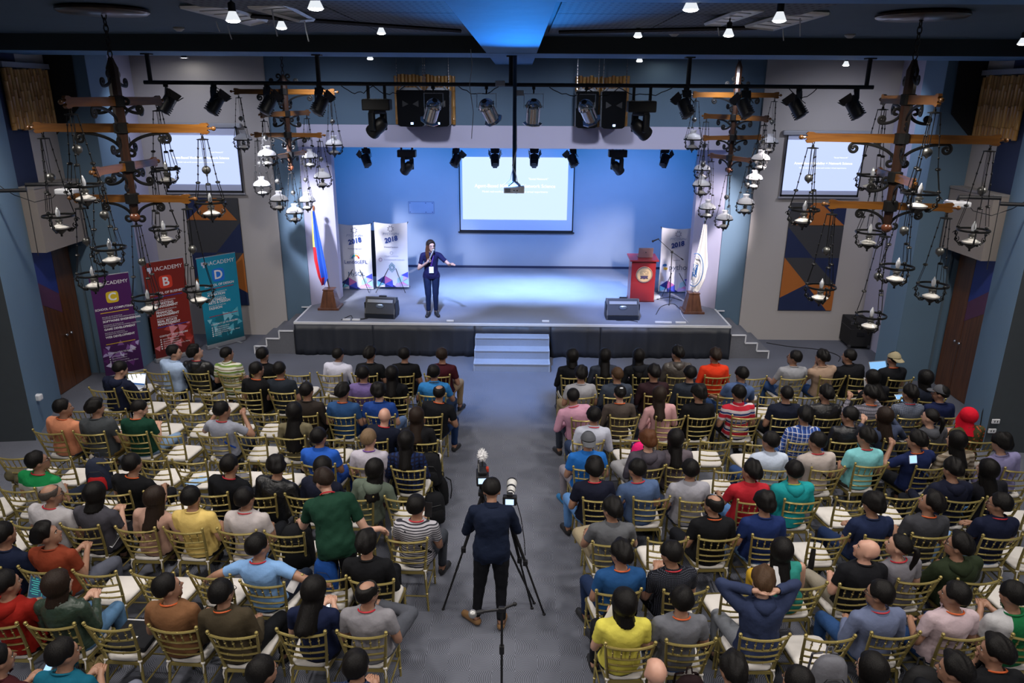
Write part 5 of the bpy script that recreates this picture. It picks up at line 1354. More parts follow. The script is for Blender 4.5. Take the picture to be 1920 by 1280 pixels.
# back-post ball positions read off the photograph, per row: (xl, yl, xr, yr)
ROWS = {
 'L1': [(228,696,263,692),(274,692,315,698),(343,695,391,696),(406,698,456,700),(472,701,520,701),(532,699,582,699),(594,698,642,700),(659,700,708,700),(728,701,776,700),(794,701,845,702)],
 'L2': [(167,726,214,729),(229,727,278,729),(299,730,351,730),(370,730,422,730),(438,730,489,731),(502,731,554,732),(567,738,615,739),(650,739,700,740),(717,740,762,739),(785,737,836,737)],
 'L3': [(125,766,170,764),(182,765,236,766),(257,768,311,770),(331,770,387,770),(400,771,453,770),(467,770,522,770),(544,774,592,774),(611,776,666,777),(685,776,742,776),(774,775,830,776)],
 'L4': [(60,805,118,808),(138,809,194,808),(218,808,275,809),(284,811,341,812),(370,811,425,814),(439,812,499,814),(513,816,571,816),(588,818,644,817),(667,821,728,823),(764,826,818,825)],
 'L5': [(-8,854,55,852),(72,855,132,856),(151,859,215,860),(250,855,314,858),(321,862,386,861),(402,862,467,862),(485,865,547,865),(565,867,629,869),(651,871,718,871),(732,875,799,875)],
 'L6': [(-78,912,-12,912),(1,914,62,914),(99,916,163,918),(180,921,238,920),(268,922,338,922),(360,922,425,922),(449,925,515,926),(534,926,602,927),(632,930,698,930),(721,931,790,931)],
 'L7': [(-60,978,10,980),(20,979,93,981),(112,982,185,984),(215,988,291,988),(304,989,381,991),(406,991,481,993),(495,996,570,998),(600,1001,672,1003),(725,1008,801,1007)],
 'L8': [(-78,1062,0,1063),(31,1062,115,1065),(135,1070,218,1070),(245,1071,325,1073),(351,1072,432,1076),(453,1089,529,1091),(565,1079,650,1078),(654,1085,739,1085)],
 'L9': [(-55,1166,28,1166),(43,1170,143,1166),(155,1169,246,1172),(277,1172,369,1175),(385,1186,484,1184),(517,1180,611,1182),(630,1184,725,1184)],
 'R1': [(1052,704,1100,704),(1118,703,1166,703),(1185,703,1236,703),(1249,703,1300,703),(1321,703,1370,703),(1390,706,1439,705),(1464,706,1513,706),(1538,705,1586,705),(1593,704,1640,706),(1666,708,1713,708)],
 'R2': [(1064,741,1117,740),(1132,741,1184,740),(1208,738,1259,736),(1270,739,1321,739),(1347,740,1397,740),(1423,739,1473,739),(1491,740,1538,740),(1569,742,1620,743),(1642,746,1690,745),(1724,748,1772,748)],
 'R3': [(1070,783,1128,782),(1143,778,1200,778),(1229,781,1286,780),(1289,779,1346,778),(1374,778,1427,779),(1447,779,1503,780),(1528,780,1581,780),(1600,782,1654,781),(1684,779,1737,779),(1752,778,1807,777)],
 'R4': [(1072,826,1134,826),(1164,819,1221,818),(1232,824,1294,825),(1314,822,1372,823),(1399,828,1455,827),(1479,824,1536,825),(1560,823,1615,825),(1659,822,1718,824),(1742,826,1799,825),(1812,822,1873,824)],
 'R5': [(1074,874,1140,874),(1183,875,1246,873),(1249,871,1312,870),(1341,879,1401,877),(1427,875,1490,876),(1521,876,1585,875),(1604,868,1666,868),(1718,874,1778,871),(1790,872,1854,874),(1886,876,1948,878)],
 'R6': [(1092,932,1163,932),(1187,931,1257,931),(1274,933,1345,934),(1382,936,1454,936),(1471,935,1541,936),(1569,932,1636,931),(1659,926,1731,929),(1772,932,1845,935),(1854,930,1919,934),(1934,936,2002,940)],
 'R7': [(1109,1014,1189,1014),(1213,1008,1292,1008),(1309,1004,1387,1004),(1409,1001,1488,1002),(1519,1001,1594,1002),(1622,1003,1697,1003),(1709,998,1788,1001),(1843,1002,1918,1003),(1930,1008,2006,1012)],
 'R8': [(1118,1106,1203,1104),(1245,1106,1327,1101),(1356,1107,1436,1105),(1470,1095,1551,1092),(1574,1094,1658,1094),(1686,1085,1763,1082),(1795,1084,1878,1084),(1908,1086,1990,1090)],
 'R9': [(1134,1204,1231,1206),(1249,1198,1343,1198),(1387,1187,1483,1191),(1510,1189,1605,1193),(1633,1184,1727,1186),(1767,1188,1860,1187),(1899,1187,1992,1190)],
}
CHAIRS = {}
def setup_chairs():
    for row, L_ in ROWS.items():
        n = len(L_); r = int(row[1:])
        for i, (x1, y1, x2, y2) in enumerate(L_):
            a = at(x1, y1, z=.925); b = at(x2, y2, z=.925)
            mid = (a+b)/2; yaw = math.atan2(b.y-a.y, b.x-a.x)
            base = R_(-4) if row[0] == 'L' else R_(4)
            yaw = max(-R_(12), min(R_(12), yaw))*0.6+base*0.6
            f = Vector((-math.sin(yaw), math.cos(yaw), 0))
            o = mid+f*0.31; o.z = 0
            CHAIRS['%s%s' % (row, 'abcdefghijkl'[i])] = [o, yaw, None]
    # keep neighbours in a row from interpenetrating
setup_chairs()

# ================================================================= PEOPLE
def norm(v): return v/max(1e-9, np.linalg.norm(v))
def loftmesh(b, rings, n=16):
    vs = []; fs = []
    for c, u, w in rings:
        for j in range(n):
            a = 2*math.pi*j/n; vs.append(tuple(c+u*math.cos(a)+w*math.sin(a)))
    k = len(rings)
    for i in range(k-1):
        for j in range(n): j2 = (j+1) % n; fs.append((i*n+j, i*n+j2, (i+1)*n+j2, (i+1)*n+j))
    fs.append(tuple(range(n-1, -1, -1))); fs.append(tuple((k-1)*n+j for j in range(n)))
    b.add(vs, fs)
def capsule(b, p, q, r0, r1, n=12):
    p, q = Vector(p), Vector(q); d = (q-p); L_ = d.length; d = d/max(L_, 1e-6)
    pts = []; rs = []
    for a in (80, 55, 25): pts.append(p-d*r0*math.sin(R_(a))); rs.append(r0*math.cos(R_(a)))
    pts += [p, p.lerp(q, .5), q]; rs += [r0, (r0+r1)/2, r1]
    for a in (25, 55, 80): pts.append(q+d*r1*math.sin(R_(a))); rs.append(r1*math.cos(R_(a)))
    b.tube(pts, rs, n)
def ellipsoid(b, M, r, n=16, k=12):
    M0 = b.M; b.M = M0 @ M; b.ball((0, 0, 0), r, n, k); b.M = M0

def eval_objs(objs):
    for o in objs: TMP.collection.objects.link(o)
    TMP.view_layers[0].update(); dg = TMP.view_layers[0].depsgraph; dg.update()
    out = [bpy.data.meshes.new_from_object(o.evaluated_get(dg), depsgraph=dg) for o in objs]
    for o in objs: bpy.data.objects.remove(o)
    return out
EYE = mat('eye_dark', (0.015, 0.010, 0.008), 0.3, noise=0); LIP = mat('lip_tone', (0.28, 0.10, 0.085), 0.5, noise=0); BROW = mat('brow_hair', (0.012, 0.009, 0.008), 0.7, noise=0)
EYW = mat('eye_white', (0.6, 0.58, 0.55), 0.3, noise=0)
SKT = mat('skin_tan', (0.33, 0.175, 0.115), 0.5, noise=0.06, scale=5); SKL = mat('skin_light', (0.50, 0.29, 0.21), 0.5, noise=0.06, scale=5); SKP = mat('skin_pink', (0.56, 0.31, 0.23), 0.42, noise=0.05, scale=5); SKD = mat('skin_brown', (0.23, 0.115, 0.072), 0.5, noise=0.06, scale=5)

def human_mesh(J, sleeve=0.62, long=False, loose=0.010, vox=0.0142, fem=False, big=1.0, shirt_s=-0.03, tri=(2600, 2600, 2200), shorts=False, scarf=False):
    """J: joints. returns dict of meshes body/top/bottom/shoes"""
    b = MB(); prims = []
    SIDE = [0]
    def cap(lab, p, q, r0, r1): capsule(b, p, q, r0, r1); prims.append((lab, np.array(p, float), np.array(q, float), r0, r1, SIDE[0]))
    Pc, T, X, F = J['pelvis'], J['T'], J['X'], J['F']
    k = 0.90 if fem else 1.0
    prof = [(-.10, .08, .07), (-.075, .125, .10), (-.03, .160, .118), (.03, .166, .122), (.10, .154*k, .115), (.20, .142*k, .106), (.30, .156*k, .112), (.38, .168*k, .114), (.43, .160*k, .103), (.47, .115, .082), (.50, .06, .055)]
    loftmesh(b, [(Pc+T*(s-0.012*0)+F*(-0.012 if s > .25 else 0), X*w*(1+(big-1)*1.0), F*d*(1+(big-1)*1.3)) for s, w, d in prof])
    prims.append(('torso', np.array(Pc-T*.03), np.array(Pc+T*.44), .135*big, .13*big))
    nb = J['neck']; hc = J['head']; Hm = J['headM']
    for s, a in ((-1, 'L'), (1, 'R')):
        sh, el, wr = J['sh'+a], J['el'+a], J['wr'+a]; SIDE[0] = 1 if s < 0 else 2
        cap('trap', nb-T*.02, sh, .050, .050*k)
        cap('uarm', sh, el, .054*k*big, .041*k); cap('farm', el, wr, .041*k, .028*k)
        hd = J['hd'+a]
        cap('hand', wr, wr+hd*.05, .026, .030)
        hp, kn, an = J['hip'+a], J['kn'+a], J['an'+a]
        cap('thigh', hp, kn, .086*big*(1.04 if fem else 1), .060); cap('calf', kn, an, .057, .040)
        toe = J['toe'+a]; heel = an-Vector((0, 0, 0))-(toe-an)*0.12; 
        cap('foot', Vector((heel.x, heel.y, an.z-.045)), Vector((toe.x, toe.y, toe.z)), .038, .036)
        cap('foot', an, Vector((toe.x, toe.y, toe.z)).lerp(an, .4)-Vector((0, 0, .02)), .040, .034)
    cap('neck', nb-T*.02, hc-Hm.col[2].to_3d()*.06, .055*k, .050*k)
    M = Matrix.Translation(hc) @ Hm.to_4x4() if len(Hm) == 3 else Matrix.Translation(hc) @ Hm
    def hell(c, r): ellipsoid(b, M @ Matrix.Translation(c), r)
    hell((0, -.012, .018), (.076, .094, .092)); hell((0, .030, -.035), (.060, .062, .078)); hell((0, .056, -.088), (.036, .038, .032)); hell((0, .082, -.058), (.024, .014, .016)); hell((0, .070, .030), (.055, .024, .035))
    capsule(b, M @ Vector((0, .086, .012)), M @ Vector((0, .110, -.026)), .010, .017)
    for s in (-1, 1): hell((s*.078, -.008, -.012), (.010, .020, .032)); hell((s*.036, .060, -.028), (.026, .026, .028))
    p0 = np.array(M @ Vector((0, -.01, .03))); p1 = np.array(M @ Vector((0, .035, -.07))); prims.append(('head', p0, p1, .085, .060))
    me = b.mesh('work', [SKT])
    o = bpy.data.objects.new('w', me); r = o.modifiers.new('r', 'REMESH'); r.mode = 'VOXEL'; r.voxel_size = vox; r.use_smooth_shade = True
    s_ = o.modifiers.new('s', 'SMOOTH'); s_.factor = 0.5; s_.iterations = 3
    ev = eval_objs([o])[0]; bpy.data.meshes.remove(me)
    n = len(ev.vertices); V = np.empty(n*3, dtype=np.float32); ev.vertices.foreach_get('co', V); V = V.reshape(-1, 3).astype(float)
    NV = np.empty(n*3, dtype=np.float32); ev.vertices.foreach_get('normal', NV); NV = NV.reshape(-1, 3).astype(float)
    F4 = [tuple(p.vertices) for p in ev.polygons]; bpy.data.meshes.remove(ev)
    FA = np.array([f if len(f) == 4 else (f[0], f[1], f[2], f[2]) for f in F4])
    # region per vertex
    D = []; TT = []
    for lab, p, q, r0, r1 in [p_[:5] for p_ in prims]:
        d = q-p; L2 = max(d@d, 1e-9); t = np.clip(((V-p)@d)/L2, 0, 1); dist = np.linalg.norm(V-(p+t[:, None]*d), axis=1)-(r0+(r1-r0)*t)
        D.append(dist); TT.append(((V-p)@d)/L2)
    D = np.array(D); TT = np.array(TT); idx = D.argmin(0); t = TT[idx, np.arange(n)]
    lab = np.array([p[0] for p in prims])[idx]
    s_t = (V-np.array(Pc))@np.array(T)
    reg = np.zeros(n, int)      # 0 skin 1 top 2 bottom 3 shoes
    reg[(lab == 'torso')] = 1; reg[(lab == 'trap')] = 1
    reg[(lab == 'neck') & (t < 0.10)] = 1
    reg[(lab == 'uarm') & ((t < sleeve) | long)] = 1
    reg[(lab == 'farm') & long & (t < (0.93 if long else 0))] = 1
    if sleeve <= 0: reg[(lab == 'uarm') & (t > 0.12)] = 0
    reg[(lab == 'thigh')] = 2; reg[(lab == 'calf') & (t < (0.92 if not shorts else -1))] = 2
    reg[(lab == 'torso') & (s_t < shirt_s)] = 2; reg[(lab == 'thigh') & (s_t > shirt_s+0.01) & (t < .14)] = 1
    reg[(lab == 'foot')] = 3
    hN = (V-np.array(nb))@np.array(T); rad = np.linalg.norm((V-np.array(nb))-hN[:, None]*np.array(T), axis=1)
    reg[(hN > 0.020-0.25*np.clip((V-np.array(nb))@np.array(F), 0, .1)) & (rad < .088)] = 0
    fr = reg[FA].max(1)  # any clothed vertex dresses the face
    mn = reg[FA].min(1)
    fr = np.where(mn == 0, np.where((reg[FA] > 0).sum(1) >= 2, fr, 0), fr)
    rng = np.random.RandomState(int(abs(V.sum()*1000)) % 100000)
    # cheap wrinkle field
    wr = np.zeros(n)
    for _ in range(7):
        k_ = rng.normal(size=3)*rng.uniform(14, 42); wr += np.sin(V@k_+rng.uniform(0, 6.28))
    wr /= 7
    def hem(code):
        ins = np.zeros(n, bool); out = np.zeros(n, bool); ins[FA[fr == code].ravel()] = True; out[FA[fr != code].ravel()] = True
        bd = ins & out; W_ = V.copy(); L_ = .016
        for lb, thr in (('uarm', sleeve), ('farm', .93), ('calf', .92)):
            for q_, p_ in enumerate(prims):
                if p_[0] != lb: continue
                ax = p_[2]-p_[1]; ln = np.linalg.norm(ax); m_ = bd & (idx == q_) & (np.abs(t-thr)*ln < .03)
                W_[m_] += (ax/ln)*np.clip((thr-t[m_])*ln, -L_, L_)[:, None]
        m_ = bd & (lab == 'torso') & (np.abs(s_t-shirt_s) < .03); W_[m_] += np.array(T)*np.clip(shirt_s-s_t[m_], -L_, L_)[:, None]
        tgt = 0.020-0.25*np.clip((V-np.array(nb))@np.array(F), 0, .1)
        m_ = bd & (rad < .10) & (np.abs(hN-tgt) < .03); W_[m_] += np.array(T)*np.clip((tgt-hN)[m_], -L_, L_)[:, None]
        return W_
    objs = []; names = []
    # body: whole continuous surface, tucked in below the clothes
    Bv = V-NV*(np.where(reg > 0, 0.008, 0.0)[:, None])
    def mk(nm, verts, faces, target):
        used = np.unique(faces); mp = -np.ones(len(verts), int); mp[used] = np.arange(len(used))
        fl = [tuple(dict.fromkeys(mp[f])) for f in faces]
        m = bpy.data.meshes.new(nm); m.from_pydata(verts[used].tolist(), [], [f for f in fl if len(f) > 2])
        m.polygons.foreach_set('use_smooth', [True]*len(m.polygons)); 
        o = bpy.data.objects.new('w', m); dm = o.modifiers.new('d', 'DECIMATE'); dm.ratio = min(1.0, target/(2*len(fl)))
        objs.append(o); names.append(nm)
    mk('body', Bv, FA, tri[0])
    off = loose*(0.35+0.9*np.clip(0.5+0.9*wr, 0, 1.3))
    Tv = hem(1)+NV*np.where(reg == 1, off, 0.004)[:, None]
    mk('top', Tv, FA[fr == 1], tri[1])
    Lv = hem(2)+NV*np.where(reg == 2, 0.004+0.006*np.clip(.5+wr, 0, 1), 0.002)[:, None]
    mk('bottom', Lv, FA[fr == 2], tri[2])
    sd = np.array([0 if k_ % 2 == 0 else 1 for k_ in range(len(prims))])
    psd = []; cnt = 0
    for p_ in prims: psd.append(p_[5] if len(p_) > 5 else 0)
    vsd = np.array(psd)[idx]; fs_ = vsd[FA].max(1)
    for q_ in (1, 2):
        if ((fr == 3) & (fs_ == q_)).any(): mk('shoe%d' % q_, V+NV*.006, FA[(fr == 3) & (fs_ == q_)], 260)
    res = dict(zip(names, eval_objs(objs)))
    for m in list(bpy.data.meshes):
        if m.users == 0 and m.name.split('.')[0] in names and m not in res.values(): bpy.data.meshes.remove(m)
    # hands: five fingers each, eyes, brows, mouth joined into the body mesh
    e = MB()
    me = res['body']
    e.v = [tuple(v.co) for v in me.vertices]; e.f = [tuple(p.vertices) for p in me.polygons]; e.m = [0]*len(e.f)
    for s, a in ((-1, 'L'), (1, 'R')):
        wr_, hd = J['wr'+a], J['hd'+a]; up = J.get('hu'+a, Vector((0, 0, 1))); side_ = hd.cross(up).normalized(); up = side_.cross(hd).normalized()
        curl = J.get('curl', 0.6)
        base = wr_+hd*.055
        for k_, (ox, ln) in enumerate(((-.026, .062), (-.009, .072), (.009, .068), (.026, .052))):
            p = base+side_*ox; q = p+hd*ln*.45-up*ln*.10*curl*2; r_ = q+hd*ln*.30-up*ln*.35*curl; z_ = r_+hd*ln*.08-up*ln*.30*curl
            e.tube([p-hd*.02, p, q, r_, z_], [.010, .010, .0095, .0085, .006], 6)
        th = -s
        p = wr_+hd*.02+side_*(-.024*s if a == 'R' else .024*-s*-1)*1
        ts = side_*(-1 if a == 'R' else 1)
        p = wr_+hd*.02+ts*.022; e.tube([p, p+hd*.03+ts*.022, p+hd*.055+ts*.026-up*.01, p+hd*.072+ts*.020-up*.018], [.013, .012, .010, .007], 6)
    e.M = M
    for s in (-1, 1):
        e.mi = 3; e.ball((s*.032, .0765, .002), (.013, .009, .006), 8, 6)
        e.mi = 1; e.ball((s*.032, .083, .002), (.006, .0045, .0055), 6, 5)
        e.mi = 2; e.tube([(s*.016, .092, .018), (s*.034, .089, .023), (s*.052, .076, .017)], [.004, .0045, .002], 5)
    e.mi = 4; e.ball((0, .094, -.060), (.020, .006, .005), 10, 5)
    bm = bpy.data.meshes.new('body'); bm.from_pydata(e.v, [], e.f)
    for m_ in (SKT, EYE, BROW, EYW, LIP): bm.materials.append(m_)
    bm.polygons.foreach_set('material_index', e.m); bm.polygons.foreach_set('use_smooth', [True]*len(bm.polygons))
    bpy.data.meshes.remove(res['body']); res['body'] = bm
    for k_ in [k for k in res if k != 'body']:
        res[k_].materials.clear(); res[k_].materials.append(SKT)
        res[k_].name = {'top': 'shirt', 'bottom': 'trousers'}.get(k_, 'shoe')
    return res

def seated_joints(arms, legs, lean, hy, hp, mirror=False, roll=0):
    J = {}
    Pc = Vector((0, -.075, .565)); l = R_(lean); rl = R_(roll)
    T = Vector((math.sin(rl), math.sin(l), math.cos(l))).normalized(); X = Vector((1, 0, 0)); X = (X-T*X.dot(T)).normalized(); F = T.cross(X)
    J.update(pelvis=Pc, T=T, X=X, F=F)
    sho = Pc+T*.42+F*.0
    J['neck'] = Pc+T*.485
    Hm = (Matrix.Rotation(R_(hy), 3, 'Z') @ Matrix.Rotation(-l*0.0+R_(hp), 3, 'X'))
    J['headM'] = Hm; J['head'] = J['neck']+T*.06+F*.015+Hm @ Vector((0, .020, .085))
    for s, a in ((-1, 'L'), (1, 'R')):
        S = sho+X*(s*.172); J['sh'+a] = S
        pose = arms if not isinstance(arms, tuple) else arms[s > 0]
        def W(x, y, z): return Vector((s*x, y, z))
        if pose == 'lap': el = S+Vector((s*.07, .03, -.265)); wr = W(.10, .20, .665); hd = Vector((-s*.5, .8, -.1))
        elif pose == 'cross': el = S+Vector((s*.06, .06, -.25)); wr = W(-.05, .19+T.y*.3, .80); hd = Vector((-s*1, .15, .05))
        elif pose == 'phone': el = S+Vector((s*.05, .06, -.262)); wr = W(.045, .25, .755); hd = Vector((-s*.25, .7, .35))
        elif pose == 'face': el = S+Vector((s*.10, .20, -.13)); wr = S+Vector((-s*.06, .30, .10)); hd = Vector((-s*.2, .2, .9))
        elif pose == 'chin': el = S+Vector((s*.0, .19, -.22)); wr = J['head']+Vector((s*.03, .10, -.17)); hd = Vector((-s*.3, .1, .9))
        elif pose == 'side': el = S+Vector((s*.25, -.02, -.10)); wr = S+Vector((s*.40, .10, -.24)); hd = Vector((s*.5, .5, -.5))
        elif pose == 'behind': el = S+Vector((s*.16, .12, .13)); wr = J['head']+Vector((s*.09, -.10, -.02)); hd = Vector((-s*.9, -.1, .2))
        elif pose == 'knee': el = S+Vector((s*.09, .10, -.25)); wr = W(.16, .36, .64); hd = Vector((-s*.2, .8, -.4))
        elif pose == 'up': el = S+Vector((s*.16, .12, -.16)); wr = S+Vector((s*.02, .22, .06)); hd = Vector((-s*.2, .3, .8))
        J['el'+a] = el; J['wr'+a] = wr; J['hd'+a] = hd.normalized()
        J['hu'+a] = Vector((0, 0, 1)) if abs(hd.z) < .7 else Vector((0, -1, .2))
        J['hip'+a] = Pc+Vector((s*.088, .02, -.015))
        kn = Vector((s*.125, .40, .535)); an = Vector((s*.135, .40, .095)); toe = Vector((s*.15, .55, .040))
        if legs == 'wide': kn = Vector((s*.22, .38, .535)); an = Vector((s*.20, .40, .095)); toe = Vector((s*.25, .54, .04))
        if legs == 'tuck': kn = Vector((s*.13, .40, .54)); an = Vector((s*.13, .24, .11)); toe = Vector((s*.14, .38, .04))
        if legs == 'stretch': kn = Vector((s*.12, .42, .52)); an = Vector((s*.11, .68, .10)); toe = Vector((s*.13, .80, .09))
        if legs == 'crossR' and s > 0: kn = Vector((.27, .36, .60)); an = Vector((-.06, .42, .655)); toe = Vector((-.18, .47, .66))
        if legs == 'crossL' and s < 0: kn = Vector((-.27, .36, .60)); an = Vector((.06, .42, .655)); toe = Vector((.18, .47, .66))
        if legs == 'overR' and s > 0: kn = Vector((.03, .44, .66)); an = Vector((-.12, .56, .30)); toe = Vector((-.16, .68, .22))
        J['kn'+a] = kn; J['an'+a] = an; J['toe'+a] = toe
    J['legs'] = legs
    return J

# ---- hair ---------------------------------------------------------------
HL = [(0, 34), (30, 31), (52, 8), (66, -14), (80, -10), (95, -6), (112, -26), (150, -42), (180, -44)]
def interp(tab, x):
    for (a, u), (b, v) in zip(tab, tab[1:]):
        if x <= b: return u+(v-u)*(x-a)/max(1e-6, b-a)
    return tab[-1][1]
def hairmat(nm, c):
    m = mat(nm, c, 0.5, noise=0, spec=0.16); N, L = nodes_of(m); b = N['Principled BSDF']
    tc = N.new('ShaderNodeTexCoord'); mp = N.new('ShaderNodeMapping'); mp.inputs['Scale'].default_value = (1, 1, .16)
    nz = N.new('ShaderNodeTexNoise'); nz.inputs['Scale'].default_value = 130; nz.inputs['Detail'].default_value = 3
    L.new(tc.outputs['Object'], mp.inputs[0]); L.new(mp.outputs[0], nz.inputs['Vector'])
    mx = N.new('ShaderNodeMix'); mx.data_type = 'RGBA'; mx.inputs[6].default_value = (*[v*.45 for v in c], 1); mx.inputs[7].default_value = (*[v*1.7 for v in c], 1)
    L.new(nz.outputs['Fac'], mx.inputs[0]); L.new(mx.outputs[2], b.inputs['Base Color'])
    bp = N.new('ShaderNodeBump'); bp.inputs['Strength'].default_value = .55; bp.inputs['Distance'].default_value = .006
    L.new(nz.outputs['Fac'], bp.inputs['Height']); L.new(bp.outputs[0], b.inputs['Normal'])
    return m
HAIRM = {k: hairmat('hair_'+k, c) for k, c in dict(black=(.0055, .0048, .0048), brown=(.055, .030, .016), dark=(.018, .011, .008), red=(.080, .030, .013), grey=(.055, .045, .04), blond=(.16, .105, .06)).items()}
HC = {}
def hair(style):
    if style in HC: return HC[style]
    rnd = np.random.RandomState(len(style)*17+ord(style[0])+ord(style[-1]))
    thick = dict(short=.019, crop=.010, messy=.025, curly=.032, tall=.026, bob=.024, long=.022, vlong=.024, tail=.010, bun=.010, ring=.006, thin=.008).get(style, .012)
    amp = dict(messy=.015, curly=.015, short=.007, tall=.007, crop=.001, ring=.001, thin=.001).get(style, .003)
    drop = dict(bob=.10, long=.26, vlong=.44).get(style, 0)
    n = 40; K = 12; b = MB(); vs = []; fs = []
    waves = [(rnd.normal(size=3)*rnd.uniform(15, 60), rnd.uniform(0, 6.28)) for _ in range(10)]
    def skull(az, el): return Vector((.081*math.sin(az)*math.cos(el), .099*math.cos(az)*math.cos(el), .096*math.sin(el)))+Vector((0, -.014, .020))
    rows = []
    for k in range(K+1):
        row = []
        for j in range(n):
            az = 2*math.pi*j/n; aa = abs(math.degrees(az if az <= math.pi else az-2*math.pi))
            h = interp(HL, aa)
            if style in ('bob', 'long', 'vlong'): h = min(h, interp([(0, 32), (40, 24), (62, -20), (80, -40), (180, -45)], aa))
            if style in ('tail', 'bun'): h = interp([(0, 34), (50, 22), (75, 0), (100, -5), (140, -30), (180, -36)], aa)
            top = 88.0
            if style in ('ring', 'thin'): top = interp([(0, 36), (60, 36), (80, 30 if style == 'ring' else 50), (180, 25 if style == 'ring' else 48)], aa); h = min(h, top-.5)
            el = R_(top+(h-top)*k/K); p = skull(az, el)
            c = Vector((0, -.014, .020)); d = (p-c).normalized()
            w = sum(math.sin(float(np.dot(kv, p))+ph) for kv, ph in waves)/4
            t = thick*(1.0+0.45*math.sin(max(el, 0)))+amp*w*1.0
            if style == 'tall' and aa < 70: t += .018*math.sin(max(el, 0))
            edge = min(1, (K-k)/2.0) if drop == 0 or aa < 60 else 1
            if style in ('ring', 'thin'): edge = min(edge, k/2.0)
            row.append(p+d*(t*edge-.004*(1-edge)))
        rows.append(row)
    if drop:
        Mx = 10; last = rows[-1]
        for m in range(1, Mx+1):
            row = []
            for j in range(n):
                az = 2*math.pi*j/n; aa = abs(math.degrees(az if az <= math.pi else az-2*math.pi)); s = max(0, min(1, (aa-58)/28)); s = s*s*(3-2*s)
                f = m/Mx; p = last[j].copy()
                p.z -= drop*f*s*(1+.03*math.sin(j*1.7)); p.x *= 1+(.06*math.sin(f*2.2) if drop > .2 else .12*f)*s
                back = max(0, -math.cos(az)); p.y -= s*(0.075*min(1, f*drop/.22)*(0.3+.7*back))
                if drop > .2: p.y -= s*0.02*f; p.x *= 1+(.62 if drop > .4 else .16)*math.sin(min(1, f*1.25)*1.57)*s*(1-.35*max(0, f-.75)*4)
                if m == Mx: p.y += .012*s
                p.x += .003*math.sin(j*2.3+m*.4)*s; p.y += .003*math.sin(j*3.1+m*.3)*s
                row.append(p)
            rows.append(row)
        rows.append([Vector((p.x*.8, p.y*.9+.01, p.z+.01)) for p in rows[-1]])
    for r in rows: vs += r
    for i in range(len(rows)-1):
        for j in range(n): j2 = (j+1) % n; fs.append((i*n+j, (i+1)*n+j, (i+1)*n+j2, i*n+j2))
    if style not in ('ring', 'thin'): fs.append(tuple(range(n)))
    b.add(vs, fs)
    if style == 'tail':
        b.tube([(0, -.11, .045), (0, -.145, .05), (0, -.165, .0), (0.01, -.165, -.08), (0.0, -.155, -.16), (0, -.15, -.24)], [.018, .026, .030, .026, .018, .005], 10)
    if style == 'bun': b.ball((0, -.125, .045), (.040, .034, .038), 12, 8)
    me = b.mesh('hair', HAIRM['black'], 80)
    HC[style] = me; return me
capm = {}
def headwear(kind):
    if kind in capm: return capm[kind]
    b = MB(); n = 28
    if kind == 'scarf':
        rows = []
        for k in range(20):
            row = []
            for j in range(n):
                az = 2*math.pi*j/n; aa = abs(math.degrees(az if az <= math.pi else az-2*math.pi))
                if k <= 12:
                    h = interp([(0, 40), (35, 30), (50, -20), (60, -50), (180, -50)], aa); el = R_(88+(h-88)*k/12)
                    p = Vector((.100*math.sin(az)*math.cos(el), .118*math.cos(az)*math.cos(el), .112*math.sin(el)+.018)); p.y -= .012
                else:
                    f = (k-12)/7; s = 1 if aa > 45 else .75; p = rows[12][j].copy(); p.z -= .16*f*s; p.x *= 1+.55*f; p.y *= 1+.45*f; p.y -= .02*f
                    q = .008*f; p.x += q*math.sin(j*1.9); p.y += q*math.cos(j*2.3)
                row.append(p)
            rows.append(row)
        vs = [p for r in rows for p in r]; fs = [(i*n+j, (i+1)*n+j, (i+1)*n+(j+1) % n, i*n+(j+1) % n) for i in range(19) for j in range(n)]+[tuple(range(n))]
        b.add(vs, fs)
    else:
        back = kind == 'cap_back'
        pr = []
        vs = []; rows = 8
        for k in range(rows+1):
            el = R_(88-(88-8)*k/rows)
            for j in range(n):
                az = 2*math.pi*j/n; vs.append(Vector((.094*math.sin(az)*math.cos(el)*1.0, .112*math.cos(az)*math.cos(el)-.012, .022+.108*math.sin(el)+(.018*math.cos(az)*math.cos(el) if not back else -.01*math.cos(az)*math.cos(el)))))
        fs = [(i*n+j, (i+1)*n+j, (i+1)*n+(j+1) % n, i*n+(j+1) % n) for i in range(rows) for j in range(n)]+[tuple(range(n))]
        b.add(vs, fs); b.ball((0, -.012, .132), (.010, .010, .006), 8, 5)
        s = -1 if back else 1; P = []; Q = []
        for j in range(13):
            a = R_(-62+124*j/12); P.append(Vector((.094*math.sin(a), s*(.110*math.cos(a))-.012, .036 if not back else .030))); Q.append(Vector((.085*math.sin(a), s*(.075+.110*math.cos(a)**.8 if math.cos(a) > 0 else 0)-.012+s*.0, .022 if not back else .0)))
        vs = P+Q+[p+Vector((0, 0, .006)) for p in P+Q]; m = 13
        fs = [(i, i+1, i+1+m, i+m) for i in range(12)]+[(i+2*m, i+3*m, i+1+3*m, i+1+2*m) for i in range(12)]+[(i+m, i+m+1, i+3*m+1, i+3*m) for i in range(12)]
        b.add(vs, fs)
    me = b.mesh('cap' if kind != 'scarf' else 'headscarf', BROW, 60); capm[kind] = me; return me

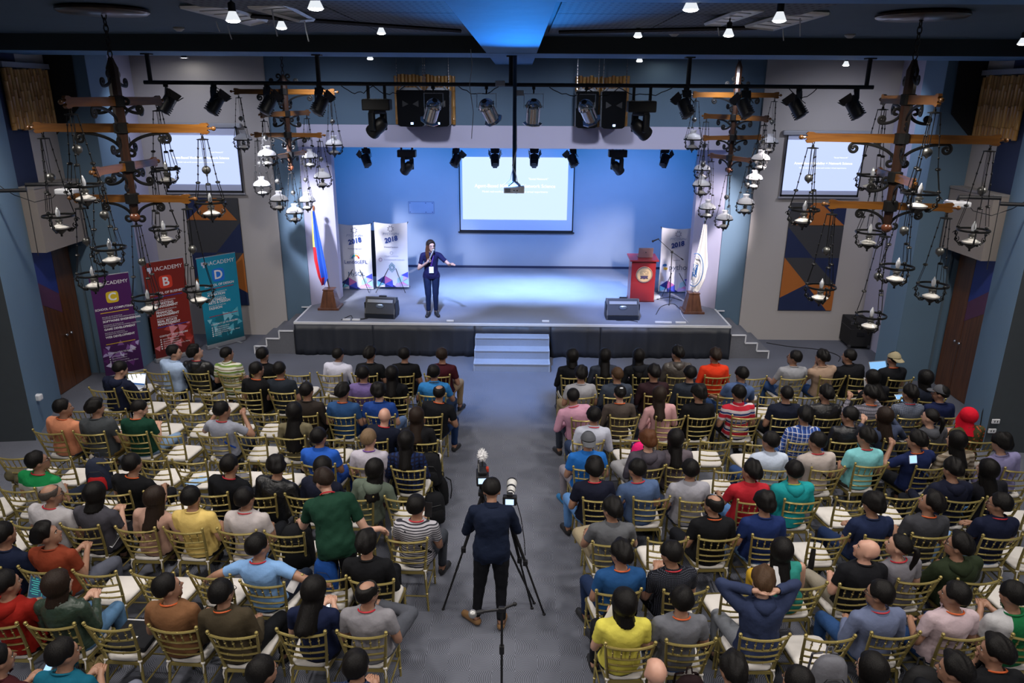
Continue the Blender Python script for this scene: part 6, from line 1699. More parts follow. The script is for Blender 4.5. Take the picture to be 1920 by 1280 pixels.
# neck-frame accessories (origin at the neck base, z along the torso)
def mk_acc():
    A = {}
    b = MB(); pts = []
    for k in range(20):
        a = 2*math.pi*k/20; x = .073*math.sin(a); y = .068*math.cos(a); z = .012-.030*math.cos(a)
        pts.append((x, y, z))
    b.tube(pts, .0062, 5, closed=True, flat=1.3)
    for s in (-1, 1): b.tube([(s*.055, .055, -.015), (s*.05, .105, -.07), (s*.02, .128, -.20), (0, .128, -.28)], .006, 4)
    A['lanyard'] = b.mesh('lanyard', BROW, 60)
    b = MB(); b.tube(pts, .0075, 5, closed=True, flat=1.3); A['neckband'] = b.mesh('neckband', BROW, 60)
    b = MB(); b.rbox((0, .135, -.335), (.085, .006, .11), .003); A['badge'] = b.mesh('badge', BROW)
    b = MB(); rows = []
    n = 24
    for (r, z) in ((.066, .036), (.070, .042), (.080, .012), (.090, -.008), (.086, -.012)):
        for k in range(n):
            a = 2*math.pi*k/n; g = .012 if abs(math.sin(a/2)) < .12 else 0
            b.v.append((r*math.sin(a), r*.93*math.cos(a)+.004, z-.022*math.cos(a)-g))
    for i in range(4):
        for k in range(n): b.f.append((i*n+k, i*n+(k+1) % n, (i+1)*n+(k+1) % n, (i+1)*n+k)); b.m.append(0)
    A['collar'] = b.mesh('collar', BROW, 60)
    b = MB(); n = 20; vs = []
    for i, (r, z, dy) in enumerate(((.070, .035, 0), (.088, .050, -.01), (.112, .030, -.03), (.122, -.015, -.045), (.105, -.070, -.055), (.06, -.10, -.06), (.015, -.105, -.06))):
        for k in range(n):
            a = 2*math.pi*k/n; f = .5-.5*math.cos(a); rr = r*(.80+.25*f); w = .006*math.sin(a*5+i)
            vs.append((rr*math.sin(a)*(1 if i < 4 else .9), (rr+w)*math.cos(a)*.85+dy*f, z*f+(1-f)*(-.015-.006*i)))
    b.add(vs, [(i*n+k, i*n+(k+1) % n, (i+1)*n+(k+1) % n, (i+1)*n+k) for i in range(6) for k in range(n)]); A['hood'] = b.mesh('hood', BROW, 70)
    b = MB(); b.tube([(-.16, .02, -.02), (-.10, -.10, -.06), (.0, -.128, -.16), (.10, -.125, -.27), (.165, -.06, -.36)], .012, 5, flat=.5); A['strap'] = b.mesh('strap', BROW, 60)
    b = MB()
    for s in (-1, 1): b.tube([(s*.036+.026*math.cos(t), .098, .026*math.sin(t)*.75) for t in [k*math.pi/5 for k in range(10)]], .0028, 4, closed=True); b.tube([(s*.062, .096, .004), (s*.080, .04, .006), (s*.082, -.01, .0)], .0028, 4)
    b.tube([(-.010, .100, .004), (.010, .100, .004)], .0028, 4); A['glasses'] = b.mesh('glasses', BROW, 60)
    return A
ACC = mk_acc()

def fabric(hexcol, pat=''):
    nm = 'cloth_'+hexcol+pat
    if nm in MATS: return MATS[nm]
    c = hexc(hexcol)
    if pat == 'leather': return mat(nm, c, 0.38, noise=0.25, scale=9, bump=0.5, bscale=22)
    m = mat(nm, c, 0.85, noise=0.12, scale=7, bump=0.35, bscale=18, spec=0.2)
    if not pat: return m
    N, L = nodes_of(m); b = N['Principled BSDF']; src = b.inputs['Base Color'].links[0].from_socket
    tc = N.new('ShaderNodeTexCoord'); sp = N.new('ShaderNodeSeparateXYZ'); L.new(tc.outputs['Object'], sp.inputs[0])
    def mixc(fac, a, col, blend='MIX'):
        x = N.new('ShaderNodeMix'); x.data_type = 'RGBA'; x.blend_type = blend
        L.new(fac, x.inputs[0]); L.new(a, x.inputs[6])
        if isinstance(col, tuple): x.inputs[7].default_value = (*col, 1)
        else: L.new(col, x.inputs[7])
        return x.outputs[2]
    def band(o, per, duty, ph=0.0): return mth(N, L, 'LESS_THAN', mth(N, L, 'FRACT', mth(N, L, 'ADD', mth(N, L, 'DIVIDE', o, per), ph)), duty)
    z, x = sp.outputs[2], sp.outputs[0]
    if pat == 'thinstripe': out = mixc(band(z, .028, .40), src, (.03, .03, .04))
    elif pat == 'redstripe': out = mixc(band(z, .14, .20, .5), mixc(band(z, .14, .42), src, (.48, .02, .04)), (.02, .04, .16))
    elif pat == 'greenstripe': out = mixc(band(z, .10, .30), mixc(band(z, .10, .15, .5), src, (.20, .15, .08)), (.16, .26, .06))
    elif pat == 'brownstripe': out = mixc(band(z, .065, .45), src, (.13, .10, .07))
    elif pat == 'plaid': out = mixc(band(x, .055, .14), mixc(band(z, .055, .14), mixc(band(x, .055, .35, .5), src, (.03, .06, .25)), (.7, .7, .75)), (.7, .7, .75))
    elif pat == 'darkplaid': out = mixc(band(x, .05, .4), mixc(band(z, .05, .4), src, (.008, .01, .03)), (.008, .01, .03))
    elif pat == 'check': out = mixc(band(x, .02, .25), mixc(band(z, .02, .25), src, (.05, .06, .10)), (.05, .06, .10))
    elif pat == 'dots':
        a = mth(N, L, 'LESS_THAN', mth(N, L, 'ABSOLUTE', mth(N, L, 'SUBTRACT', mth(N, L, 'FRACT', mth(N, L, 'DIVIDE', x, .013)), .5)), .15)
        c_ = mth(N, L, 'LESS_THAN', mth(N, L, 'ABSOLUTE', mth(N, L, 'SUBTRACT', mth(N, L, 'FRACT', mth(N, L, 'DIVIDE', z, .013)), .5)), .15)
        out = mixc(mth(N, L, 'MULTIPLY', a, c_), src, (.16, .17, .22))
    elif pat == 'floral':
        nz = N.new('ShaderNodeTexVoronoi'); nz.inputs['Scale'].default_value = 22; L.new(tc.outputs['Object'], nz.inputs['Vector'])
        out = mixc(mth(N, L, 'LESS_THAN', nz.outputs['Distance'], .32), src, (.45, .08, .03))
    elif pat == 'knit': out = mixc(band(z, .045, .35), mixc(band(x, .02, .3), src, (.10, .10, .12)), (.07, .07, .09))
    elif pat == 'sleeves':
        ax = mth(N, L, 'GREATER_THAN', mth(N, L, 'ABSOLUTE', x), .135); out = mixc(ax, src, (.5, .5, .52))
    elif pat == 'sides':
        ax = mth(N, L, 'LESS_THAN', z, .93); out = mixc(ax, src, (.5, .48, .46))
    L.new(out, b.inputs['Base Color'])
    return m
LANY = {'o': mat('lanyard_orange', (.60, .10, .015), .6, noise=0), 'r': mat('lanyard_red', (.50, .015, .03), .6, noise=0), 'g': mat('lanyard_green_yellow', (.35, .42, .03), .6, noise=0), 'k': mat('strap_black', (.012, .012, .014), .6, noise=0), 'p': mat('lanyard_purple', (.16, .05, .35), .6, noise=0)}
badgem = mat('badge_card', (.75, .73, .70), .5, noise=0.1, scale=40)
BODYC = {}
HEADH = 1.17
# short codes of tops: t tee, l long sleeve, p polo, s collared shirt, h hoodie, j leather jacket, w sleeveless
def dress(root, res, J, spec, mirror=False):
    hs, hcol, top, lan, bot, skin, extra = spec
    code, col = top.split(':')[0], top.split(':')[1]; pat = top.split(':')[2] if top.count(':') > 1 else ''
    topm = fabric(col, 'leather' if code == 'j' and not pat else pat)
    shirt = inst({'h': 'hoodie', 'j': 'jacket'}.get(code, 'shirt'), res['top'], root, mats=[topm])
    inst('trousers', res['bottom'], root, mats=[fabric(bot)])
    shoem = {'w': mat('shoe_blue', (.02, .15, .35), .5), 't': mat('shoe_tan', (.22, .12, .05), .5)}.get('w' if 'blueshoe' in extra else ('t' if 'tanshoe' in extra else ''), mat('shoe_dark', (.018, .018, .02), .5))
    for k_ in ('shoe1', 'shoe2'):
        if k_ in res: inst('shoe', res[k_], root, mats=[shoem])
    M = Matrix.Translation(J['head']) @ J['headM'].to_4x4()
    loc, rot, _ = M.decompose()
    def onhead(name, me, m):
        o = inst(name, me, root, mats=[m]); o.location = loc; o.rotation_mode = 'QUATERNION'; o.rotation_quaternion = rot; return o
    if hs in ('cap', 'cap_back'):
        onhead('hair', hair('crop'), HAIRM[hcol]); o = onhead('cap', headwear(hs), fabric(extra.split('cap=')[1][:6]))
    elif hs == 'scarf': onhead('headscarf', headwear('scarf'), fabric('c8102a'))
    elif hs != 'bald': onhead('hair', hair(hs), HAIRM[hcol])
    if 'glasses' in extra: onhead('glasses', ACC['glasses'], rail_m)
    if 'clip' in extra: 
        o = MB().ball((0.0, -.09, .115), (.026, .016, .012), 8, 5).build('hair_clip', white_trim, root); o.location = loc; o.rotation_mode = 'QUATERNION'; o.rotation_quaternion = rot
    NM = Matrix((J['X'], J['F'], J['T'])).transposed().to_4x4(); NM.translation = J['neck']
    nl, nr, _ = NM.decompose()
    def onneck(name, me, m, par=root):
        o = inst(name, me, par, mats=[m]); o.location = nl; o.rotation_mode = 'QUATERNION'; o.rotation_quaternion = nr; return o
    if lan:
        l_ = onneck('lanyard', ACC['lanyard'], LANY[lan])
        b_ = inst('badge', ACC['badge'], l_, mats=[badgem])
    if code in ('p', 's') : onneck('collar', ACC['collar'], fabric(extra.split('col=')[1][:6]) if 'col=' in extra else topm, shirt)
    if code in 'tlj' and not lan: onneck('neckband', ACC['neckband'], topm, shirt)
    if code == 'h' or 'hood' in extra: onneck('hood', ACC['hood'], topm, shirt)
    if 'strap=' in extra: onneck('shoulder_strap', ACC['strap'], fabric(extra.split('strap=')[1][:6]))
BODYSTAT = {}
def seated(ref, hpx, hpy, hs, hcol, top, arms, legs, hy, hp, lan, bot, skin, desc, extra=''):
    ch = CHAIRS[ref]; o, yaw = ch[0], ch[1]; ch[2] = desc
    H = at(hpx, hpy, z=HEADH)
    f = Vector((-math.sin(yaw), math.cos(yaw), 0)); r = Vector((math.cos(yaw), math.sin(yaw), 0))
    d = H-o; df = d.dot(f); dr = d.dot(r)
    # pick lean so that the head lands near the ray
    best = min((-10, -3, 4, 11, 19), key=lambda L_: abs((-.075+.55*math.sin(R_(L_))+.06)-df))
    rollb = 0
    resid = df-(-.075+.55*math.sin(R_(best))+.06)
    dr_ = max(-.26, min(.26, dr)); 
    roll = round(max(-12, min(12, math.degrees(math.asin(max(-.9, min(.9, (dr_-max(-.06, min(.06, dr_)))/.55)))))/4)*4)
    lat = dr_-.55*math.sin(R_(roll)); lat = max(-.09, min(.09, lat))
    off = f*max(-.02, min(.06, resid))+r*lat
    arms = ('lap' if arms == 'lap' else arms)
    code = top[0]; long = code in 'lshj'; fem = 'fem' in extra; big = 1.14 if 'big' in extra else (1.10 if 'stout' in extra else (1.0 if fem else 1.05))
    # yaw given in room terms: + is towards the left of the picture
    key = (arms, legs, best, roll, int(round(hy/15.0))*15, int(round(hp/8.0))*8, long, fem, big, code in 'hj', code == 'w')
    if key not in BODYC:
        a2 = arms
        J = seated_joints(a2, legs, best, key[4], key[5], roll=roll)
        BODYC[key] = (human_mesh(J, sleeve=(-1 if code == 'w' else .62), long=long, fem=fem, big=big, loose=.017 if code in 'hj' else .010), J)
    res, J = BODYC[key]
    root = inst('person', res['body'], None, (o.x+off.x, o.y+off.y, 0.0), (0, 0, yaw), mats=[{'t': SKT, 'l': SKL, 'p': SKP, 'd': SKD}[skin]])
    if hcol != 'black': root.material_slots[2].link = 'OBJECT'; root.material_slots[2].material = HAIRM[hcol]
    dress(root, res, J, (hs, hcol, top, lan, bot, skin, extra))
    blk_ = 'left block' if ref[0] == 'L' else 'right block'; rw = ORD[int(ref[1:-1])-1]
    tag(root, '%s, %s, %s row' % (desc, blk_, rw), 'person')
    BODYSTAT[ref] = (round(df, 2), round(dr, 2), best, roll)
    return root, J
# ref|head px|head py|hair|hair colour|top|arms|legs|head yaw|head pitch|lanyard|trousers|skin|description|extras
CROWD = '''
L1b|330|661|short|black|s:a9bfe0|knee|wide|-60|4||1e2638|l|person in a pale blue shirt leaning forward and looking right|
L1c|362|667|messy|black|j:15161a|knee|wide|-45|14|r|14161c|l|person in a black leather jacket looking up to the right|hood
L1d|423|667|crop|black|p:c9c9bd:greenstripe|lap|normal|-30|0||20242c|t|person in a green and white striped polo|
L1e|494|667|short|black|t:0d0e12|lap|normal|-10|0||14161c|t|person in a black top with pale collar rim|col=b0b0b0
L1g|623|678|crop|black|s:c3c4d6|lap|normal|-20|2||1c2333|t|person in a white dress shirt|
L1h|687|677|messy|black|t:101216|lap|normal|-15|0|k|14161c|t|person in a black tee, hair tousled, beside the black-haired neighbour|
L1i|756|674|short|black|t:0c0d11|lap|normal|0|2||14161c|t|person in a plain black t-shirt with short neat hair|
L1j|825|678|short|dark|t:3d121c|lap|wide|0|0||8a7458|t|person in a maroon t-shirt and khaki trousers by the aisle|
L2a|219|697|short|black|h:141a30|knee|normal|-30|-24||101218|l|person in a navy hoodie bent over a glowing laptop|
L2e|468|708|short|black|t:0d0e12|lap|wide|-25|0|o|0e1016|t|person in a black tee, orange lanyard, grey trousers|
L2f|520|701|short|black|t:20262f|lap|normal|-5|0|o|14161c|t|person in a dark slate tee with orange lanyard|
L2h|681|705|short|black|t:6a5a8e|lap|normal|0|0||1c2030|t|person in a muted purple t-shirt|
L2i|731|713|long|black|t:101216|phone|overR|-5|0||101218|l|person with long black hair in black, holding a phone|fem
L2j|812|707|short|black|p:2f78b8|knee|wide|-5|0|k|20304c|t|person in a bright light blue polo by the aisle|strap=101828
L3g|566|748|short|black|l:2b2522|lap|normal|-10|-4||15171d|t|person in a charcoal brown long-sleeved top|
L3h|636|747|messy|black|t:284a78|lap|wide|-8|0|o|1f3a66|t|person in a denim blue tee with orange lanyard|
L3i|705|748|curly|black|t:1d3f86|lap|wide|5|0||6078a0|l|person in a royal blue tee with thick bushy hair|
L3j|820|748|thin|black|t:12141a|lap|wide|-5|2|o|1a3058|t|person with thinning hair in a black tee and orange lanyard|
L4a|113|770|short|black|t:c78363|lap|crossR|-45|0|o|4a5262|t|person in a peach t-shirt beside the blue pillar|
L4b|165|778|messy|black|t:3f4347|lap|wide|-35|2||8a6f3a|t|bearded person in a faded dark grey tee|big
L4c|236|782|crop|black|t:123a2c|phone|wide|-50|-22|o|7b96b8|l|person in a dark green tee looking down to the right|
L4e|404|783|short|black|t:8f93a2|up|normal|-25|0|r|1d2536|t|person in light grey with a blue strap, hand raised|strap=1c49a8
L4g|540|790|vlong|black|l:6e6750|lap|normal|-5|0||14161c|l|person with very long straight black hair|fem
L4i|714|794|bald|black|l:141a2c|cross|normal|-5|0|r|24406e|p|bald person in a navy jumper with red lanyard|
L4j|775|802|long|dark|l:17171b|lap|normal|-5|0||14161c|t|person with long wavy brown-black hair in black|fem
L5h|596|826|short|black|p:2456b4|cross|wide|-12|0||1c3f8a|t|broad person in a royal blue polo with a thin striped strap|big strap=b8a890
L5i|689|832|short|blond|t:b9b4c2|lap|normal|-8|0|p|3a4254|p|person with light brown hair in a white tee|
L5j|755|846|long|black|l:1a2c58:darkplaid|lap|normal|-5|0||14161c|l|person with long black hair in a blue plaid shirt|fem
L6b|127|894|short|black|t:158046:sides|lap|wide|-50|8|r|1d2536|t|person with glasses in a green and white raglan tee|glasses
L6d|289|886|short|black|t:101115|knee|wide|-10|0|o|14161c|t|person in a black tee with bright orange lanyard, arms forward|
L6f|487|887|short|black|l:0f1116|lap|normal|-12|0|r|14161c|t|person in a black top with red lanyard and wavy short hair|
L6g|575|890|curly|black|j:101216|lap|normal|10|-10||14161c|t|person with dark curly hair in black, behind the green-shirted standing man|
L6h|675|901|bob|black|l:14182a|lap|normal|-5|0||14161c|l|person with a black bowl haircut in navy|
L6i|765|911|long|black|h:5c675c|lap|overR|-8|0||3a1522|l|person with long black hair in a grey-green hooded jacket|fem
L7b|90|932|ring|grey|t:b3b0b4|lap|wide|-50|0|r|1b1d23|t|balding grey-haired person with glasses in a white tee|glasses stout
L7c|168|938|bob|black|t:43424a|phone|normal|-15|-10||14161c|l|person in a dark grey tee looking at a phone|
L7d|262|966|long|dark|l:b08d7e|lap|normal|-25|4||2a1e22|l|person with long dark hair in a dusty pink blouse|fem
L7e|345|953|short|black|t:d9bd70|lap|normal|-5|0||14161c|t|person in a pale yellow t-shirt|
L7f|450|951|short|black|p:b7afaf|lap|normal|-10|0|r|14161c|t|person in a white polo with red lanyard|stout
L7i|779|961|short|black|t:b2b0b8:thinstripe|phone|wide|-20|0|r|3c4048|t|person in a black and white striped tee, phone raised|strap=101218
L8b|84|1012|messy|black|t:7c3520|phone|wide|-55|12||565a68|t|person in a rust brown shirt looking up, phone in hand|
L8a|-14|1022|short|black|t:131c34|lap|wide|-20|0||14161c|t|person in navy at the left picture edge|
L8f|480|1033|short|black|t:7ba3d4|side|wide|-30|4|r|1b2436|t|person in a light blue tee, arm stretched sideways|
L8h|685|1030|messy|black|l:101115|lap|normal|-5|0||14161c|t|person in a black jumper with grey shirt collar|col=a0a0a8
L9a|6|1104|short|black|h:8a1a12|knee|wide|-25|0||14161c|t|person in a red hoodie beside an open laptop|
L9b|112|1096|bob|dark|j:29392f|phone|normal|-25|-4||54789c|l|person in an olive green leather jacket with brown-tinted hair|fem
L9d|320|1100|short|black|t:795438|lap|normal|-40|8|o|14161c|t|person in a brown tee with orange lanyard|stout
L9e|411|1125|short|black|s:40382a|lap|wide|-20|0|o|101217|t|person with glasses in an olive brown shirt|glasses
L9f|571|1141|long|black|t:151e3c|phone|normal|-15|-14||14161c|l|person with straight black hair in navy writing on a glowing tablet|fem
L9g|684|1126|thin|black|t:86848a|lap|crossR|-30|4|r|4c4f58|t|balding person in a grey tee, legs crossed into the aisle|glasses
R1a|1079|687|bob|black|l:111319|lap|normal|0|0||14161c|l|person with sleek long black hair in black, beside the aisle|fem
R1b|1142|687|long|black|l:2d3340|lap|normal|0|0||1a1c26|l|person with long black hair in dark grey|fem
R1c|1207|686|long|black|h:15171d|lap|normal|5|0||14161c|l|person in a black jacket left of the leather hoodie|fem
R1d|1270|665|messy|black|j:45403c|lap|wide|25|4||14161c|t|tall person in a brown-grey leather hoodie|big hood
R1e|1341|670|messy|dark|s:d93a1c|lap|normal|20|4||1a1c26|t|person in a bright orange-red shirt|
R1g|1489|673|short|black|t:8e9097|knee|wide|50|8||2e4a78|t|person with glasses in a grey tee looking left|glasses
R1h|1556|683|messy|black|t:a08876|chin|wide|30|0||3a5c94|t|person in a beige tee, hand at the chin|
R1i|1591|669|short|black|s:121318|lap|wide|45|0||14161c|t|large person in a black shirt turned left|big
R1j|1688|683|cap_back|black|t:14151a|phone|normal|10|0|o|14161c|t|person in a backwards tan cap and black tee|cap=9c9276
R2a|1093|713|messy|black|t:9c9da4|lap|wide|0|0||8a7c62|t|person in a light grey tee with khaki trousers by the aisle|
R2b|1158|706|crop|brown|l:3a4250|lap|wide|10|0||2a3c58|t|person with cropped brown hair in a slate grey top|
R2c|1227|703|messy|black|l:2c1a20|lap|wide|10|0||565a66|t|person in a dark maroon top|stout
R2d|1301|713|short|black|l:252b36|lap|wide|5|0||3a3f4c|t|person in a dark slate jacket with a strap|strap=14161c
R2e|1394|706|short|black|p:4a5f88|knee|wide|20|-6||2c4470|t|person in a slate blue polo leaning to the right|
R2i|1657|722|long|black|l:14151b|phone|normal|25|-12||14161c|l|person with long black hair holding white papers|fem
R2j|1739|715|bob|black|l:1c2230|lap|normal|20|0||14161c|l|person with a black bob in dark blue, nearest the wooden door|fem
R3a|1079|758|crop|black|s:c795ac|lap|wide|-5|0|r|343a48|t|person in a pink shirt with red lanyard by the aisle|
R3b|1167|750|bun|black|l:4a423e|lap|normal|5|-4|o|14161c|l|person with pinned-up hair and a white clip in brown-grey|fem clip
R3c|1251|765|long|dark|l:c4979a|lap|normal|5|0||c4979a|l|person with long dark hair in a pale pink dress|fem
R3d|1317|748|curly|black|l:0f1014|lap|wide|10|0||14161c|t|person with curly black hair in black|
R3e|1391|748|short|black|p:c8bfc4:redstripe|lap|wide|10|0||1c1d24|t|person in a red, white and blue striped polo|
R3f|1475|742|crop|black|t:161b2c|lap|wide|0|-4||14161c|t|person in a dark navy tee beside the striped polo|stout
R3g|1555|747|messy|black|j:17171a|lap|normal|10|0||14161c|t|person in a creased black leather jacket|
R3h|1644|750|messy|black|l:83808c:knit|up|wide|35|-6|o|1d5070|t|person in a grey patterned jumper with raised hands|
R3i|1716|748|messy|black|s:707888:check|phone|normal|10|-4|r|1c2a4a|t|person in a checked grey shirt looking at a tablet|
R3j|1774|746|cap|black|t:161f44|lap|normal|45|0||14161c|t|person in a grey baseball cap and navy tee|cap=4d4f55
R4a|1113|781|short|black|s:b8bccc|lap|wide|0|0|r|2c3a56|t|person in a white dress shirt with red lanyard by the aisle|
R4f|1517|792|messy|black|s:3c62b4:plaid|lap|wide|5|0||3a5c94|t|person in a blue and white plaid shirt|
R4g|1606|793|short|black|j:15171e|lap|normal|45|-6||1a3c80|t|person with glasses in a black vest over blue|glasses
R4h|1686|806|long|dark|l:3c455e|up|normal|25|0||14161c|l|person with long dark hair in slate blue, hand raised|fem
R4i|1763|797|tail|black|h:4c4e55|lap|normal|35|4||14161c|l|person with a black ponytail in a grey hoodie|fem
R4j|1843|801|scarf|black|l:47452a:floral|phone|normal|10|0||3c3a28|l|person wearing a bright red headscarf|fem
R5a|1104|834|cap_back|black|p:2268b8|lap|wide|5|0||85808a|t|person in a grey cap and bright blue polo by the aisle|blueshoe cap=54565c
R5b|1222|840|curly|red|h:4a4650|lap|crossL|-5|0||8c8c90|l|person with reddish brown hair beside a pink backpack|
R5c|1281|850|long|black|l:5c545c|lap|normal|0|0||2a2a30|l|person with long black hair in grey-mauve|fem
R5e|1451|838|short|black|s:bcc8dc|lap|wide|30|-4||2c4470|t|person in a pale blue-white shirt turned left|
R5f|1537|835|short|black|t:b4a9a5|lap|wide|25|0|r|6c6450|t|person in an off-white tee with a black cross strap|strap=101216
R5g|1625|824|messy|black|t:7fc6cc|lap|wide|35|4|r|4c4840|t|person in a turquoise tee|
R5h|1736|841|messy|black|t:18244e|up|wide|25|-4|o|14161c|t|person in a navy tee photographing with a white phone|strap=40588c
R5i|1832|858|long|black|l:9c9284:brownstripe|lap|normal|30|0||26221e|l|person with long hair in a brown and cream striped top|fem
R5j|1911|856|curly|black|l:8a86b0|lap|normal|20|0||26262e|l|person with curly black hair in lavender|fem
R6a|1119|897|tall|black|t:15182a|lap|wide|5|-4|r|5c88c0|t|person with spiky hair in navy with red lanyard by the aisle|
R6b|1197|887|short|black|t:4d6288|lap|wide|30|0|r|2c4470|t|person in a faded blue tee with a checked lanyard|
R6c|1306|907|short|black|p:9696a0|lap|wide|0|-4||242c40|t|person in a light grey polo|
R6d|1424|909|messy|black|p:b02430|knee|wide|30|6||5c88c0|t|person in a crimson red polo|
R6e|1492|891|short|black|h:1b8f94|lap|wide|5|0|g|14161c|t|person in a teal hoodie with yellow-green lanyard|stout
R6h|1819|911|messy|black|h:161a2e|knee|wide|20|-8||1a1c26|t|person in a dark navy hoodie bent forward|
R6i|1880|906|long|black|l:1b1c24|lap|normal|35|-4||5c88c0|l|person with long hair in black and denim, right edge|fem
R7a|1148|956|messy|black|p:5c5e63|knee|crossL|35|4||9c8f76|t|person in a dark grey polo, sunglasses on head, legs crossed|glasses
R7c|1345|960|thin|black|p:111216|lap|wide|30|-4|o|14161c|t|balding person in a black polo with orange lanyard|glasses
R7d|1449|969|curly|black|t:1b2d60|lap|wide|5|0||7ca0d0|t|person with curly black hair in a deep blue tee|
R7f|1656|969|curly|black|t:1c2746|cross|wide|20|0||1a2c50|t|person with curly black hair in a navy tee|
R7g|1757|960|messy|black|t:3b3c42|lap|wide|50|14|o|14161c|t|person in a charcoal tee looking up to the left|
R7h|1885|957|short|black|p:141a32|cross|wide|40|0|r|7c9cc8|t|person in a navy polo with arms folded near the right edge|glasses
R8a|1171|1058|messy|black|t:1f4a7c|lap|wide|30|0|o|1c2c4c|t|person in a strong blue tee with orange lanyard by the aisle|glasses
R8b|1266|1051|short|black|p:15171f:dots|phone|wide|25|-8|r|101217|t|person in a black dotted shirt looking down|
R8d|1496|1078|long|black|w:2f8a80|cross|normal|5|0||c8a030|l|person with straight black hair in a teal strap top|fem
R8e|1625|1035|bald|black|t:15161b|lap|wide|55|14||8a8478|p|bald person in a black tee looking up to the left|stout
R8f|1710|1051|tail|black|t:77767e|lap|normal|45|6|r|1a1c26|l|person with a black ponytail in a grey tee|fem
R8g|1817|1045|messy|black|h:26301f|knee|wide|50|10||14161c|t|person with glasses in a dark olive hoodie|glasses
R9a|1177|1158|bob|black|t:d6cc58|phone|overR|20|0|o|14161c|l|person in a bright yellow tee holding a leaflet by the aisle|
R9b|1286|1149|short|black|t:686a72|lap|wide|5|0|o|2c5c9c|t|person in a mid grey tee with orange lanyard|
R9c|1427|1091|messy|brown|h:2c3654|behind|wide|5|0||7c8088|l|person with brown hair in a navy hoodie, hands behind the head|stout
R9e|1666|1138|short|black|s:66708e|lap|wide|40|-4|r|2c4c7c|t|person with glasses in a blue-grey denim shirt|glasses
R9f|1802|1131|short|black|t:bfabb2|lap|wide|40|0|o|24406c|t|person in a pale pink-white tee|
R9g|1915|1134|short|black|t:17683c:sleeves|phone|wide|20|-8||14161c|t|person in a green and white tee using a phone|
'''
for ln in CROWD.strip().split('\n'):
    f_ = ln.split('|')
    seated(f_[0], float(f_[1]), float(f_[2]), f_[3], f_[4], f_[5], f_[6], f_[7], float(f_[8]), float(f_[9]), f_[10], f_[11], f_[12], f_[13], f_[14])

# last row, only heads and shoulders reach into the frame: chairs below the frame edge carry them
def back_row(hpx, hpy, nm, *a):
    side_ = 'L' if hpx < 900 else 'R'
    H = at(hpx, hpy, z=HEADH); yaw = R_(-5) if side_ == 'L' else R_(5)
    f = Vector((-math.sin(yaw), math.cos(yaw), 0)); o = H+f*0.01; o.z = 0
    CHAIRS[nm] = [o, yaw, None]; ROWS.setdefault(nm[:-1], []).append((0, 0, 0, 0))
    return seated(nm, hpx, hpy, *a)
back_row(122, 1228, 'L10a', 'short', 'black', 't:0e5a72', 'phone', 'wide', -25, 0, '', '6c7080', 't', 'person in a deep teal shirt at the bottom edge')
back_row(-2, 1240, 'L10d', 'short', 'black', 't:3c1418', 'phone', 'wide', -25, 0, '', '8a6f3a', 't', 'person in maroon at the bottom left corner, phone in hand')
back_row(494, 1262, 'L10b', 'short', 'black', 't:201c22', 'knee', 'wide', -30, 0, '', '14161c', 't', 'person with short black hair, only the head above the bottom edge')
back_row(671, 1250, 'L10c', 'short', 'black', 'p:1c2a4c:dots', 'phone', 'wide', -5, 0, '', '14161c', 't', 'person in a speckled navy shirt at the bottom edge')
back_row(1228, 1262, 'R10a', 'bald', 'black', 't:1b1c22', 'lap', 'normal', 0, 0, '', '14161c', 'p', 'bald person, only the head above the bottom edge')
back_row(1372, 1259, 'R10b', 'messy', 'black', 't:1b1c22', 'lap', 'normal', 10, 0, '', '14161c', 't', 'person with tousled black hair at the bottom edge')
back_row(1494, 1281, 'R10c', 'short', 'black', 't:1b1c22', 'lap', 'normal', 30, 0, '', '14161c', 't', 'person whose hair just shows below the grey backpack')
back_row(1632, 1256, 'R10d', 'long', 'black', 't:1b1c22', 'lap', 'normal', 35, 0, '', '14161c', 'l', 'person with long black hair and glasses at the bottom edge', 'glasses fem')
back_row(1787, 1258, 'R10e', 'messy', 'black', 't:15161b', 'lap', 'normal', 40, 0, '', '14161c', 't', 'person with messy black hair looking left at the bottom edge')
back_row(1864, 1224, 'R10f', 'messy', 'black', 't:101115', 'chin', 'wide', 40, 0, 'o', '14161c', 't', 'person in black with hand on the face at the bottom right')

# all chairs -------------------------------------------------------------
for ref, (o, yaw, occ) in CHAIRS.items():
    row, i = ref[:-1], 'abcdefghijkl'.index(ref[-1]); n = len(ROWS[row]); r = int(row[1:])
    c = make_chair((o.x, o.y, 0), yaw)
    blk_ = 'left block' if row[0] == 'L' else 'right block'
    seat = (n-i) if row[0] == 'L' else i+1
    tag(c, '%s gold banquet chair, %s, %s row, %s seat from the aisle' % ('occupied' if occ else 'empty', blk_, ORD[r-1], ORD[seat-1].replace('front', 'first')), 'chair', 'gold banquet chairs in the '+blk_)

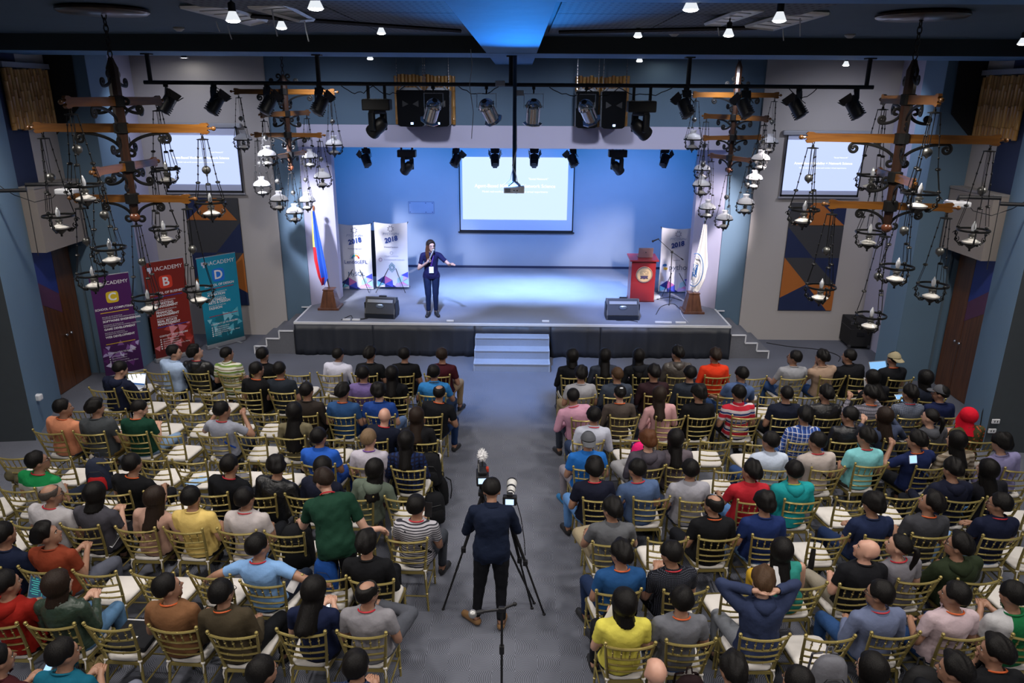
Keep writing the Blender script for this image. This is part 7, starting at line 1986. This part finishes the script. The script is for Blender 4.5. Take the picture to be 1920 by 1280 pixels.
# ================================================================= STANDING FIGURES
def standing(loc, rz, scale, J, spec, hkw, label):
    res = human_mesh(J, **hkw)
    root = inst('person', res['body'], None, loc, (0, 0, rz), scale, mats=[{'t': SKT, 'l': SKL, 'p': SKP, 'd': SKD}[spec[5]]])
    dress(root, res, J, spec); tag(root, label, 'person'); return root
def stand_joints(lean=3, hy=0, hp=0, feet=.10, el=None, wr=None, hd=None, side=0, hu=None, turn=(0, 0), toes=0.15):
    J = {}
    Pc = Vector((0, -.0-.12*math.sin(R_(lean)), .955)); l = R_(lean); rl = R_(side)
    T = Vector((math.sin(rl), math.sin(l), math.cos(l))).normalized(); X = Vector((1, 0, 0)); X = (X-T*X.dot(T)).normalized(); F = T.cross(X)
    J.update(pelvis=Pc, T=T, X=X, F=F, neck=Pc+T*.50, headM=Matrix.Rotation(R_(hy), 3, 'Z') @ Matrix.Rotation(R_(hp), 3, 'X'))
    J['head'] = J['neck']+T*.06+F*.015+J['headM'] @ Vector((0, .02, .085))
    for s, a in ((-1, 'L'), (1, 'R')):
        S = Pc+T*.435+X*(s*.175); J['sh'+a] = S; i = 0 if s < 0 else 1
        J['el'+a] = Vector(el[i]); J['wr'+a] = Vector(wr[i]); J['hd'+a] = Vector(hd[i]).normalized(); J['hu'+a] = Vector(hu[i]) if hu else Vector((0, -.3, 1))
        J['hip'+a] = Pc+Vector((s*.09, .0, -.03)); J['kn'+a] = Vector((s*(feet*.95), .025, .50)); J['an'+a] = Vector((s*feet, -.02, .095)); J['toe'+a] = Vector((s*(feet+toes*.3), .14, .038))
    return J
# the speaker on the stage
P = at(811, 592, z=ZS)
J = stand_joints(1, 22, 2, .085, el=[(-.40, .10, 1.19), (.27, .02, 1.10)], wr=[(-.44, .34, 1.26), (.085, .19, 1.27)], hd=[(-.45, .85, .08), (-.5, .25, .75)], hu=[(0, -.1, 1), (0, -1, .2)])
J['curl'] = .5
spk = standing((P.x, P.y, ZS), math.pi+R_(8), 0.945, J, ('long', 'dark', 'l:18183c', '', '14203c', 'l', 'glasses'), dict(fem=True, vox=.0095, sleeve=.62, long=False, shirt_s=-.07, loose=.016, tri=(6000, 4500, 3500)), 'person speaking on the stage in a navy blouse, microphone in one hand, other arm pointing')
_lk = MB()
for k in range(7):
    x = .055+.016*(k % 4); y = .035+.022*(k//2)
    _lk.tube([(x*.9, y-.03, .03), (x+.012, y-.01, -.06), (x+.020, y+.035, -.14), (x+.012, y+.055, -.22), (x, y+.060, -.31-.015*(k % 3))], [.016, .020, .020, .017, .004], 8, flat=.7)
_lk = _lk.build('hair_lock', HAIRM['red'], spk, smooth=60); _lk.location = J['head']; _lk.rotation_euler = (0, 0, R_(6))
l_ = inst('lanyard', ACC['lanyard'], spk, tuple(J['neck']), mats=[LANY['p']])
bd_ = MB().rbox((0, .152, -.36), (.10, .006, .14), .004).build('badge', badgem, l_)
MS = spk.matrix_world if False else (Matrix.Translation((P.x, P.y, ZS)) @ Matrix.Rotation(math.pi+R_(8), 4, 'Z') @ Matrix.Scale(.945, 4))
hand = MS @ (J['wrR']+J['hdR']*.08); mouth = MS @ (J['head']+J['headM'] @ Vector((0, .135, -.07)))
d_ = (mouth-hand).normalized()
mic = MB().tube([hand-d_*.06, hand+d_*.10], [.012, .017], 10).ball(mouth, .028, 12, 8).tube([hand+d_*.10, mouth], [.017, .022], 10).build('microphone', [mat('silver_mic', (.45, .47, .5), .3, .8)], None, smooth=50); tag(mic, 'handheld microphone held up by the person speaking on the stage', 'microphone')

# the camera operator in the aisle
P = at(899, 1172, z=0); P.x = at(921, 940, z=1.5).x
J = stand_joints(5, 0, -30, .12, el=[(-.265, .12, 1.10), (.265, .14, 1.10)], wr=[(-.09, .34, 1.14), (.13, .36, 1.14)], hd=[(.2, .9, .2), (-.1, .9, .2)])
J['anL'] = Vector((-.17, .02, .095)); J['toeL'] = Vector((-.30, .15, .038)); J['knL'] = Vector((-.13, .03, .50)); J['anR'] = Vector((.10, -.05, .095)); J['toeR'] = Vector((.13, .11, .038)); J['knR'] = Vector((.10, .02, .50))
standing((P.x, P.y, 0), R_(1), .95, J, ('short', 'black', 's:101a30', '', '0e1016', 't', 'tanshoe'), dict(vox=.0095, long=True, big=1.12, shirt_s=-.12, loose=.014, tri=(6000, 5000, 4000)), 'camera operator in a dark navy shirt standing behind two tripods in the aisle')
CAMO = P.copy()
# the man in the green shirt
P = at(607, 897, z=1.56); yaw_ = R_(6); c_, s_ = math.cos(yaw_), math.sin(yaw_)
def green_joints(wrR):
    elR = (wrR[0]*.62+.02, wrR[1]*.6+.03, 1.03)
    return stand_joints(22, 42, -22, .10, el=[(-.36, .22, 1.03), elR], wr=[(-.44, .44, .96), wrR], hd=[(-.25, .7, -.5), (.6, .2, -.5)], hu=[(0, 1, .5), (0, 1, 1)], side=-9)
hl = green_joints((.5, .02, .83))['head']
loc = (P.x-(hl.x*c_-hl.y*s_), P.y-(hl.x*s_+hl.y*c_), 0)
pt = at(725, 1008, z=.925); dx_, dy_ = pt.x-loc[0], pt.y-loc[1]
wl = Vector((dx_*c_+dy_*s_, -dx_*s_+dy_*c_, 1.0))-Vector((.6, .2, -.5)).normalized()*.08
J = green_joints(tuple(wl))
grn = standing(loc, yaw_, 1.0, J, ('short', 'dark', 't:123527', 'r', '0e1016', 'l', 'glasses'), dict(vox=.0095, long=False, big=1.14, shirt_s=-.10, loose=.016, tri=(6000, 5000, 4000)), 'standing person in a green tee holding a black backpack, bending among the left seats')
MG = Matrix.Translation(loc) @ Matrix.Rotation(yaw_, 4, 'Z')

# ================================================================= CAMERAS AND TRIPODS
cblk = mat('camera_black', (.014, .014, .016), .4, 0, noise=.1); lensw = mat('lens_white', (.62, .62, .60), .35, noise=.03); lcd = emitmat('camera_screen', (.45, .65, 1.0), 1.6)
def tripod(name, top, feet, label, r=.013):
    e = empty(name, (top.x, top.y, 0)); tag(e, label, 'tripod')
    for fx in feet:
        q = Vector((fx[0]-top.x, fx[1]-top.y, .01)); p = Vector((0, 0, top.z-.06)); m = p.lerp(q, .48)
        MB().tube([p+(q-p).normalized()*.03, m], r*1.25, 8).tube([m, q], r*.85, 8).ball(q, (.018, .018, .014), 8, 5).rbox(m, (.05, .045, .06), .01).build('leg', rail_m, e, smooth=50)
    MB().tube([(0, 0, top.z-.35), (0, 0, top.z+.02)], .015, 8).rbox((0, 0, top.z-.05), (.09, .09, .05), .015).build('centre_column', rail_m, e)
    MB().rbox((0, 0, top.z+.03), (.07, .07, .05), .01).tube([(0.0, -.02, top.z+.02), (.05, -.22, top.z-.05)], .008, 6).build('pan_head', rail_m, e)
    return e
t1 = at(905, 928, y=CAMO.y+.50); t1 = Vector((t1.x, t1.y, 1.30))
a1 = at(831, 1143, z=0); a2 = at(963, 1072, z=0); 
tripod('tripod', t1, [(a1.x, a1.y), (t1.x+.55, t1.y-.15), (t1.x+.02, t1.y+.55)], 'black tripod with the video camera, left of the two in the aisle')
t2 = at(952, 985, y=CAMO.y+.38); t2 = Vector((t2.x, t2.y, 1.13))
b1 = at(1000, 1142, z=0); b2 = at(1018, 1150, z=0)
b1 = at(1001, 1141, z=0)
tripod('tripod', t2, [(b1.x-.02, b1.y), (b2.x+.01, b2.y-.02), (t2.x-.1, t2.y+.45)], 'black tripod carrying the white telephoto lens camera, right of the two in the aisle')
def camcorder(p):
    e = empty('video_camera', tuple(p), R_(4)); tag(e, 'video camera with a fluffy white microphone windscreen on the left tripod', 'camera')
    bd = MB().rbox((0, 0, .07), (.13, .20, .11), .015).build('body', cblk, e); 
    MB().cbox((0, -.102, .08), (.09, .005, .06)).build('screen', lcd, bd)
    MB().tube([(0, .10, .07), (0, .24, .07)], [.045, .05], 14).build('lens', cblk, e, smooth=40)
    MB().rbox((0, .0, .15), (.09, .16, .03), .01).tube([(-.04, -.06, .16), (-.04, .0, .22), (-.04, .08, .22)], .009, 6).build('top_handle', cblk, e)
    MB().rbox((.05, .0, .16), (.03, .05, .05), .01).build('wireless_receiver', mat('dull_red', (.4, .04, .02), .5), e)
    b = MB(); rnd = random.Random(5); c = Vector((0, .10, .27))
    b.ball(c, (.036, .085, .040), 12, 8)
    for k in range(150):
        d = Vector((rnd.gauss(0, 1), rnd.gauss(0, 1), rnd.gauss(0, 1))).normalized(); p0 = c+Vector((d.x*.034, d.y*.083, d.z*.038)); q = p0+d*rnd.uniform(.018, .035)
        u = d.orthogonal().normalized()*.006; w = d.cross(u); b.add([p0+u, p0-u*.5+w, p0-u*.5-w, q], [(0, 1, 3), (1, 2, 3), (2, 0, 3)])
    b.build('fluffy_windscreen', mat('white_fur', (.72, .72, .74), .9, noise=.1), e); MB().tube([(0, .05, .16), (0, .08, .235)], .008, 6).build('mic_mount', cblk, e)
    return e
camcorder(t1+Vector((0, 0, .06)))
e = empty('photo_camera', tuple(t2+Vector((0.02, 0, .055))), R_(-3)); tag(e, 'black camera with a long white telephoto lens on the right tripod', 'camera')
bd = MB().rbox((0, 0, .055), (.145, .07, .10), .015).rbox((0, .0, .115), (.06, .06, .035), .012).build('body', cblk, e)
MB().cbox((0, -.0375, .05), (.085, .005, .06)).build('screen', lcd, bd)
ln_ = MB().lathe([(.034, .03), (.040, .05), (.040, .17), (.046, .19), (.046, .27), (.053, .30), (.053, .36), (.048, .36), (.046, .34)], 20, (0, 0, .06), 'y').build('telephoto_lens', lensw, e, smooth=35)
for y0, y1, r_ in ((.10, .125, .0415), (.20, .235, .0475), (.335, .36, .0545)): MB().lathe([(r_, y0), (r_, y1)], 20, (0, 0, .06), 'y').build('rubber_ring', cblk, ln_)
MB().tube([(.07, -.02, .05), (.12, -.08, -.10), (.16, -.15, -.32), (.17, -.14, -.5)], .005, 5).build('cable', cblk, e)
# monopod / microphone stand in the foreground
Q = at(941, 1142, y=4.3); 
e = empty('microphone_stand', (Q.x, Q.y, 0)); tag(e, 'slim black microphone stand in the foreground aisle, cut by the bottom edge', 'microphone stand')
MB().tube([(0, 0, .02), (0, 0, Q.z*.55)], .013, 8).tube([(0, 0, Q.z*.55), (0, 0, Q.z)], .009, 8).rbox((0, 0, Q.z*.80), (.035, .035, .07), .008).build('pole', rail_m, e)
MB().lathe([(.14, 0), (.14, .015), (.03, .03), (.015, .05)], 20).build('round_base', rail_m, e, smooth=40)
MB().tube([(-.13, .0, Q.z-.02), (0, 0, Q.z), (.085, .02, Q.z+.03)], .010, 8).rbox((0, 0, Q.z), (.05, .035, .035), .008).ball((.09, .02, Q.z+.03), .016, 8, 6).build('boom_arm', rail_m, e)
MB().tube([(-.13, 0, Q.z-.02), (-.185, -.01, Q.z-.025)], .016, 10).build('microphone', cblk, e); MB().ball((-.205, -.015, Q.z-.03), .031, 14, 10).build('grille_ball', mat('mic_grille', (.42, .42, .42), .35, .7, noise=.3, scale=200), e, smooth=60)

# ================================================================= BAGS AND SMALL THINGS
def fwd(yaw): return Vector((-math.sin(yaw), math.cos(yaw), 0))
def backpack(label, loc, rz, col, col2=None, size=1.0, tilt=0, straps=True, pocket=True):
    m = fabric(col); m2 = fabric(col2) if col2 else m
    e = empty('backpack', loc, rz); e.rotation_euler = (tilt, 0, rz); e.scale = (size,)*3; tag(e, label, 'bag')
    b = MB(); loftmesh(b, [(Vector((0, 0, z)), Vector((w, 0, 0)), Vector((0, d, 0))) for z, w, d in ((0, .13, .07), (.02, .15, .09), (.12, .155, .10), (.26, .15, .095), (.36, .135, .08), (.42, .10, .055), (.44, .05, .03))], 18)
    b.build('main_compartment', m, e, smooth=60)
    if pocket:
        b = MB(); loftmesh(b, [(Vector((0, -.085, z)), Vector((w, 0, 0)), Vector((0, d, 0))) for z, w, d in ((.02, .10, .02), (.04, .115, .04), (.14, .115, .04), (.20, .10, .03), (.22, .07, .01))], 14); b.build('front_pocket', m2, e, smooth=60)
        MB().tube([(-.10, -.10, .24), (-.06, -.10, .30), (.06, -.10, .30), (.10, -.10, .24)], .004, 4).build('zip', rail_m, e)
    MB().tube([(-.03, .05, .43), (-.02, .06, .49), (.02, .06, .49), (.03, .05, .43)], .008, 6).build('grab_handle', m, e)
    if straps:
        for s in (-1, 1): MB().tube([(s*.05, .07, .42), (s*.10, .13, .36), (s*.11, .14, .20), (s*.12, .10, .06)], .022, 6, flat=.35).build('strap', m, e)
    return e
def chair_back(ref, z=.60, off=-.14):
    o, yaw, _ = CHAIRS[ref]; p = o+fwd(yaw)*(-.26+off); return (p.x, p.y, z), yaw
# held by the standing man
hL = MG @ (J['wrL']+J['hdL']*.09)
backpack('large black backpack held by the standing person in green', (hL.x-.02, hL.y-.05, hL.z-.50), R_(10), '15171b', '0f1013', 1.12)
l_, y_ = chair_back('R9d', .34, -.13); backpack('light grey backpack hung by its straps on an empty chair, right block back row', l_, y_, '6d6e76', '5f6068', 1.0)
l_, y_ = chair_back('R9b', .22, -.13); backpack('black and dark red shoulder bag hung on the chair behind the grey tee', l_, y_, '221518', '2c2226', .9)
l_, y_ = chair_back('L4j', .34, -.12); backpack('black backpack hanging on the aisle chair of the left block, upper one', (l_[0]+.10, l_[1], .34), y_, '15161a', None, 1.0)
l_, y_ = chair_back('L4j', .02, -.25); backpack('black rucksack standing on the carpet by the left aisle chairs', (l_[0]+.22, l_[1]+.22, .02), R_(-40), '121317', '1a1b20', .85)
l_, y_ = chair_back('L5j', .10, .0); backpack('black zipped bag leaning at the left aisle, below the upper backpack', (l_[0]+.27, l_[1]+.12, .06), R_(25), '17181c', '101114', .95)
def on_seat(ref, dx=0, dy=0, z=.50): o, yaw, _ = CHAIRS[ref]; r = Vector((math.cos(yaw), math.sin(yaw), 0)); p = o+r*dx+fwd(yaw)*dy; return Vector((p.x, p.y, z)), yaw
p, y_ = on_seat('L6d', -.62, -.02); backpack('navy and red backpack on a seat in the left block', tuple(at(187, 900, z=.62))[:2]+(.50,), y_+R_(10), '262c3e', 'a01c20', .95, 0)
p, y_ = on_seat('R5b', -.42, .0); 
q = at(1200, 858, z=.65); bp_ = backpack('hot pink backpack with purple and green straps', (q.x, q.y, .50), R_(5), 'e02070', 'e8488c', .85)
for c_ in bp_.children:
    if c_.name.startswith('strap'): c_.material_slots[0].link = 'OBJECT'; c_.material_slots[0].material = fabric('6a2c9c')
q = at(610, 1096, z=.58); backpack('blue backpack lying on a seat in the left block, eighth row', (q.x, q.y+.05, .50), R_(-12), '1c4a94', '173e80', .8, R_(0))
q = at(1672, 1150, z=.0)
l_, y_ = chair_back('R9e', .10, -.10); backpack('dark grey jacket-like bag hanging right of the denim shirt, back row', (l_[0]+.30, l_[1]+.05, .10), y_, '2c2c2e', None, 1.05, 0, False, False)
# folded umbrella on the back of a chair, right block
o_, yw, _ = CHAIRS['R8d']; q = at(1523, 1045, z=.62)
u = empty('folded_umbrella', (q.x, q.y, .10)); tag(u, 'folded black umbrella hanging upright on an empty chair, right block', 'umbrella')
MB().tube([(0, 0, 0), (0, 0, .10), (0, 0, .45), (0, 0, .62)], [.006, .022, .030, .024], 10).build('folded_canopy', cblk, u); MB().tube([(0, 0, .62), (0, 0, .86)], .012, 8).build('shaft', rail_m, u); MB().tube([(0, 0, .30), (0, 0, .34)], .033, 10).build('strap', rail_m, u)
# laptops, tablets, phones, papers
def device(name, label, cat, loc, rot, size, screen, body, th=.009):
    e = empty(name, tuple(loc)); e.rotation_euler = rot; tag(e, label, cat)
    MB().rbox((0, 0, 0), (size[0], size[1], th), min(th*.4, .004)).build('case', body, e); MB().cbox((0, 0, th/2+.0008), (size[0]*.92, size[1]*.86, .0012)).build('screen', screen, e); return e
def laptop2(label, loc, rz, screen, body, tilt=20, lines=None):
    e = empty('laptop', tuple(loc), rz); tag(e, label, 'laptop')
    MB().rbox((0, 0, .008), (.33, .23, .015), .005).build('keyboard_base', body, e)
    b = MB(); T_ = Matrix.Translation((0, .115, .012)) @ Euler((R_(90-tilt+0), 0, 0)).to_matrix().to_4x4()
    b.M = T_; b.rbox((0, .11, 0), (.33, .22, .008), .003); ld = b.build('lid', body, e)
    b = MB(); b.M = T_; b.cbox((0, .11, .0048), (.31, .195, .0012)); sc_ = b.build('screen', screen, ld)
    if lines:
        b = MB(); b.M = T_
        for (x, y, w, h) in lines: b.cbox((x, y, .0058), (w, h, .0008))
        b.build('screen_content', lines_m, ld)
    return e
whit = emitmat('white_screen', (.82, .90, 1.0), 1.25); cyan = emitmat('blue_screen', (.25, .55, .95), .9); code_s = emitmat('dark_code_screen', (.01, .05, .09), .9); phone_s = emitmat('phone_screen', (.35, .6, 1.0), 1.3); silver = mat('silver_laptop', (.6, .6, .62), .3, .6, noise=0)
lines_m = emitmat('screen_lines', (.02, .08, .25), 1.0)
q = at(247, 726, z=.68); laptop2('open laptop with bright white screen in front of the navy hoodie', (q.x, q.y-.02, .66), R_(-10), whit, silver, 22, [(0, .03, .31, .03), (0, .20, .31, .012)])
lines_m = emitmat('code_lines', (.05, .45, .35), 1.0)
q = at(60, 1140, z=.60); laptop2('open laptop showing green code on black, left edge beside the red hoodie', (q.x, q.y-.02, .60), R_(-16), code_s, silver, 22, [(-.09+.012*(k % 3), .19-.02*k, .06+.02*(k*7 % 4), .005) for k in range(8)]+[(0.0, .11, .003, .18)])
q = at(1657, 706, z=.66); laptop2('open laptop with blue screen beside the tan cap', (q.x, q.y, .66), R_(12), cyan, silver, 30)
q = at(1692, 751, z=.70); device('tablet', 'blue-screened tablet held by the person in the checked shirt', 'tablet', q, (R_(35), 0, R_(10)), (.17, .24), cyan, silver)
q = at(600, 1152, z=.66); device('tablet', 'glowing white tablet held by the person in navy, ninth row', 'tablet', q, (R_(38), 0, R_(10)), (.19, .26), whit, cblk)
q = at(163, 1057, z=.70); device('smartphone', 'black phone in the hands of the person in rust brown', 'phone', q, (R_(30), 0, R_(20)), (.078, .155), cblk, cblk)
q = at(88, 1258, z=.80); device('smartphone', 'phone held at the bottom left corner', 'phone', q, (R_(50), 0, R_(-30)), (.08, .165), phone_s, silver)
q = at(1888, 1140, z=.92); device('smartphone', 'phone with blue screen held by the green and white tee', 'phone', q, (R_(50), 0, R_(15)), (.078, .16), phone_s, cblk)
q = at(1712, 861, z=1.02); device('smartphone', 'white phone held up by the person in navy tee, right block fifth row', 'phone', q, (R_(70), 0, R_(10)), (.10, .10), phone_s, wp)
q = at(803, 955, z=1.10); device('smartphone', 'dark phone raised by the striped tee at the left aisle', 'phone', q, (R_(75), 0, R_(-10)), (.078, .155), cblk, cblk)
q = at(213, 1012, z=.64); device('smartphone', 'white-rimmed phone held by the person in dark grey, seventh row', 'phone', q, (R_(40), R_(20), R_(-10)), (.075, .15), cblk, wp)
paper = mat('white_paper', (.72, .72, .74), .8, noise=.03); bluep = mat('blue_leaflet', (.30, .48, .75), .7, noise=.05)
def sheet(label, q, rot, w=.21, h=.29, m=paper, name='paper_sheet'):
    b = MB(); n = 6; vs = []
    for i in range(n+1):
        for j in range(2): vs.append((w*(i/n-.5), h*(j-.5), .012*math.sin(i/n*3)))
    b.add(vs, [(i*2, i*2+2, i*2+3, i*2+1) for i in range(n)]); o = b.build(name, m); o.location = q; o.rotation_euler = rot
    mo = o.modifiers.new('t', 'SOLIDIFY'); mo.thickness = .0015; tag(o, label, 'paper'); return o
q = at(1630, 727, z=.98); sheet('white paper sheets held up by the long-haired person in black', q, (R_(60), R_(15), R_(20)))
q = at(1150, 1146, z=.95); sheet('white leaflet held by the person in yellow', q, (R_(75), R_(35), R_(10)), .10, .25)
q = at(369, 902, z=.51); sheet('light blue leaflet on an empty white seat, left block', q, (0, 0, R_(-30)), .16, .24, bluep)
q = at(1463, 1082, z=.98); sheet('white booklet beside the teal strap top', q, (R_(65), 0, R_(-10)), .13, .19)
q = at(552, 1092, z=.85); sheet('folded paper in the hand of the light blue tee', q, (R_(65), R_(30), 0), .08, .18)
q = at(1230, 1090, z=.62); sheet('paper on the lap of the black dotted shirt', q, (R_(10), 0, R_(30)), .12, .18)
q = at(230, 902, z=.51); sheet('white paper on the empty seat beside the navy and red backpack', q, (0, 0, R_(20)), .16, .2)
cupm = mat('paper_cup', (.62, .58, .52), .7, noise=.05)
for (px, py, z, lab) in ((425, 762, .50, 'paper cup on an empty seat, left block second row'), (255, 946, .50, 'paper cup on an empty seat near the white tee, left block'), (307, 976, .52, 'pink-rimmed cup held between the pink blouse and the yellow tee')):
    q = at(px, py, z=z); e = empty('paper_cup', tuple(q)); tag(e, lab, 'cup')
    MB().lathe([(.0, 0), (.028, 0), (.038, .10), (.040, .10)], 14).build('cup', cupm, e, smooth=50); MB().lathe([(.041, .098), (.042, .108), (.036, .114), (.0, .112)], 14).build('lid', mat('cup_lid', (.8, .78, .76), .5), e, smooth=50)
# small camera tripod left on a front-row seat
q = at(575, 722, z=.50); e = empty('mini_tripod', tuple(q)); tag(e, 'small black tabletop tripod with camera on an empty front-row seat', 'tripod')
for a in (0.5, 2.6, 4.7): MB().tube([(0, 0, .09), (.08*math.cos(a), .08*math.sin(a), 0)], .006, 5).build('leg', rail_m, e)
MB().rbox((0, 0, .14), (.10, .06, .07), .01).build('camera_body', cblk, e); MB().tube([(0, .02, .14), (0, .08, .14)], .025, 10).build('lens', cblk, e)
# grey jacket on a seat
q = at(452, 900, z=.50); b = MB(); rnd = random.Random(8)
for k in range(5): b.ball((rnd.uniform(-.08, .08), rnd.uniform(-.08, .08), .03+.01*k), (rnd.uniform(.08, .13), rnd.uniform(.07, .11), .035), 12, 8)
o = b.build('folded_jacket', fabric('6c6c72'), None, smooth=60, loc=tuple(q)); tag(o, 'crumpled grey jacket on an empty seat, left block fifth row', 'jacket')
q = at(42, 893, z=.58); b = MB()
for k in range(5): b.ball((-.12+.06*k, .02*math.sin(k*2), .02*math.cos(k)), (.09, .09, .08), 12, 8)
o = b.build('folded_jacket', fabric('5e5844'), None, smooth=60, loc=(q.x, q.y, .58)); tag(o, 'khaki jacket bundled on a lap at the left picture edge', 'jacket')
# flip-flops and shoes on the carpet, lower left
for k, (px, py) in enumerate(((168, 1243), (186, 1243))):
    q = at(px, py, z=.01); e = empty('flip_flop', (q.x, q.y, 0), R_(20)); tag(e, 'tan flip-flop on the carpet under the eighth row, %s of the pair' % ('left' if k == 0 else 'right'), 'shoe')
    b = MB(); loftmesh(b, [(Vector((0, 0, z)), Vector((.042, 0, 0)), Vector((0, .12, 0))) for z in (.003, .018)], 16); b.build('sole', fabric('b09a68'), e); MB().tube([(-.035, -.01, .02), (0, .05, .045), (.035, -.01, .02)], .006, 5).build('thong_strap', fabric('d0c090'), e)
# laptop bag left on the ninth-row seat
p, y_ = on_seat('L9c', 0, .02); e = empty('laptop_bag', (p.x, p.y, .50), y_); tag(e, 'flat black laptop bag lying on the empty ninth-row seat, left block', 'bag')
MB().rbox((0, 0, .03), (.36, .34, .055), .02).build('sleeve', fabric('1b1c20'), e); MB().tube([(-.17, .17, .06), (.17, .17, .06)], .006, 5).build('zip', white_trim, e); MB().cbox((0.02, -.05, .0585), (.05, .03, .003)).build('woven_mark', badgem, e)
bpy.data.scenes.remove(TMP)
